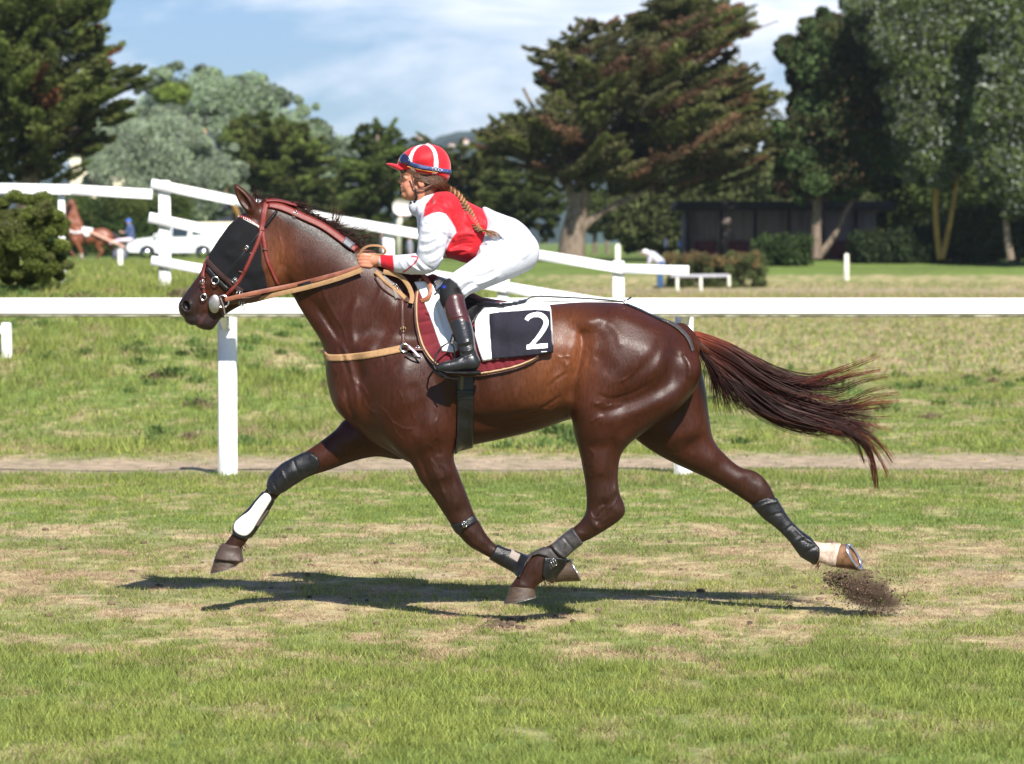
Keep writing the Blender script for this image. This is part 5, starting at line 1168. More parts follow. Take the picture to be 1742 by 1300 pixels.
strap('neck_strap', [(640,470),(652,486),(672,500),(700,510),(722,512),(736,500),(745,486)], [10,11,12,12,11,9,8], M_brl, bc, 0.014, y0=-0.12, yr=(-.42, 0), label='brown leather yoke over the withers')
strap('neck_strap', [(638,462),(655,478),(672,492),(690,508)], 8, M_tan, bc, 0.022, y0=-0.12, yr=(-.42, 0), label='tan webbing yoke strap')
ribbon('loop', [on_body(652,462,.03,-.1), on_body(680,470,.045,-.1), on_body(694,485,.05,-.1), on_body(701,503,.04,-.1), on_body(699,516,.03,-.1)], .022, .003, M_tan, bc)
ribbon('loop', [on_body(719,467,.05,-.1), on_body(727,478,.06,-.1), on_body(733,492,.06,-.1), on_body(728,506,.05,-.1), on_body(716,512,.03,-.1)], .020, .003, mat('light brown leather', sRGB(146, 88, 60), rough=.5), bc)
strap('breast_strap', [(650,470),(668,488),(676,508)], 8, mat('grey elastic', sRGB(120, 112, 108), rough=.8), bc, 0.020, y0=-0.12, yr=(-.42, 0), label='grey elastic part of the yoke')
for (a, b, w_, h_, r_) in ((686,560,8,7,0),(711,593,6,8,0),(672,488,9,9,.8)): buckle(a, b, w_, h_, r_, bc, mat('brass', (.6,.45,.22), rough=.3, metal=1) if a < 700 and b > 500 else None, off=0.018)
# --- saddle pad, cloths, saddle, girth
padpoly = [(708,505),(708,540),(711,562),(719,588),(736,613),(760,628),(790,635),(822,634),(869,625),(900,614),(916,604),(938,596),(938,560),(935,521),(900,514),(860,506),(820,506),(790,490),(765,478),(735,466),(714,474)]
quilt = [('s',[(711,530),(735,524)],3,-.006),('s',[(711,550),(738,545)],3,-.006),('s',[(715,572),(742,566)],3,-.006),('s',[(722,592),(748,580)],3,-.006),('s',[(738,610),(756,596)],3,-.006),
 ('s',[(842,632),(840,614)],3,-.006),('s',[(858,628),(855,610)],3,-.006),('s',[(876,624),(872,606)],3,-.006),('s',[(895,616),(890,600)],3,-.006),('s',[(826,636),(826,616)],3,-.006)]
pad = patch(HF, 'saddle_pad', padpoly, 0.022, M_maroon, None, y0=-0.25, h=0.005, inner=0.004, D=quilt)
tag(pad, 'maroon quilted pad under the saddle with beige and brown piping', 'saddle pad')
pip = patch(HF, 'piping', stroke_poly([(714,474),(708,505),(708,540),(711,562),(719,588),(736,613),(760,628),(790,635),(822,634),(869,625),(900,614),(916,604)], 4.5), 0.026, M_beige, None, y0=-0.25, h=0.003, inner=0.0); sub(pip, pad)
pip = patch(HF, 'piping', stroke_poly([(710,476),(705,505),(705,540),(708,563),(716,590),(734,617),(758,632),(790,639),(822,638),(869,629),(900,618),(918,607)], 3.5), 0.022, M_brl, None, y0=-0.25, h=0.003, inner=0.0); sub(pip, pad)
wc = patch(HF, 'saddle_cloth', [(703,480),(720,478),(737,484),(752,500),(762,520),(770,545),(775,570),(780,596),(772,600),(752,598),(743,575),(732,545),(722,520),(712,498)], 0.030, M_white, None, y0=-0.22, h=0.004,
   D=[('s',[(730,500),(748,540),(760,590)],4,.006),('s',[(745,520),(756,560)],3,-.005)])
tag(wc, 'white cloth showing in front of the jockey boot over the maroon pad', 'saddle cloth')
sub(strap('ribbon', [(722,530),(745,545),(772,564)], 8, M_maroon, None, 0.036, y0=-0.25, yr=(-.42, 0)), wc)
# number cloth with its panel and figure
M_navy = mat('black number panel', sRGB(38, 37, 46), rough=0.85, var=0.1, vscale=60, bump=0.15, bscale=200, spec=0.15)
folds = [('s',[(840,520),(838,560),(836,610)],9,.007),('s',[(870,516),(872,560),(868,606)],14,.005),('s',[(905,514),(910,560),(906,600)],12,-.004),('s',[(935,520),(939,560),(941,600)],12,.016),('s',[(815,540),(820,580),(828,612)],6,.006)]
ncp = [(812,533),(820,524),(834,518),(860,514),(896,511),(925,514),(936,520),(938,527),(940,560),(941.5,599),(900,604),(836,612),(820,615),(813,596),(806,570),(806,548)]
nc = patch(HF, 'number_cloth', ncp, 0.040, M_white, None, y0=-0.24, h=0.0045, inner=-0.022, D=folds)
tag(nc, 'white race cloth with a black panel numbered 2 behind the jockey leg', 'number cloth')
PNL = [(830,532),(850,529),(880,527),(910,525),(937.5,527),(939,555),(942,600),(900,606),(835,612),(832,570)]
sub(patch(HF, 'panel', PNL, 0.0435, M_navy, None, y0=0.24, yr=(.02,.42), h=0.004, inner=-0.030, D=folds), nc)
npn = patch(HF, 'panel', [(830,532),(850,529),(880,527),(910,525),(937.5,527),(939,555),(942,600),(900,606),(835,612),(832,570)], 0.0435, M_navy, None, y0=-0.24, yr=(-.42,-.02), h=0.004, inner=-0.030, D=folds); sub(npn, nc)
two = stroke_poly([(894.5,547),(899,540),(908,536),(918,536),(926,541),(929,549),(926,558),(919,569),(910,580),(902,589),(899,592)], [11,12,12.5,13,13,13,12.5,12,11.5,11.5,11.5], 8)
D3 = folds
t1 = patch(HF, 'number', two, 0.0458, M_white, None, y0=-0.29, yr=(-.42, 0), h=0.0022, inner=-0.040, D=D3, it=2); sub(t1, npn)
t1 = patch(HF, 'number', [(894,584.5),(933.5,581.5),(934,594),(893,597)], 0.0460, M_white, None, y0=-0.29, yr=(-.42, 0), h=0.0025, inner=-0.040, D=D3); sub(t1, npn)
t1 = patch(HF, 'label_tag', [(918.5,595.5),(933,595),(933,600.5),(918.5,601)], 0.0465, M_white, None, y0=-0.29, yr=(-.42, 0), h=0.003, inner=-0.038, D=D3); sub(t1, nc)
gi = patch(HF, 'girth', [(777,612),(805,612),(806,660),(806,700),(805,742),(804,775),(772,775),(776,742),(777,690)], 0.012, M_blk, None, y0=-0.25, h=0.005)
tag(gi, 'wide black elastic girth around the racehorse belly', 'girth')
for pts, w_, m, nm, of in (([(776,672),(806,672)], 20, M_blk, 'girth_pad', .020),([(787,612),(786,640),(785,668)], 9, mat('olive strap', sRGB(96,84,56), rough=.8), 'billet', .017)):
    sub(strap(nm, pts, w_, m, None, of, y0=-0.27, yr=(-.42, 0)), gi)
sd = thing('saddle', 'small black racing saddle between the jockey and the number cloth', 'saddle', tuple(ff(800, 505, 0)))
patch(HF, 'flap', [(770,505),(792,508),(812,514),(832,517),(826,524),(812,540),(800,560),(792,575),(780,560),(765,535),(755,515)], 0.046, M_blk, sd, y0=-0.2, h=0.005, inner=-.02)
patch(HF, 'seat', [(735,478),(745,470),(770,478),(790,498),(815,510),(850,515),(880,512),(897,508),(898,514),(880,519),(850,524),(820,522),(790,516),(760,505),(742,494)], 0.050, M_blk, sd, y0=-0.08, h=0.005, inner=-.01)
strap('stirrup_strap', [(806,556),(812,572),(820,582),(827,590)], 7, M_blk, sd, 0.050, y0=-0.3, yr=(-.42, 0))
# crupper
cr = thing('crupper', 'thin black crupper strap along the back looping under the tail', 'crupper', tuple(ff(1000, 510, 0)))
mb = MB(); mb.tube([P3(896,510,-.03), P3(905,505,-.03), P3(920,504,-.02), P3(960,506,0), P3(1000,508,0), P3(1040,511,0), P3(1062,514,0)], .004, 8)
mb.tube([P3(896,512,-.02), P3(915,514,-.02), P3(960,512.5,0), P3(1010,512,0), P3(1062,514,0)], .0025, 8)
mb.tube([P3(1058,513.5,-.01), P3(1066,511,-.01), P3(1074,506,-.015)], .004, 8); mb.build('back_strap', M_blk, cr, smooth=True)
strap('tail_strap', [(1062,515),(1085,524),(1108,534),(1128,543)], [4,5,6,7], M_blk, cr, .008, y0=-.02, yr=(-.12, .12))
strap('tail_loop', [(1126,542),(1145,551),(1160,563),(1172,578),(1178,597)], [6,7,7,7,6], mat('grey padded strap', sRGB(58, 54, 54), rough=.7, var=.3, vscale=60), cr, .012, y0=-.06)
buckle(1134, 549, 8, 6, .5, cr, off=.02); buckle(1064, 514, 6, 6, 0, cr, off=.01)
# --- boots on the legs
def legboot(name, poly, off, m, label, near=True, **k):
    yr = (-.42, -0.02) if near else (0.02, .42)
    o = patch(HF, name, poly, off, m, None, y0=(-.15 if near else .14), yr=yr, h=.0035, **k)
    tag(o, label, 'leg boot'); return o
kb = legboot('knee_boot', [(499,778),(515,770),(530,768),(542,777),(546,790),(540,800),(522,812),(500,826),(484,837),(474,841),(458,838),(453,826),(456,812),(466,800),(480,788)], .013, M_blk, 'shiny black knee boot on the far foreleg reaching ahead', False, D=[('o',488,812,20,12,-40,.006),fold(500,782,520,822,3,2,-.003),fold(478,796,500,834,3,2,.003),fold(462,812,478,838,2,2,-.003)])
tb1 = legboot('tendon_boot', [(446,836),(462,842),(468,850),(462,866),(452,882),(440,902),(430,914),(419,917),(405,914),(396,908),(394,893),(402,882),(420,866),(434,848)], .011, M_blk, 'black tendon boot with a white shell on the reaching far foreleg', False)
sh = patch(HF, 'shell', [(449,839),(458,840),(463,848),(458,858),(448,874),(438,890),(430,903),(420,911),(408,909),(398,901),(399,889),(410,878),(424,868),(436,852)], .016, mat('white hard shell', (.82,.80,.72), rough=.35, var=.04), None, y0=.14, yr=(0.02, .145), h=.0035, smooth_poly=4); sub(sh, tb1)
bt = patch(HF, 'strap', stroke_poly([(459,868),(448,882),(438,896)], 9), .014, mat('worn velcro', sRGB(84,74,68), rough=.9), None, y0=.14, yr=(.02,.42), h=.0035); sub(bt, tb1)
bell = patch(HF, 'bell_boot', [(377,924),(407,928),(411,938),(414,956),(390,954),(365,951),(369,938)], .016, mat('brown rubber', sRGB(66, 50, 43), rough=.55, var=.15, vscale=30, bump=.2), None, y0=.14, yr=(.02, .42), h=.0035, D=[('s',[(362,953),(390,956),(416,958)],9,.010)])
tag(bell, 'brown rubber bell boot over the leading hoof', 'bell boot')
legboot('shin_boot', [(1322,848),(1332,864),(1345,884),(1362,902),(1380,915),(1394,932),(1394,946),(1390,958),(1384,967),(1378,958),(1362,948),(1340,917),(1320,898),(1300,884),(1279,862),(1288,852),(1304,846)], .013, M_blk, 'long black shin boot on the hind leg trailing behind', False, D=[fold(1284,866,1326,852,-3,2.5,.004),fold(1304,880,1342,872,-3,2,-.002),fold(1330,906,1356,890,-2,2,-.003),fold(1346,925,1376,908,-2,2.5,.003),fold(1362,944,1392,928,-2,2.5,-.003),('s',[(1350,896),(1366,912),(1384,924)],3,.005)])
sb_ = legboot('shin_boot', [(974,896),(992,924),(975,937),(960,951),(944,938),(937,927),(955,911)], .011, mat('grey worn leather', sRGB(70, 66, 66), rough=.5, var=.25, vscale=40, color2=sRGB(40,38,38)), 'grey leather shin boot on the near hind leg', D=[fold(958,912,976,934,0,2,-.004),fold(940,930,962,948,0,2,.003),fold(972,899,990,921,0,1.6,.003)])
ab = legboot('ankle_boot', [(937,931),(950,948),(944,966),(936,972),(930,960),(936,950),(928,945),(915,942),(905,945),(896,958),(890,956),(898,944),(912,935),(926,930)], .012, mat('dark worn leather', sRGB(56, 50, 48), rough=.5, var=.3, vscale=50), 'dark ankle boot with a buckle on the near hind fetlock')
bu = buckle(942, 957, 8, 11, -.5, ab if False else None, off=.022); sub(bu, ab)
kn = legboot('knee_strap', [(766,893),(785,888),(804,876),(812,884),(808,890),(790,900),(782,912),(774,906)], .010, M_blk, 'black knee strap with a buckle on the near foreleg')
bu = buckle(790, 892, 7, 9, -.5, None, off=.018); sub(bu, kn)
tb2 = legboot('tendon_boot', [(847,926),(862,934),(882,938),(900,946),(894,962),(884,982),(860,970),(832,953),(838,940)], .011, M_blk, 'black tendon boot with a grey patch on the folded near foreleg')
pt = patch(HF, 'patch', [(870,934),(887,942),(880,957),(864,947)], .014, mat('grey velcro', sRGB(150,138,128), rough=.9), None, y0=-.12, yr=(-.42,-.02), h=.003); sub(pt, tb2)
st = patch(HF, 'stitching', stroke_poly([(860,936),(858,948),(852,958)], 2.2), .013, M_beige, None, y0=-.12, yr=(-.42,-.02), h=.0025); sub(st, tb2)
bell2 = patch(HF, 'bell_boot', [(925,945),(945,944),(967,949),(962,962),(950,975),(941,993),(930,988),(922,975)], .012, M_blk, None, y0=-.11, yr=(-.42, -.02), h=.0035)
tag(bell2, 'black bell boot on the folded near fore hoof', 'bell boot')
# ================================================================== THE JOCKEY
M_skin = mat('skin', rough=0.5, attr=True, var=0.06, vscale=30, sss=0.12)
M_silk = mat('racing silks', rough=0.62, spec=0.35, attr=True, var=0.03, vscale=20, bump=0.10, bscale=55, sheen=0.15, wr=(14, .55))
M_boot = mat('riding boot leather', rough=0.34, attr=True, var=0.15, vscale=30, bump=0.15, bscale=90, coat=0.2)
jk = thing('person', 'jockey in red and white silks and red helmet crouching over the racehorse', 'jockey', tuple(P3(800, 500, 0)))
def rfield(pts, y=(-.45, .45), h=.006, pad=14):
    a = np.array(pts, float); xa, za = U(a[:, 0].min()-pad, a[:, 1].max()+pad, 0); xb, zb = U(a[:, 0].max()+pad, a[:, 1].min()-pad, 0)
    return Field(float(xa), float(xb), y[0], y[1], float(za), float(zb), h)
def C3(rows, s_=1):   # rows px, py, y, r(px)
    o = []
    for px, py, y, r in rows:
        x, z = U(px, py, y*s_); o.append((float(x), y*s_, float(z), r*mpp(y*s_)))
    return o
ARM = [(741,372,-.155,25),(737,400,-.175,25),(733,425,-.185,23.5),(727,445,-.18,20),(705,449,-.15,18),(680,449,-.115,15.5),(664,447,-.095,12.5)]
# body: head, neck, trunk, arms and hands as one surface --------------
SK = rfield([(600,250),(925,520)], h=.0045)
face = [(683,268),(681,282),(680,292),(681,299),(680.5,303),(677.6,306.5),(676.8,310),(680,312.5),(682,314.5),(680.5,318),(682.3,320.5),(681.3,324),(683.5,327),(682.6,331),(684.5,336),(690,340),(698,341),(706,338),(712,345),(728,342),
 (745,330),(758,312),(764,290),(760,268),(745,254),(722,249),(700,254)]
SK.pillow(face, [(725,285,36,.078,0),(700,285,24,.062,0),(690,300,12,.052,0),(681,309,5,.013,0),(684,300,7,.022,0),(683,319,6,.030,0),(684,330,7,.030,0),(690,318,12,.050,0),(700,328,14,.056,0),(715,325,16,.058,0),(686,284,10,.045,0),(745,300,24,.066,0)], 0, k=0, sig=9, n=5, pw=2.2,
 bumps=[('o',692,300,4,3,0,-.006),('o',699,313,6,5,0,.005),('o',691,294,6,2.5,0,.004),('o',683,316,3,1.2,0,-.003)], bl=1)
SK.chain(C3([(722,320,0,19),(716,338,0,17),(724,355,0,16),(750,375,0,20)]), .015)
SK.pillow([(724,358),(745,344),(775,348),(800,362),(836,382),(860,396),(870,420),(855,438),(830,430),(786,415),(745,398),(728,385)], [(745,365,22,.11,0),(790,385,30,.09,0),(850,410,30,.10,0)], 0, k=.02)
for s_ in (-1, 1):
    SK.chain(C3([(a, b, abs(y)*s_ if s_ > 0 else y, r-5) for a, b, y, r in ARM], 1), .015)
    SK.chain(C3([(668,447,-.10*-s_,10.5),(655,444,-.085*-s_,9.5),(645,443,-.075*-s_,9),(636,444,-.068*-s_,10)]), .008)   # wrist
    yy = .062*s_
    SK.pillow([(648,434),(638,431),(626,431),(616,436),(613,444),(617,452),(626,457),(638,455),(648,452)], [(630,443,10,.019,yy+.004*s_)], yy, k=.006, sig=8)                         # palm
    # four fingers bent round the rein, thumb laid along the top
    for i, (z0, l) in enumerate(((434.5,1.0),(440,1.06),(446,1.0),(451.5,.86))):
        SK.chain(C3([(630,z0+1,yy*1.0+.018*s_,4.3),(619,z0,yy+.020*s_,4.4),(611.5+ (1-l)*14,z0+.5,yy+.010*s_,4.1),(610.5+(1-l)*14,z0+1,yy-.008*s_,3.8),(617+(1-l)*10,z0+1.5,yy-.018*s_,3.4)]), .0015, n=5)
    SK.chain(C3([(642,436,yy+.004*s_,5.2),(632,431,yy-.002*s_,4.8),(622,430,yy-.004*s_,4.3),(614,432.5,yy-.003*s_,3.7)]), .003, n=5)
    # ear
    e = P3(716.5, 311, s_*.068); SK.ball((e.x, e.y, e.z), (.017, .010, .026), .004, rot=.2); SK.ball((e.x-.001, e.y+s_*.010, e.z+.002), (.009, .006, .015), .003, True)
V, Q = SK.mesh(1); px, py = to_px(V)
skin = np.array(sRGB(184, 124, 96)); c = np.tile(skin, (len(V), 1))*(0.93+.14*fbm(px/7, py/7, 3))[:, None]
c = lerpc(c, ((px < 700)*np.exp(-((py-319.5)/2.0)**2)*np.exp(-((px-682)/4)**2))*.6, sRGB(168, 84, 78))
c = lerpc(c, np.exp(-((px-690)/4)**2-((py-293)/1.6)**2)*.8, sRGB(70, 45, 32))
c = lerpc(c, np.exp(-((px-692)/9)**2-((py-314)/7)**2)*.25, sRGB(205, 120, 105))
c = lerpc(c, np.clip((705-px)/30, 0, 1)*(py > 425)*.25, sRGB(196, 120, 92))
c = lerpc(c, np.clip((12-np.hypot((px-742)/2.0, py-300))/3, 0, 1)*0+((px > 722)&(py < 335)&(py>300)).astype(float)*.9, sRGB(92, 58, 38))
link('body', mesh_np('jockey_body', V, Q, col=c), M_skin, jk)
mb = MB()
for s_ in (-1, 1):
    p = P3(688.5, 300.5, s_*.030); mb.ball(p, (.012, .012, .011), 14, col=(.30, .27, .25)); mb.ball(p+Vector((-.0065, s_*.004, 0)), (.007, .007, .006), 12, col=(.03, .015, .01))
mb.build('eyes', mat('eye', rough=.15, attr=True, var=0), jk, smooth=True, colors=True)
# silks --------------------------------------------------------------
JK = rfield([(640,320),(925,520)], h=.0045)
folds_j = [('s',[(722,420),(740,412),(762,402)],4,.006),('s',[(718,432),(738,428),(756,424)],3.5,-.006),('s',[(770,410),(790,402),(812,400)],4,.006),('s',[(768,420),(790,412),(806,412)],3.5,-.005),
 ('s',[(760,430),(785,424),(802,428)],3.5,.005),('s',[(785,350),(792,372),(800,392)],6,-.005),('s',[(805,358),(812,376),(812,392)],4,.005),('s',[(742,336),(752,350),(768,372),(776,395)],3,-.006)]
JK.pillow([(707,352),(712,345),(722,337),(732,330),(748,325),(770,327),(798,344),(822,356),(838,364),(846,376),(846,400),(830,428),(806,447),(790,447),(770,441),(745,436),(722,420),(712,400),(709,375)],
 [(728,345,16,.085,0),(750,350,26,.165,0),(760,385,36,.16,0),(790,385,36,.145,0),(815,395,32,.135,0),(780,425,20,.13,0),(840,395,30,.14,0),(722,375,18,.14,0)], 0, k=0, sig=22, bumps=folds_j)
for s_ in (-1, 1):
    JK.chain(C3([(a, b, y if s_ < 0 else -y, r) for a, b, y, r in ARM]), .022)
    JK.chain(C3([(672,448,-.105*-s_,13.5),(662,446,-.094*-s_,11.8),(653,444.5,-.083*-s_,11)]), .004)
    w1 = lambda a, r: C3([(x_, y_, -v*-s_, q) for x_, y_, v, q in a])
    JK.chain(w1([(716,455,.205,2.5),(735,450,.212,3),(752,440,.208,2)], 0), .010)
    JK.chain(w1([(716,425,.222,2.5),(735,423,.230,3),(752,414,.222,2)], 0), .012)
    JK.chain(w1([(722,438,.205,2.5),(738,436,.214,3)], 0), .012)
    JK.chain(w1([(676,440,.135,2),(690,452,.150,2.5),(700,464,.148,2)], 0), .010)
    JK.chain(w1([(720,380,.20,2.5),(728,395,.215,3),(728,412,.218,2)], 0), .012)
JK.chain(C3([(712,352,0,17),(724,340,0,20)]), .01)
V, Q = JK.mesh(1)
jf = [fold(722,378,750,372,3),fold(716,392,744,386,4,2.5,.005),fold(716,393+7,748,391,4,2.2,-.004),fold(714,410,742,404,3,2.6,.006),fold(714,418,746,408,4,2.4,-.005),fold(716,428,748,414,4,2.6,.006),fold(722,436,752,420,3,2.4,-.005),
 fold(730,446,756,430,3,2.4,.005),fold(738,380,770,396,6,2.6,.005),fold(745,385,768,408,4,2.2,-.005),fold(752,378,772,392,4,2.2,.004),fold(690,440,706,456,3,2.2,.004),fold(698,438,716,458,3,2.4,-.004),fold(678,441,690,461,2,2,.003),fold(708,440,726,462,2,2.4,.005),
 fold(716,444,738,458,2,2.2,-.004),fold(700,452,730,466,3,2,.003),fold(776,400,808,398,-3,2.6,.006),fold(772,408,806,402,-2,2.4,-.006),fold(766,418,806,410,-2,2.6,.007),fold(764,425,804,420,-2,2.2,-.005),fold(768,434,800,430,2,2.4,.005),
 fold(780,360,796,388,3,2.6,-.004),fold(792,356,812,386,3,2.6,.005),fold(806,360,824,380,3,2.4,-.004),fold(752,340,772,358,2,2.6,.004),fold(745,352,764,370,3,2.2,-.004),fold(818,362,820,386,2,2.2,.004),fold(724,340,738,356,2,2,.004)]
V = crease(V, [b[:-1]+(b[-1]*1.0,) for b in jf], -.2); px, py = to_px(V)
RED = np.array(sRGB(188, 14, 30)); WHT = np.array((.54, .55, .61))
sleeve = np.zeros(len(V))
for s_ in (-1, 1):
    A = np.array(C3([(a, b, y if s_ < 0 else -y, r) for a, b, y, r in ARM])); A = catmull(A, 5)
    for a, b in zip(A[:-1], A[1:]):
        e = b[:3]-a[:3]; t = np.clip(((V-a[:3])@e)/(e@e), 0, 1); d = np.linalg.norm(V-a[:3]-t[:, None]*e, axis=1)
        sleeve = np.maximum(sleeve, ((d < (a[3]+t*(b[3]-a[3]))*1.10+.006)).astype(float))
c = np.tile(RED, (len(V), 1))
armp = [(735,363),(748,361),(758,364),(767,375),(774,388),(776,396),(770,404),(763,416),(757,430),(760,440),(750,480),(690,480),(640,470),(640,425),(700,410),(704,380),(720,370)]
c = lerpc(c, inpoly(px, py, armp, 1.5)*(np.abs(V[:, 1]) > .06), WHT)
c = lerpc(c, inpoly(px, py, [(690,345),(716,345),(722,360),(712,400),(704,440),(690,440),(700,380)], 1.5), WHT*np.array((.9,.92,1)))   # front of the jacket
c = lerpc(c, inpoly(px, py, [(690,356),(708,372),(719,366),(724,348),(738,331),(730,318),(690,336)], 1.5), WHT)                        # collar
c = lerpc(c, inpoly(px, py, [(645,425),(668.5,430),(671,470),(650,470)], 1.5), RED)                                                     # cuff
c = lerpc(c, inpoly(px, py, stroke_poly([(699,436),(710,438),(706,447),(696,456),(685,464)], 2.6), 1.0)*(V[:, 1] < -.08), RED*.9)
link('jacket', mesh_np('jacket', V, Q, col=c), M_silk, jk)
# breeches ------------------------------------------------------------
BR = rfield([(735,350),(925,530)], h=.005)
THI = [(880,428,-.10,38),(862,440,-.135,34),(835,455,-.17,30),(808,470,-.205,26),(785,482,-.235,23),(770,493,-.25,21),(767,508,-.262,19),(772,521,-.27,16.5)]
hip = [(822,352),(843,360),(862,367),(880,374),(898,389),(910,408),(914,427),(909,446),(893,462),(868,474),(845,462),(825,448),(804,447),(806,420),(811,395),(818,372)]
BR.pillow(hip, [(815,400,30,.145,0),(850,400,36,.155,0),(880,420,34,.175,0),(890,445,24,.16,0),(840,440,28,.16,0)], 0, k=0, sig=24, bumps=[('s',[(838,404),(850,412),(836,424)],4,-.008),('s',[(860,372),(856,392),(850,405)],4,.004)])
for s_ in (-1, 1):
    BR.chain(C3([(a, b, y if s_ < 0 else -y, r) for a, b, y, r in THI]), .02)
    for w_ in ([(838,414,.165,3),(826,424,.175,4),(815,440,.178,3)], [(850,412,.175,2.5),(846,425,.185,4),(835,440,.190,3)], [(792,500,.262,2),(800,488,.262,2.5),(806,476,.255,1.5)], [(783,505,.268,2),(790,492,.270,2.5)], [(870,470,.15,2.5),(895,450,.14,2.5)]):
        BR.chain(C3([(a, b, -v*-s_, r) for a, b, v, r in w_]), .012)
for s_ in (-1, 1):
    for w_ in ([(800,470,.245,2),(822,455,.235,3),(845,440,.215,2)], [(812,482,.235,2),(838,468,.215,2.5),(860,452,.19,2)], [(780,492,.272,2),(795,478,.262,2.5),(812,468,.25,2)], [(850,398,.17,2),(862,410,.18,3),(868,425,.18,2)], [(776,500,.275,2),(786,497,.275,2)],[(790,508,.26,1.5),(802,494,.262,2)]):
        BR.chain(C3([(a, b, -v*-s_, r) for a, b, v, r in w_]), .010)
V, Q = BR.mesh(1)
bf = [fold(826,392,852,404,3,2.4,.006),fold(828,402,850,412,2,2.2,-.006),fold(824,412,846,416,2,2.4,.006),fold(822,422,842,424,2,2.2,-.005),fold(818,434,840,432,1,2.4,.005),fold(850,410,872,400,-3,3,.005),fold(852,420,880,416,-2,3,-.004),
 fold(830,440,870,424,3,3.2,.005),fold(822,452,862,440,3,3,-.004),fold(800,468,846,452,3,3.2,.004),fold(810,484,850,468,2,2.6,.004),fold(776,492,800,476,-2,2.4,.005),fold(782,498,806,480,-2,2.2,-.005),fold(788,504,812,488,-2,2.2,.005),fold(794,508,816,494,-1,2,-.004),
 fold(858,374,862,398,2,2.4,-.004),fold(876,382,884,410,3,2.6,.003),fold(888,440,906,420,2,3,.003),fold(832,366,842,384,1,2,.004),fold(812,402,822,442,2,2,.004)]
V = crease(V, [b[:-1]+(b[-1]*1.7,) for b in bf], -.2); px, py = to_px(V); c = np.tile(WHT*1.0, (len(V), 1))
c = lerpc(c, inpoly(px, py, [(730,500),(745,478),(765,473),(778,482),(785,494),(792,512),(792,560),(740,560)], 1.5), (.010,.010,.011))
c = lerpc(c, np.exp(-((px-755)/3)**2-((py-488)/2)**2)*.9*(V[:, 1] < 0), sRGB(40, 70, 190))
link('breeches', mesh_np('breeches', V, Q, col=c), mat('breeches cloth', rough=.7, spec=.3, attr=True, var=.02, vscale=20, bump=.1, bscale=60, wr=(11, .4)), jk)
# boots ----------------------------------------------------------------
BT = [(772,512,-.272,18.5),(776,530,-.285,18.5),(783,550,-.300,18.5),(789,572,-.315,17.5),(794,592,-.33,15),(799,610,-.34,14.5)]
FT = [(803,617,-.345,14.5),(790,618,-.352,12.5),(772,622,-.36,10.5),(757,624,-.366,9),(748,625,-.368,6.5)]
for s_ in (-1, 1):
    BF = rfield([(735,495),(825,640)], y=(-.45, -.2) if s_ < 0 else (.2, .45), h=.0045)
    g = lambda rows: C3([(a, b, y if s_ < 0 else -y, r) for a, b, y, r in rows])
    BF.chain(g(BT), 0); BF.chain(g(FT), .012)
    BF.chain(g([(785,583,-.345,2.5),(797,580,-.350,3)]), .008); BF.chain(g([(788,596,-.352,2),(804,592,-.356,2.5)]), .008); BF.chain(g([(784,603,-.362,2),(800,605,-.365,2.5)]), .008)
    # sole and heel: flatten below
    V, Q = BF.mesh(1); V = crease(V, [fold(778,584,802,578,2,2,.005),fold(780,590,804,585,2,2,-.005),fold(782,597,808,592,2,2,.006),fold(784,604,810,600,2,2,-.004),fold(776,612,796,600,2,2,.004),fold(764,547,800,541,-3,1.5,-.004),fold(768,560,790,600,3,3,.003)], -.34); px, py = to_px(V); c = np.tile(np.array((.012,.012,.014)), (len(V), 1))
    c = lerpc(c, inpoly(px, py, [(740,500),(810,500),(812,548),(800,549),(785,543),(772,545),(764,550),(740,552)], 1.2), np.array(sRGB(72, 34, 34))*.8)
    b = link('riding_boot', mesh_np('riding_boot', V, Q, col=c), M_boot, jk)
    mb = MB(); ys = s_*.362 if s_ > 0 else -.362
    top = [P3(a, b_, ys) for a, b_ in ((742,626),(760,631),(785,632),(818,630))]; bot = [P3(a, b_, ys) for a, b_ in ((743,630),(760,636),(795,638),(818,637))]
    mb.tube([(t+u)/2 for t, u in zip(top, bot)], [.006,.009,.010,.010], 10, flat=3.0, up=(0, 1, 0)); so_ = mb.build('sole', M_blk, None, smooth=True); sub(so_, b)
# stirrup irons
for s_ in (-1, 1):
    yy = s_*.365; mb = MB()
    if s_ < 0: lab = 'stirrup iron around the near boot of the jockey'
    else: lab = 'stirrup iron on the far side of the saddle'
    mb.tube([P3(760,641,yy-.04*s_*-1), P3(744,632,yy), P3(738,622,yy), P3(741,605,yy*.97), P3(752,590,yy*.93), P3(764,582,yy*.92), P3(772,590,yy*.90), P3(774,606,yy*.88), P3(770,630,yy*.88)], .0045, 8)
    mb.tube([P3(738,632,yy), P3(752,641,yy), P3(772,645,yy), P3(781,645,yy)], .006, 8, flat=2.5, up=(0, 1, 0))
    st_ = mb.build('stirrup', M_blk, None, smooth=True); tag(st_, lab, 'stirrup')
    mb = MB(); mb.tube([P3(768,585,yy*.91), P3(775,560,yy*.85), P3(782,530,yy*.78)], .005, 8, flat=2.2, up=(1, 0, 0)); q = mb.build('stirrup_leather', M_blk, None, smooth=True); sub(q, st_)
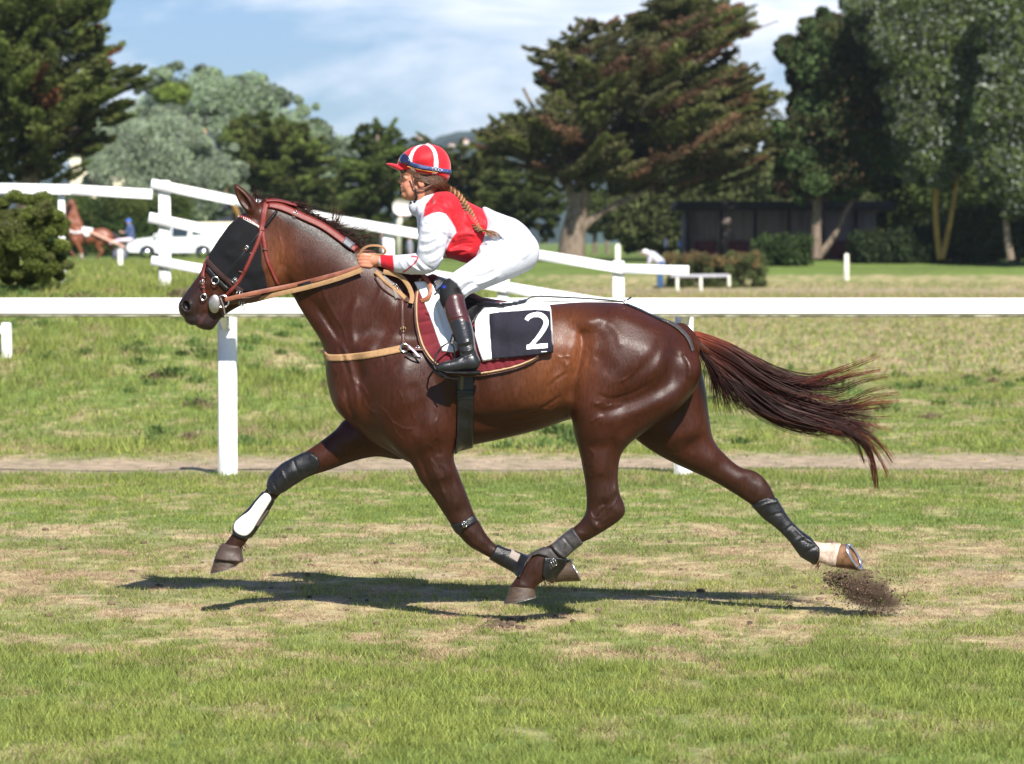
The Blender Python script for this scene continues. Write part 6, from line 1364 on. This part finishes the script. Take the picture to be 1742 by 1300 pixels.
# helmet ----------------------------------------------------------------
HL = rfield([(650,240),(775,330)], y=(-.16, .16), h=.0035)
dome = [(676,284),(678,272),(684,263),(693,255),(705,249),(720,246),(736,246),(750,251),(760,261),(766,275),(767,290),(765,302),(760,309),(750,309),(735,304),(718,299),(700,295),(688,292),(679,290)]
HL.pillow(dome, [(720,275,30,.108,0),(700,272,26,.092,0),(750,280,26,.095,0),(720,295,16,.106,0),(760,300,14,.085,0),(688,284,12,.075,0)], 0, k=0, sig=16, n=5)
HL.pillow([(657,278),(668,278),(682,282),(690,290),(680,292),(670,287),(660,282)], [(668,282,4,.060,0),(682,286,6,.085,0)], 0, k=.008, sig=10)
g = P3(728, 247, 0); HL.ball((g.x+.002, 0, g.z), .010, .006)
for k in range(26):        # gathered elastic hem
    a = k/25; x_ = 690+a*76; y_ = 293+a*13; 
HL.F = np.maximum(HL.F, -np.inf).astype(np.float32)
V, Q = HL.mesh(1); px, py = to_px(V)
c = np.tile(np.array(sRGB(190, 20, 34)), (len(V), 1))
# white bands: meridian planes through the dome's crown (measured round the vertical axis)
cx, cz = U(722, 290, 0); ang = np.degrees(np.arctan2(V[:, 1], V[:, 0]-float(cx))); rr = np.hypot(V[:, 1], V[:, 0]-float(cx))
pyc = py
for a0 in (-58, 58, -128, 128, 0):
    dd = np.abs(np.sin(np.radians(ang-a0)))*rr; ok = (np.cos(np.radians(ang-a0)) > 0)
    wdt = .0095 if a0 else .004
    c = lerpc(c, ((dd < wdt) & ok & (px > 679) & (py < 296)).astype(float), (.80,.80,.82))
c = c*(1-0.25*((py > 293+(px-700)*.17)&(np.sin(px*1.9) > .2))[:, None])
hel = link('helmet', mesh_np('helmet', V, Q, col=c), mat('helmet cover cloth', rough=.6, spec=.3, attr=True, var=.05, vscale=30, bump=.12, bscale=90, sheen=.2), jk)
HM = HL.near_map()
def on_helm(px_, py_, off=.002):
    y = -.08
    for _ in range(4):
        x, z = U(px_, py_, y); i = int(np.clip(round((float(x)-HL.xs[0])/HL.h), 0, len(HL.xs)-1)); k = int(np.clip(round((float(z)-HL.zs[0])/HL.h), 0, len(HL.zs)-1))
        y = HM[i, k]; y = -.05 if np.isnan(y) else float(y)
    x, z = U(px_, py_, y-off); return Vector((float(x), y-off, float(z)))
def hpatch(name, poly, off, m, yr=None, h=.003):
    o = patch(HL, name, poly, off, m, None, y0=-.09, yr=yr, h=h, inner=.003); sub(o, hel); return o
M_blue = mat('navy goggle strap', sRGB(48, 66, 112), rough=.6, var=.1)
gs = hpatch('goggle_strap', stroke_poly([(690,275),(706,282),(725,286),(745,289),(770,293)], [9,8,7.5,7.5,7.5]), .0045, M_blue)
hpatch('strap_edge', stroke_poly([(692,283),(706,287),(725,291),(745,294)], 1.6), .005, mat('orange edge', sRGB(226, 140, 60), rough=.6), yr=(-.16, -.0))
gg = hpatch('goggles', [(681,264),(687,260),(694,265),(698,272),(697,279),(690,279),(681,279),(678,273)], .009, mat('dark blue lens', (.012,.016,.05), rough=.12, coat=.6))
ln = MB()
for s_ in (-1, 1):
    ln.ball(P3(685.5, 291.5, s_*.036), (.019, .026, .012), 14)
q = ln.build('sunglasses', mat('dark lens', (.012, .010, .012), rough=.15, coat=.5), None, smooth=True); sub(q, hel)
# lettering on the strap
cu = bpy.data.curves.new('lettering', 'FONT'); cu.body = 'TKO'; cu.size = .020; cu.extrude = .0006; cu.align_x = 'CENTER'; cu.align_y = 'CENTER'
to = bpy.data.objects.new('tmp', cu); COL.objects.link(to); bpy.context.view_layer.update()
me = bpy.data.meshes.new_from_object(to); bpy.data.objects.remove(to)
Vt = np.array([v.co[:] for v in me.vertices]); c0 = (743, 288.6)
for i, v in enumerate(me.vertices):
    a = Vt[i]; pxx = c0[0]+a[0]*1.25/mpp(-.1); pyy = c0[1]-a[1]*1.0/mpp(-.1)+(pxx-c0[0])*.16
    v.co = on_helm(pxx, pyy, .0062+a[2])
tx = link('lettering', me, mat('white print', (.8, .8, .8), rough=.6), None); sub(tx, gs)
mb = MB()
for a0, a1, n_ in ((716,733,7),(752,764,5)):
    for k in range(n_):
        pxx = a0+(a1-a0)*k/(n_-1); mb.box(on_helm(pxx, 284.6+(pxx-716)*.148, .0060), (.0042, .002, .006))
q = mb.build('small_print', mat('white small print', (.7, .7, .72), rough=.6), None); sub(q, gs)
# chin harness
def head_pt(px_, py_, y=-.072): return P3(px_, py_, y)
mb = MB(); mb.tube([head_pt(700,297,-.078), head_pt(702,308,-.074), head_pt(704,318,-.070), head_pt(709,323,-.070), head_pt(720,322,-.074), head_pt(732,316,-.074), head_pt(742,308,-.072)], .0042, 8)
mb.tube([head_pt(706,322,-.066), head_pt(709,330,-.060), head_pt(708,338,-.045), head_pt(702,345,-.02), head_pt(700,347,0)], .0042, 8); mb.tube([head_pt(712,297,-.080), head_pt(713,303,-.080)], .004, 8)
q = mb.build('chin_strap', mat('brown harness', sRGB(106, 74, 62), rough=.5), None, smooth=True); sub(q, hel)
mb = MB()
for k in range(5): mb.ball(head_pt(707.5+k*.6-(k > 2)*(k-2)*2, 326+k*4.5, -.066+.009*max(0, k-1)), (.008, .006, .006), 10)
mb.ball(head_pt(701, 346, -.012), (.013, .022, .010), 12)
q = mb.build('buckle', M_blk, None, smooth=True); sub(q, hel)
# hair: strands round the ear, gathered into a plait down the back ---------------
strands = []; rh = np.random.RandomState(11)
HB = np.array(sRGB(118, 76, 50))*.75; HBd = np.array(sRGB(62, 38, 26))*.7; HBl = np.array(sRGB(190, 138, 92))*.8
for i in range(420):
    s_ = np.linspace(0, 1, 10); sy_ = -1 if rh.rand() < .7 else 1
    a = (rh.uniform(704, 752), rh.uniform(297, 309)); 
    yy0 = .072+.004*rh.rand(); end = (768+rh.randn()*2, 328+rh.randn()*3)
    mid = ((a[0]*.45+end[0]*.55), max(a[1]+4, 310+rh.rand()*12) if a[0] > 712 else 308)
    gx = (1-s_)**2*a[0]+2*s_*(1-s_)*mid[0]+s_**2*end[0]; gy = (1-s_)**2*a[1]+2*s_*(1-s_)*mid[1]+s_**2*end[1]
    yy = sy_*(yy0*(1-s_**2)+.010*s_*rh.rand()+.008*np.sin(s_*math.pi))
    X, Z = U(gx, gy, 0.0); strands.append((np.stack([X, yy, Z], 1), np.full(10, .0016), np.outer(np.ones(10), (HB*(1-.5) + HBd*.5)*rh.uniform(.6, 1.5))))
plait = catmull([(762,322),(778,334),(789,348),(798,362),(806,376),(812,388),(820,394)], 8); m_ = len(plait)
th_ = np.gradient(plait, axis=0); th_ /= np.linalg.norm(th_, axis=1)[:, None]; nn = np.stack([-th_[:, 1], th_[:, 0]], 1)
yb = np.interp(np.linspace(0, 1, m_), [0, .3, 1], [-.035, -.105, -.150])
for j in range(3):
    for i in range(80):
        ph = np.linspace(0, 1, m_)*2*math.pi*5.5+j*2*math.pi/3; wv = np.interp(np.linspace(0, 1, m_), [0, .15, .8, 1], [6.5, 7.5, 5.8, 4])*.72
        lat = np.sin(ph)*wv+rh.randn()*wv*.22; dep = np.sin(2*ph)*.004+rh.randn()*.0028
        g2 = plait+nn*lat[:, None]; X, Z = U(g2[:, 0], g2[:, 1], -.12)
        sh_ = .22+1.05*(np.cos(ph*1.0)*.5+.5)  # shade in the plait's gaps put into the strand colour
        strands.append((np.stack([X, yb+dep, Z], 1), np.full(m_, .0017), np.outer(sh_, HBl*.55+HB*.45)*rh.uniform(.7, 1.3)))
for i in range(70):      # loose end
    s_ = np.linspace(0, 1, 8); gx = 818+36*s_*rh.uniform(.4, 1)+rh.randn()*1.2; gy = 392+9*s_+rh.randn()*3*s_-2*np.sin(s_*3)
    X, Z = U(gx, gy, -.15); strands.append((np.stack([X, -.155+rh.randn()*.006-.012*s_, Z], 1), np.interp(s_, [0, 1], [.0016, .0004]), np.outer(np.ones(8), (HB*.5+HBl*.5)*rh.uniform(.8, 1.6))))
for i in range(34):      # wisps
    s_ = np.linspace(0, 1, 8); a = plait[rh.randint(2, 20)]; gx = a[0]+rh.uniform(0, 16)*s_; gy = a[1]-rh.uniform(-4, 14)*s_+6*s_**2
    X, Z = U(gx, gy, -.06); strands.append((np.stack([X, -.06+rh.randn()*.02+0*s_, Z], 1), np.interp(s_, [0, 1], [.0009, .0003]), np.outer(np.ones(8), HB)))
hair_mesh('hair', strands, mat('brown hair', rough=.4, attr=True, var=.1), jk, sides=4)
# rein loop over the hand and whip
ribbon('rein_loop', [P3(612,437,-.085), P3(616,426,-.09), P3(626,419,-.095), P3(642,418,-.10), P3(653,422,-.10), P3(655,430,-.095), P3(644,433,-.08), P3(630,430,-.07), P3(618,431,-.07)], .016, .003, mat('dark tan webbing', sRGB(140, 104, 72), rough=.8, bump=.3, bscale=400), reins, face=(0.3, -.6, .7))
wh = MB(); wh.tube([P3(800,446,-.12), P3(780,460,-.13), P3(755,480,-.16), P3(742,492,-.17)], [.003,.004,.005,.006], 8); wo = wh.build('whip', mat('blue grey whip', sRGB(70, 84, 116), rough=.5), None, smooth=True)
tag(wo, 'thin blue grey whip held across the jockey lap', 'whip')
# ================================================================== SMALL FIGURES, SULKY AND CAR
def local(px, py, Y): 
    x, z = U(px, py, Y); return float(x), float(z)
def figure(label, px_, Y, zg, pose, cols, scale=1.0, face=1, cat='person', h=.022, skin=(.45, .27, .20)):
    """pose: dict of joints in metres from the feet, facing -x (face=1) or +x (-1); one skinned body + clothes"""
    x_ = float(U(px_, 440, Y)[0]); t = thing('person', label, cat, (x_, Y, zg)); J = {k: (face*v[0]*scale, v[1]*scale, v[2]*scale) for k, v in pose.items()}
    def fld(): return Field(-1.1*scale, 1.1*scale, -.6, .6, -.1, 2.1*scale, h)
    def limb(f, ks, rs, k=.03): f.chain([(*J[a], b*scale) for a, b in zip(ks, rs)], k, n=4)
    def out_(f, nm, m):
        V, Q = f.mesh(1); V = V+np.array([x_, Y, zg]); return link(nm, mesh_np(nm, V, Q), m, t)
    f = fld(); hd = J['head']; f.ball(hd, (.095*scale, .078*scale, .118*scale), 0); f.ball((hd[0]-face*.085*scale, hd[1], hd[2]-.015), (.025, .016, .025), .015); limb(f, ('neck', 'head'), (.055, .05)); limb(f, ('neck', 'chest', 'hip'), (.06, .12, .12))
    for s_ in 'lr': limb(f, ('sh'+s_, 'el'+s_, 'ha'+s_), (.05, .04, .03)); limb(f, ('hp'+s_, 'kn'+s_, 'an'+s_), (.07, .05, .035)); limb(f, ('an'+s_, 'to'+s_), (.04, .03)); q = J['ha'+s_]; f.ball(q, (.045*scale,)*3, .01)
    out_(f, 'body', mat('figure skin', skin, rough=.6, var=.05))
    f = fld(); limb(f, ('neck', 'chest', 'hip'), (.10, .165, .155), .05)
    for s_ in 'lr': limb(f, ('chest', 'sh'+s_), (.12, .085)); limb(f, ('sh'+s_, 'el'+s_), (.075, .062))
    out_(f, 'shirt', mat('shirt cloth', cols[0], rough=.8, var=.05))
    f = fld(); f.ball(J['hip'], (.15*scale, .17*scale, .13*scale), 0)
    for s_ in 'lr': limb(f, ('hp'+s_, 'kn'+s_, 'an'+s_), (.10, .075, .062))
    out_(f, 'trousers', mat('trouser cloth', cols[1], rough=.8, var=.1))
    f = fld(); f.ball((hd[0]+face*.008, hd[1], hd[2]+.045*scale), (.112*scale, .098*scale, .088*scale), 0); f.ball((hd[0]-face*.10*scale, hd[1], hd[2]+.03), (.07*scale, .07*scale, .015), .02)
    out_(f, cols[3], mat('headwear', cols[2], rough=.6))
    f = fld()
    for s_ in 'lr': limb(f, ('an'+s_, 'to'+s_), (.05, .042))
    out_(f, 'shoes', mat('dark shoes', (.03, .028, .026), rough=.6)); return t
stand = dict(head=(0,0,1.60), neck=(0,0,1.45), chest=(0,0,1.28), hip=(0,0,.95), shl=(0,-.17,1.38), shr=(0,.17,1.38), ell=(.02,-.22,1.12), elr=(.02,.22,1.12), hal=(-.05,-.23,.88), har=(-.05,.23,.88),
 hpl=(0,-.09,.90), hpr=(0,.09,.90), knl=(-.02,-.10,.50), knr=(.02,.10,.50), anl=(.02,-.11,.09), anr=(.04,.11,.09), tol=(-.14,-.12,.04), tor=(-.12,.12,.04))
lean = dict(head=(-.47,0,1.28), neck=(-.36,0,1.24), chest=(-.22,0,1.17), hip=(.08,0,.93), shl=(-.28,-.17,1.20), shr=(-.28,.17,1.20), ell=(-.34,-.2,.93), elr=(-.34,.2,.93), hal=(-.48,-.16,.80), har=(-.48,.16,.80),
 hpl=(.08,-.09,.90), hpr=(.08,.09,.90), knl=(.02,-.10,.50), knr=(.10,.10,.50), anl=(.0,-.11,.09), anr=(.14,.11,.09), tol=(-.16,-.12,.04), tor=(-.02,.12,.04))
figure('man in white cap, grey shirt and blue jeans leaning over the barrier by the hedge', 1120, 102, P3(1115, 491, 102).z, lean, ((.52, .50, .58), (.035, .09, .20), (.80, .80, .80), 'cap'))
figure('distant person in a white top standing behind the clipped hedge', 1133, 133, float(ground_z(6.9, 133)), stand, ((.72, .68, .78), (.05, .05, .07), (.05, .035, .03), 'hair'), scale=.62)
figure('distant person in a bright blue top behind the hedge, right of the one in white', 1157, 134, float(ground_z(7.2, 134)), stand, ((.16, .26, .62), (.10, .08, .07), (.25, .12, .05), 'hair'), scale=.58, face=-1)
figure('distant person in dark clothes standing far behind the mane', 650, 118, float(ground_z(-5.2, 118)), stand, ((.10, .09, .10), (.06, .07, .10), (.16, .09, .06), 'hair'), scale=.9)
figure('distant person in grey clothes right of the basketball pole', 697, 118, float(ground_z(-4.1, 118)), stand, ((.24, .25, .30), (.10, .12, .18), (.05, .04, .03), 'hair'), scale=.85, face=-1)
# trotting horse in harness -------------------------------------------------
YS = 119.0; SC = (YS+CAM_D)/CAM_D
hx, hz = local(165, 446, YS)
SF = Field(hx-2.1, hx+2.0, -.5+YS, .5+YS, hz-.1, hz+2.9, .028)
def pil(pl, ct, k=.08, **kw): SF.pillow(pl, [(a, b, c_, d_, e+YS) for a, b, c_, d_, e in ct], YS, k=k, n=3, sig=8, bl=1, **kw)
pil([(112,385),(110,373),(118,369),(127,374),(134,386),(146,388),(160,390),(176,388),(188,394),(193,402),(192,414),(180,418),(160,416),(140,418),(126,414),(116,400)],
    [(120,385,8,.16,0),(135,400,12,.26,0),(160,402,13,.30,0),(182,403,12,.26,0)], 0)
pil([(114,352),(118,344),(124,342),(130,352),(134,366),(142,386),(128,394),(112,388),(111,376),(112,366)], [(122,352,6,.10,0),(124,370,8,.13,0),(126,384,9,.16,0)], .06)     # neck
pil([(117,341),(121,338),(126,343),(126,354),(120,362),(117,372),(111,374),(107,368),(111,354)], [(120,348,6,.12,0),(112,366,4,.08,0)], .04)      # head
def leg(pts, y): SF.chain([(*local(a, b, YS)[:1], YS+y, local(a, b, YS)[1], r) for a, b, r in pts], .05)
leg([(128,408,.15),(134,418,.09),(139,428,.065),(140,438,.045),(143,443,.05),(144,447,.06)], -.15)
leg([(122,408,.15),(120,420,.09),(114,424,.06),(122,430,.045),(125,434,.05),(126,437,.055)], .15)
leg([(178,408,.20),(168,420,.11),(175,428,.07),(168,436,.045),(167,441,.05),(168,445,.06)], -.15)
leg([(182,408,.20),(188,420,.11),(196,428,.07),(196,437,.045),(200,441,.05),(203,444,.06)], .15)
V, Q = SF.mesh(1); px, py = to_px(V); c = np.tile(np.array((.20, .062, .028)), (len(V), 1)); c = lerpc(c, ((py > 432)*(px < 150)*(V[:, 1] < YS)*(py < 440)).astype(float), (.6, .5, .45)); c = lerpc(c, np.clip((py-436)/6, 0, 1)*.6, (.05, .03, .02))
th = thing('horse', 'bay trotter in harness pulling a sulky in the left background', 'horse', (hx, YS, hz)); link('body', mesh_np('trotter', V, Q, col=c), mat('trotter coat', rough=.45, attr=True, var=.1), th)
mb = MB(); 
for i in range(5): mb.tube([P3(191,397,YS+.02*i), P3(198+i*.6,402,YS+.02*i), P3(203+i,412,YS), P3(205+i,422,YS)], [.05,.09,.07,.02], 6)
mb.build('tail', mat('dark tail', (.02,.012,.01), rough=.5), th, smooth=True)
for a, b in ((116,341),(120,339)):
    mb = MB(); mb.tube([P3(a+1,344,YS-.05), P3(a+.5,b,YS-.05), P3(a,b-4,YS-.05)], [.05,.05,.01], 6); mb.build('ear', bpy.data.materials['trotter coat'], th, smooth=True)
hn = thing('harness', 'white saddle cloth, breast strap and dark bridle on the background trotter', 'harness', (hx, YS, hz))
patch(SF, 'saddle_cloth', [(138,386),(146,387),(157,388),(156,396),(151,402),(145,403),(141,396)], .05, M_white, hn, y0=YS-.3, yr=(YS-.5, YS+.5), h=.025, inner=.01)
patch(SF, 'bridle', [(112,362),(115,350),(121,345),(123,350),(119,362),(113,371)], .03, M_mesh, hn, y0=YS-.1, yr=(YS-.5, YS+.5), h=.02, inner=.01)
patch(SF, 'girth', [(141,400),(145,400),(147,420),(142,420)], .03, M_blk, hn, y0=YS-.3, yr=(YS-.5, YS+.5), h=.02, inner=.01)
patch(SF, 'breast_strap', stroke_poly([(116,392),(128,396),(142,394)], 3), .04, M_white, hn, y0=YS-.3, yr=(YS-.5, YS+.5), h=.02, inner=.01)
su = thing('sulky', 'light two wheeled sulky with long pale shafts in the left background', 'sulky', tuple(P3(205, 446, YS)))
M_shaft = mat('pale shaft', sRGB(228, 178, 158), rough=.5); M_disc = mat('grey wheel disc', sRGB(110, 110, 126), rough=.5)
for s_ in (-.42, .42):
    mb = MB(); mb.tube([P3(150,393,YS+s_*.8), P3(176,405,YS+s_), P3(200,415,YS+s_), P3(212,421,YS+s_)], .045, 8); mb.build('shaft', M_shaft, su, smooth=True)
    w_ = MB(); cc = P3(204, 434, YS+s_*1.4); w_.torus(cc, .31, .03, 24, 8); wo = w_.build('wheel', M_blk, su, smooth=True)
    w_ = MB(); w_.tube([cc+Vector((0,-.02,0)), cc+Vector((0,.02,0))], .29, 24); d_ = w_.build('wheel_disc', M_disc, None); sub(d_, wo); pass
mb = MB(); mb.box(P3(206,417,YS), (.42,.34,.07), bev=.02); mb.tube([P3(206,417,YS), P3(205,434,YS)], .03, 8); mb.tube([P3(204,434,YS-.58), P3(204,434,YS+.58)], .025, 8); mb.build('seat', M_blk, su)
sit = dict(head=(-.02,0,.92), neck=(.02,0,.78), chest=(.05,0,.58), hip=(.06,0,.22), shl=(.03,-.17,.70), shr=(.03,.17,.70), ell=(-.10,-.2,.48), elr=(-.10,.2,.48), hal=(-.36,-.10,.52), har=(-.36,.10,.52),
 hpl=(.04,-.09,.18), hpr=(.04,.09,.18), knl=(-.40,-.14,.16), knr=(-.40,.14,.16), anl=(-.75,-.14,.06), anr=(-.75,.14,.06), tol=(-.86,-.14,.12), tor=(-.86,.14,.12))
figure('sulky driver in dark blue with a bright blue helmet and pale trousers', 220, YS, P3(220,416,YS).z, sit, ((.06, .09, .20), (.72, .58, .66), (.05, .16, .60), 'helmet'), scale=1.0)
# white car --------------------------------------------------------------------
YC = 134.0; cz = float(P3(290, 441, YC).z); x0c = P3(219, 441, YC).x; x1c = P3(378, 441, YC).x; Lc = x1c-x0c
cr_ = thing('car', 'white estate car parked behind the sloping fence at left', 'car', ((x0c+x1c)/2, YC, cz))
M_cp = mat('white car paint', (.78, .80, .83), rough=.25, coat=.8, var=.02); M_gl = mat('car glass', (.02, .03, .035), rough=.08, coat=.5); M_ty = mat('tyre rubber', (.02, .02, .02), rough=.9)
side = [(0,.42),(.0,.60),(.03,.80),(.12,.92),(.27,1.0),(.36,1.30),(.42,1.50),(.50,1.60),(.66,1.64),(.84,1.60),(.93,1.48),(.985,1.10),(1,.80),(1,.45),(.965,.32),(.90,.30),(.89,.52),(.84,.64),(.79,.64),(.74,.52),(.73,.30),(.30,.28),(.29,.50),(.24,.63),(.19,.63),(.14,.50),(.13,.30),(.03,.32)]
def car_shell(name, pts, y, m, parent, bev=.05, inset=0):
    n = len(pts); V = []
    for yy, sc_ in ((-y, .985), (-y+bev, 1), (y-bev, 1), (y, .985)):
        for a, b in pts:
            tum = max(0, (b-1.0)/.64)*.16
            V.append((x0c+(.5+(a-.5)*sc_)*Lc, YC+(yy+tum*(1 if yy < 0 else -1)), cz+(.9+(b-.9)*sc_)*1.0))
    mb = MB(); F = [[i*n+k, i*n+(k+1) % n, (i+1)*n+(k+1) % n, (i+1)*n+k] for i in range(3) for k in range(n)]; mb.add(np.array(V), np.array(F))
    me_ = None
    # side faces as ngons
    Vv = np.concatenate(mb.V); me2 = bpy.data.meshes.new(name); me2.from_pydata([tuple(v) for v in Vv], [], [tuple(f) for f in F]+[tuple(range(n))[::-1], tuple(range(3*n, 4*n))]); me2.update(); return link(name, me2, m, parent)
car_shell('body', side, .86, M_cp, cr_)
def glass(pts, name='side_window'):
    for s_ in (-1, 1):
        V = []; 
        for a, b in pts:
            tum = max(0, (b-1.0)/.64)*.16; V.append((x0c+a*Lc, YC+s_*(.866-tum), cz+b))
        me2 = bpy.data.meshes.new(name); n = len(V); V2 = [(v[0], v[1]-s_*.02, v[2]) for v in V]
        me2.from_pydata(V+V2, [], [tuple(range(n)), tuple(range(n, 2*n))[::-1]]+[(k, (k+1) % n, n+(k+1) % n, n+k) for k in range(n)]); link(name, me2, M_gl, cr_)
glass([(.315,1.02),(.385,1.06),(.385,1.36),(.37,1.30)]); glass([(.40,1.05),(.47,1.05),(.47,1.46),(.42,1.42)]); glass([(.485,1.05),(.65,1.06),(.66,1.46),(.485,1.46)]); glass([(.70,1.12),(.80,1.14),(.83,1.24),(.79,1.42),(.69,1.46)])
for s_ in (-1, 1):
    for a in (.215, .815):
        c_ = Vector((x0c+a*Lc, YC+s_*.78, cz+.31)); mb = MB(); mb.tube([c_-Vector((0,.1,0)), c_+Vector((0,.1,0))], .31, 24); wo = mb.build('wheel', M_ty, cr_, smooth=False)
        mb = MB(); mb.tube([c_-Vector((0,.108,0)), c_+Vector((0,.108,0))], .20, 20); q = mb.build('rim', M_steel, None); pass; sub(q, wo)
mb = MB(); mb.box((x0c+.04*Lc, YC-.62, cz+.78), (.22, .40, .16), bev=.04); mb.build('headlight', M_gl, cr_); mb = MB(); mb.box((x0c+.975*Lc, YC-.72, cz+1.0), (.10, .22, .45), bev=.04); mb.build('tail_light', mat('red lens', (.4, .02, .02), rough=.2), cr_)
mb = MB(); mb.box((x0c+.31*Lc, YC-.98, cz+1.08), (.12, .18, .13), bev=.03); mb.build('mirror', M_cp, cr_)
# pale parked van behind the trotter's head
p = P3(138, 362, 150); vn = thing('van', 'pale van partly seen behind the background trotter', 'van', (p.x, 150, p.z-1.6))
mb = MB(); mb.box((p.x, 151, p.z-.3), (1.9, 2, 1.5), bev=.15); mb.build('body', M_cp, vn); mb = MB(); mb.box((p.x, 149.98, p.z-.75), (1.5, .06, .35)); mb.build('windscreen', M_gl, vn)
for s_ in (-.7, .7): mb = MB(); mb.tube([(p.x+s_, 150.1, p.z-1.3), (p.x+s_, 150.35, p.z-1.3)], .3, 16); mb.build('wheel', M_ty, vn)
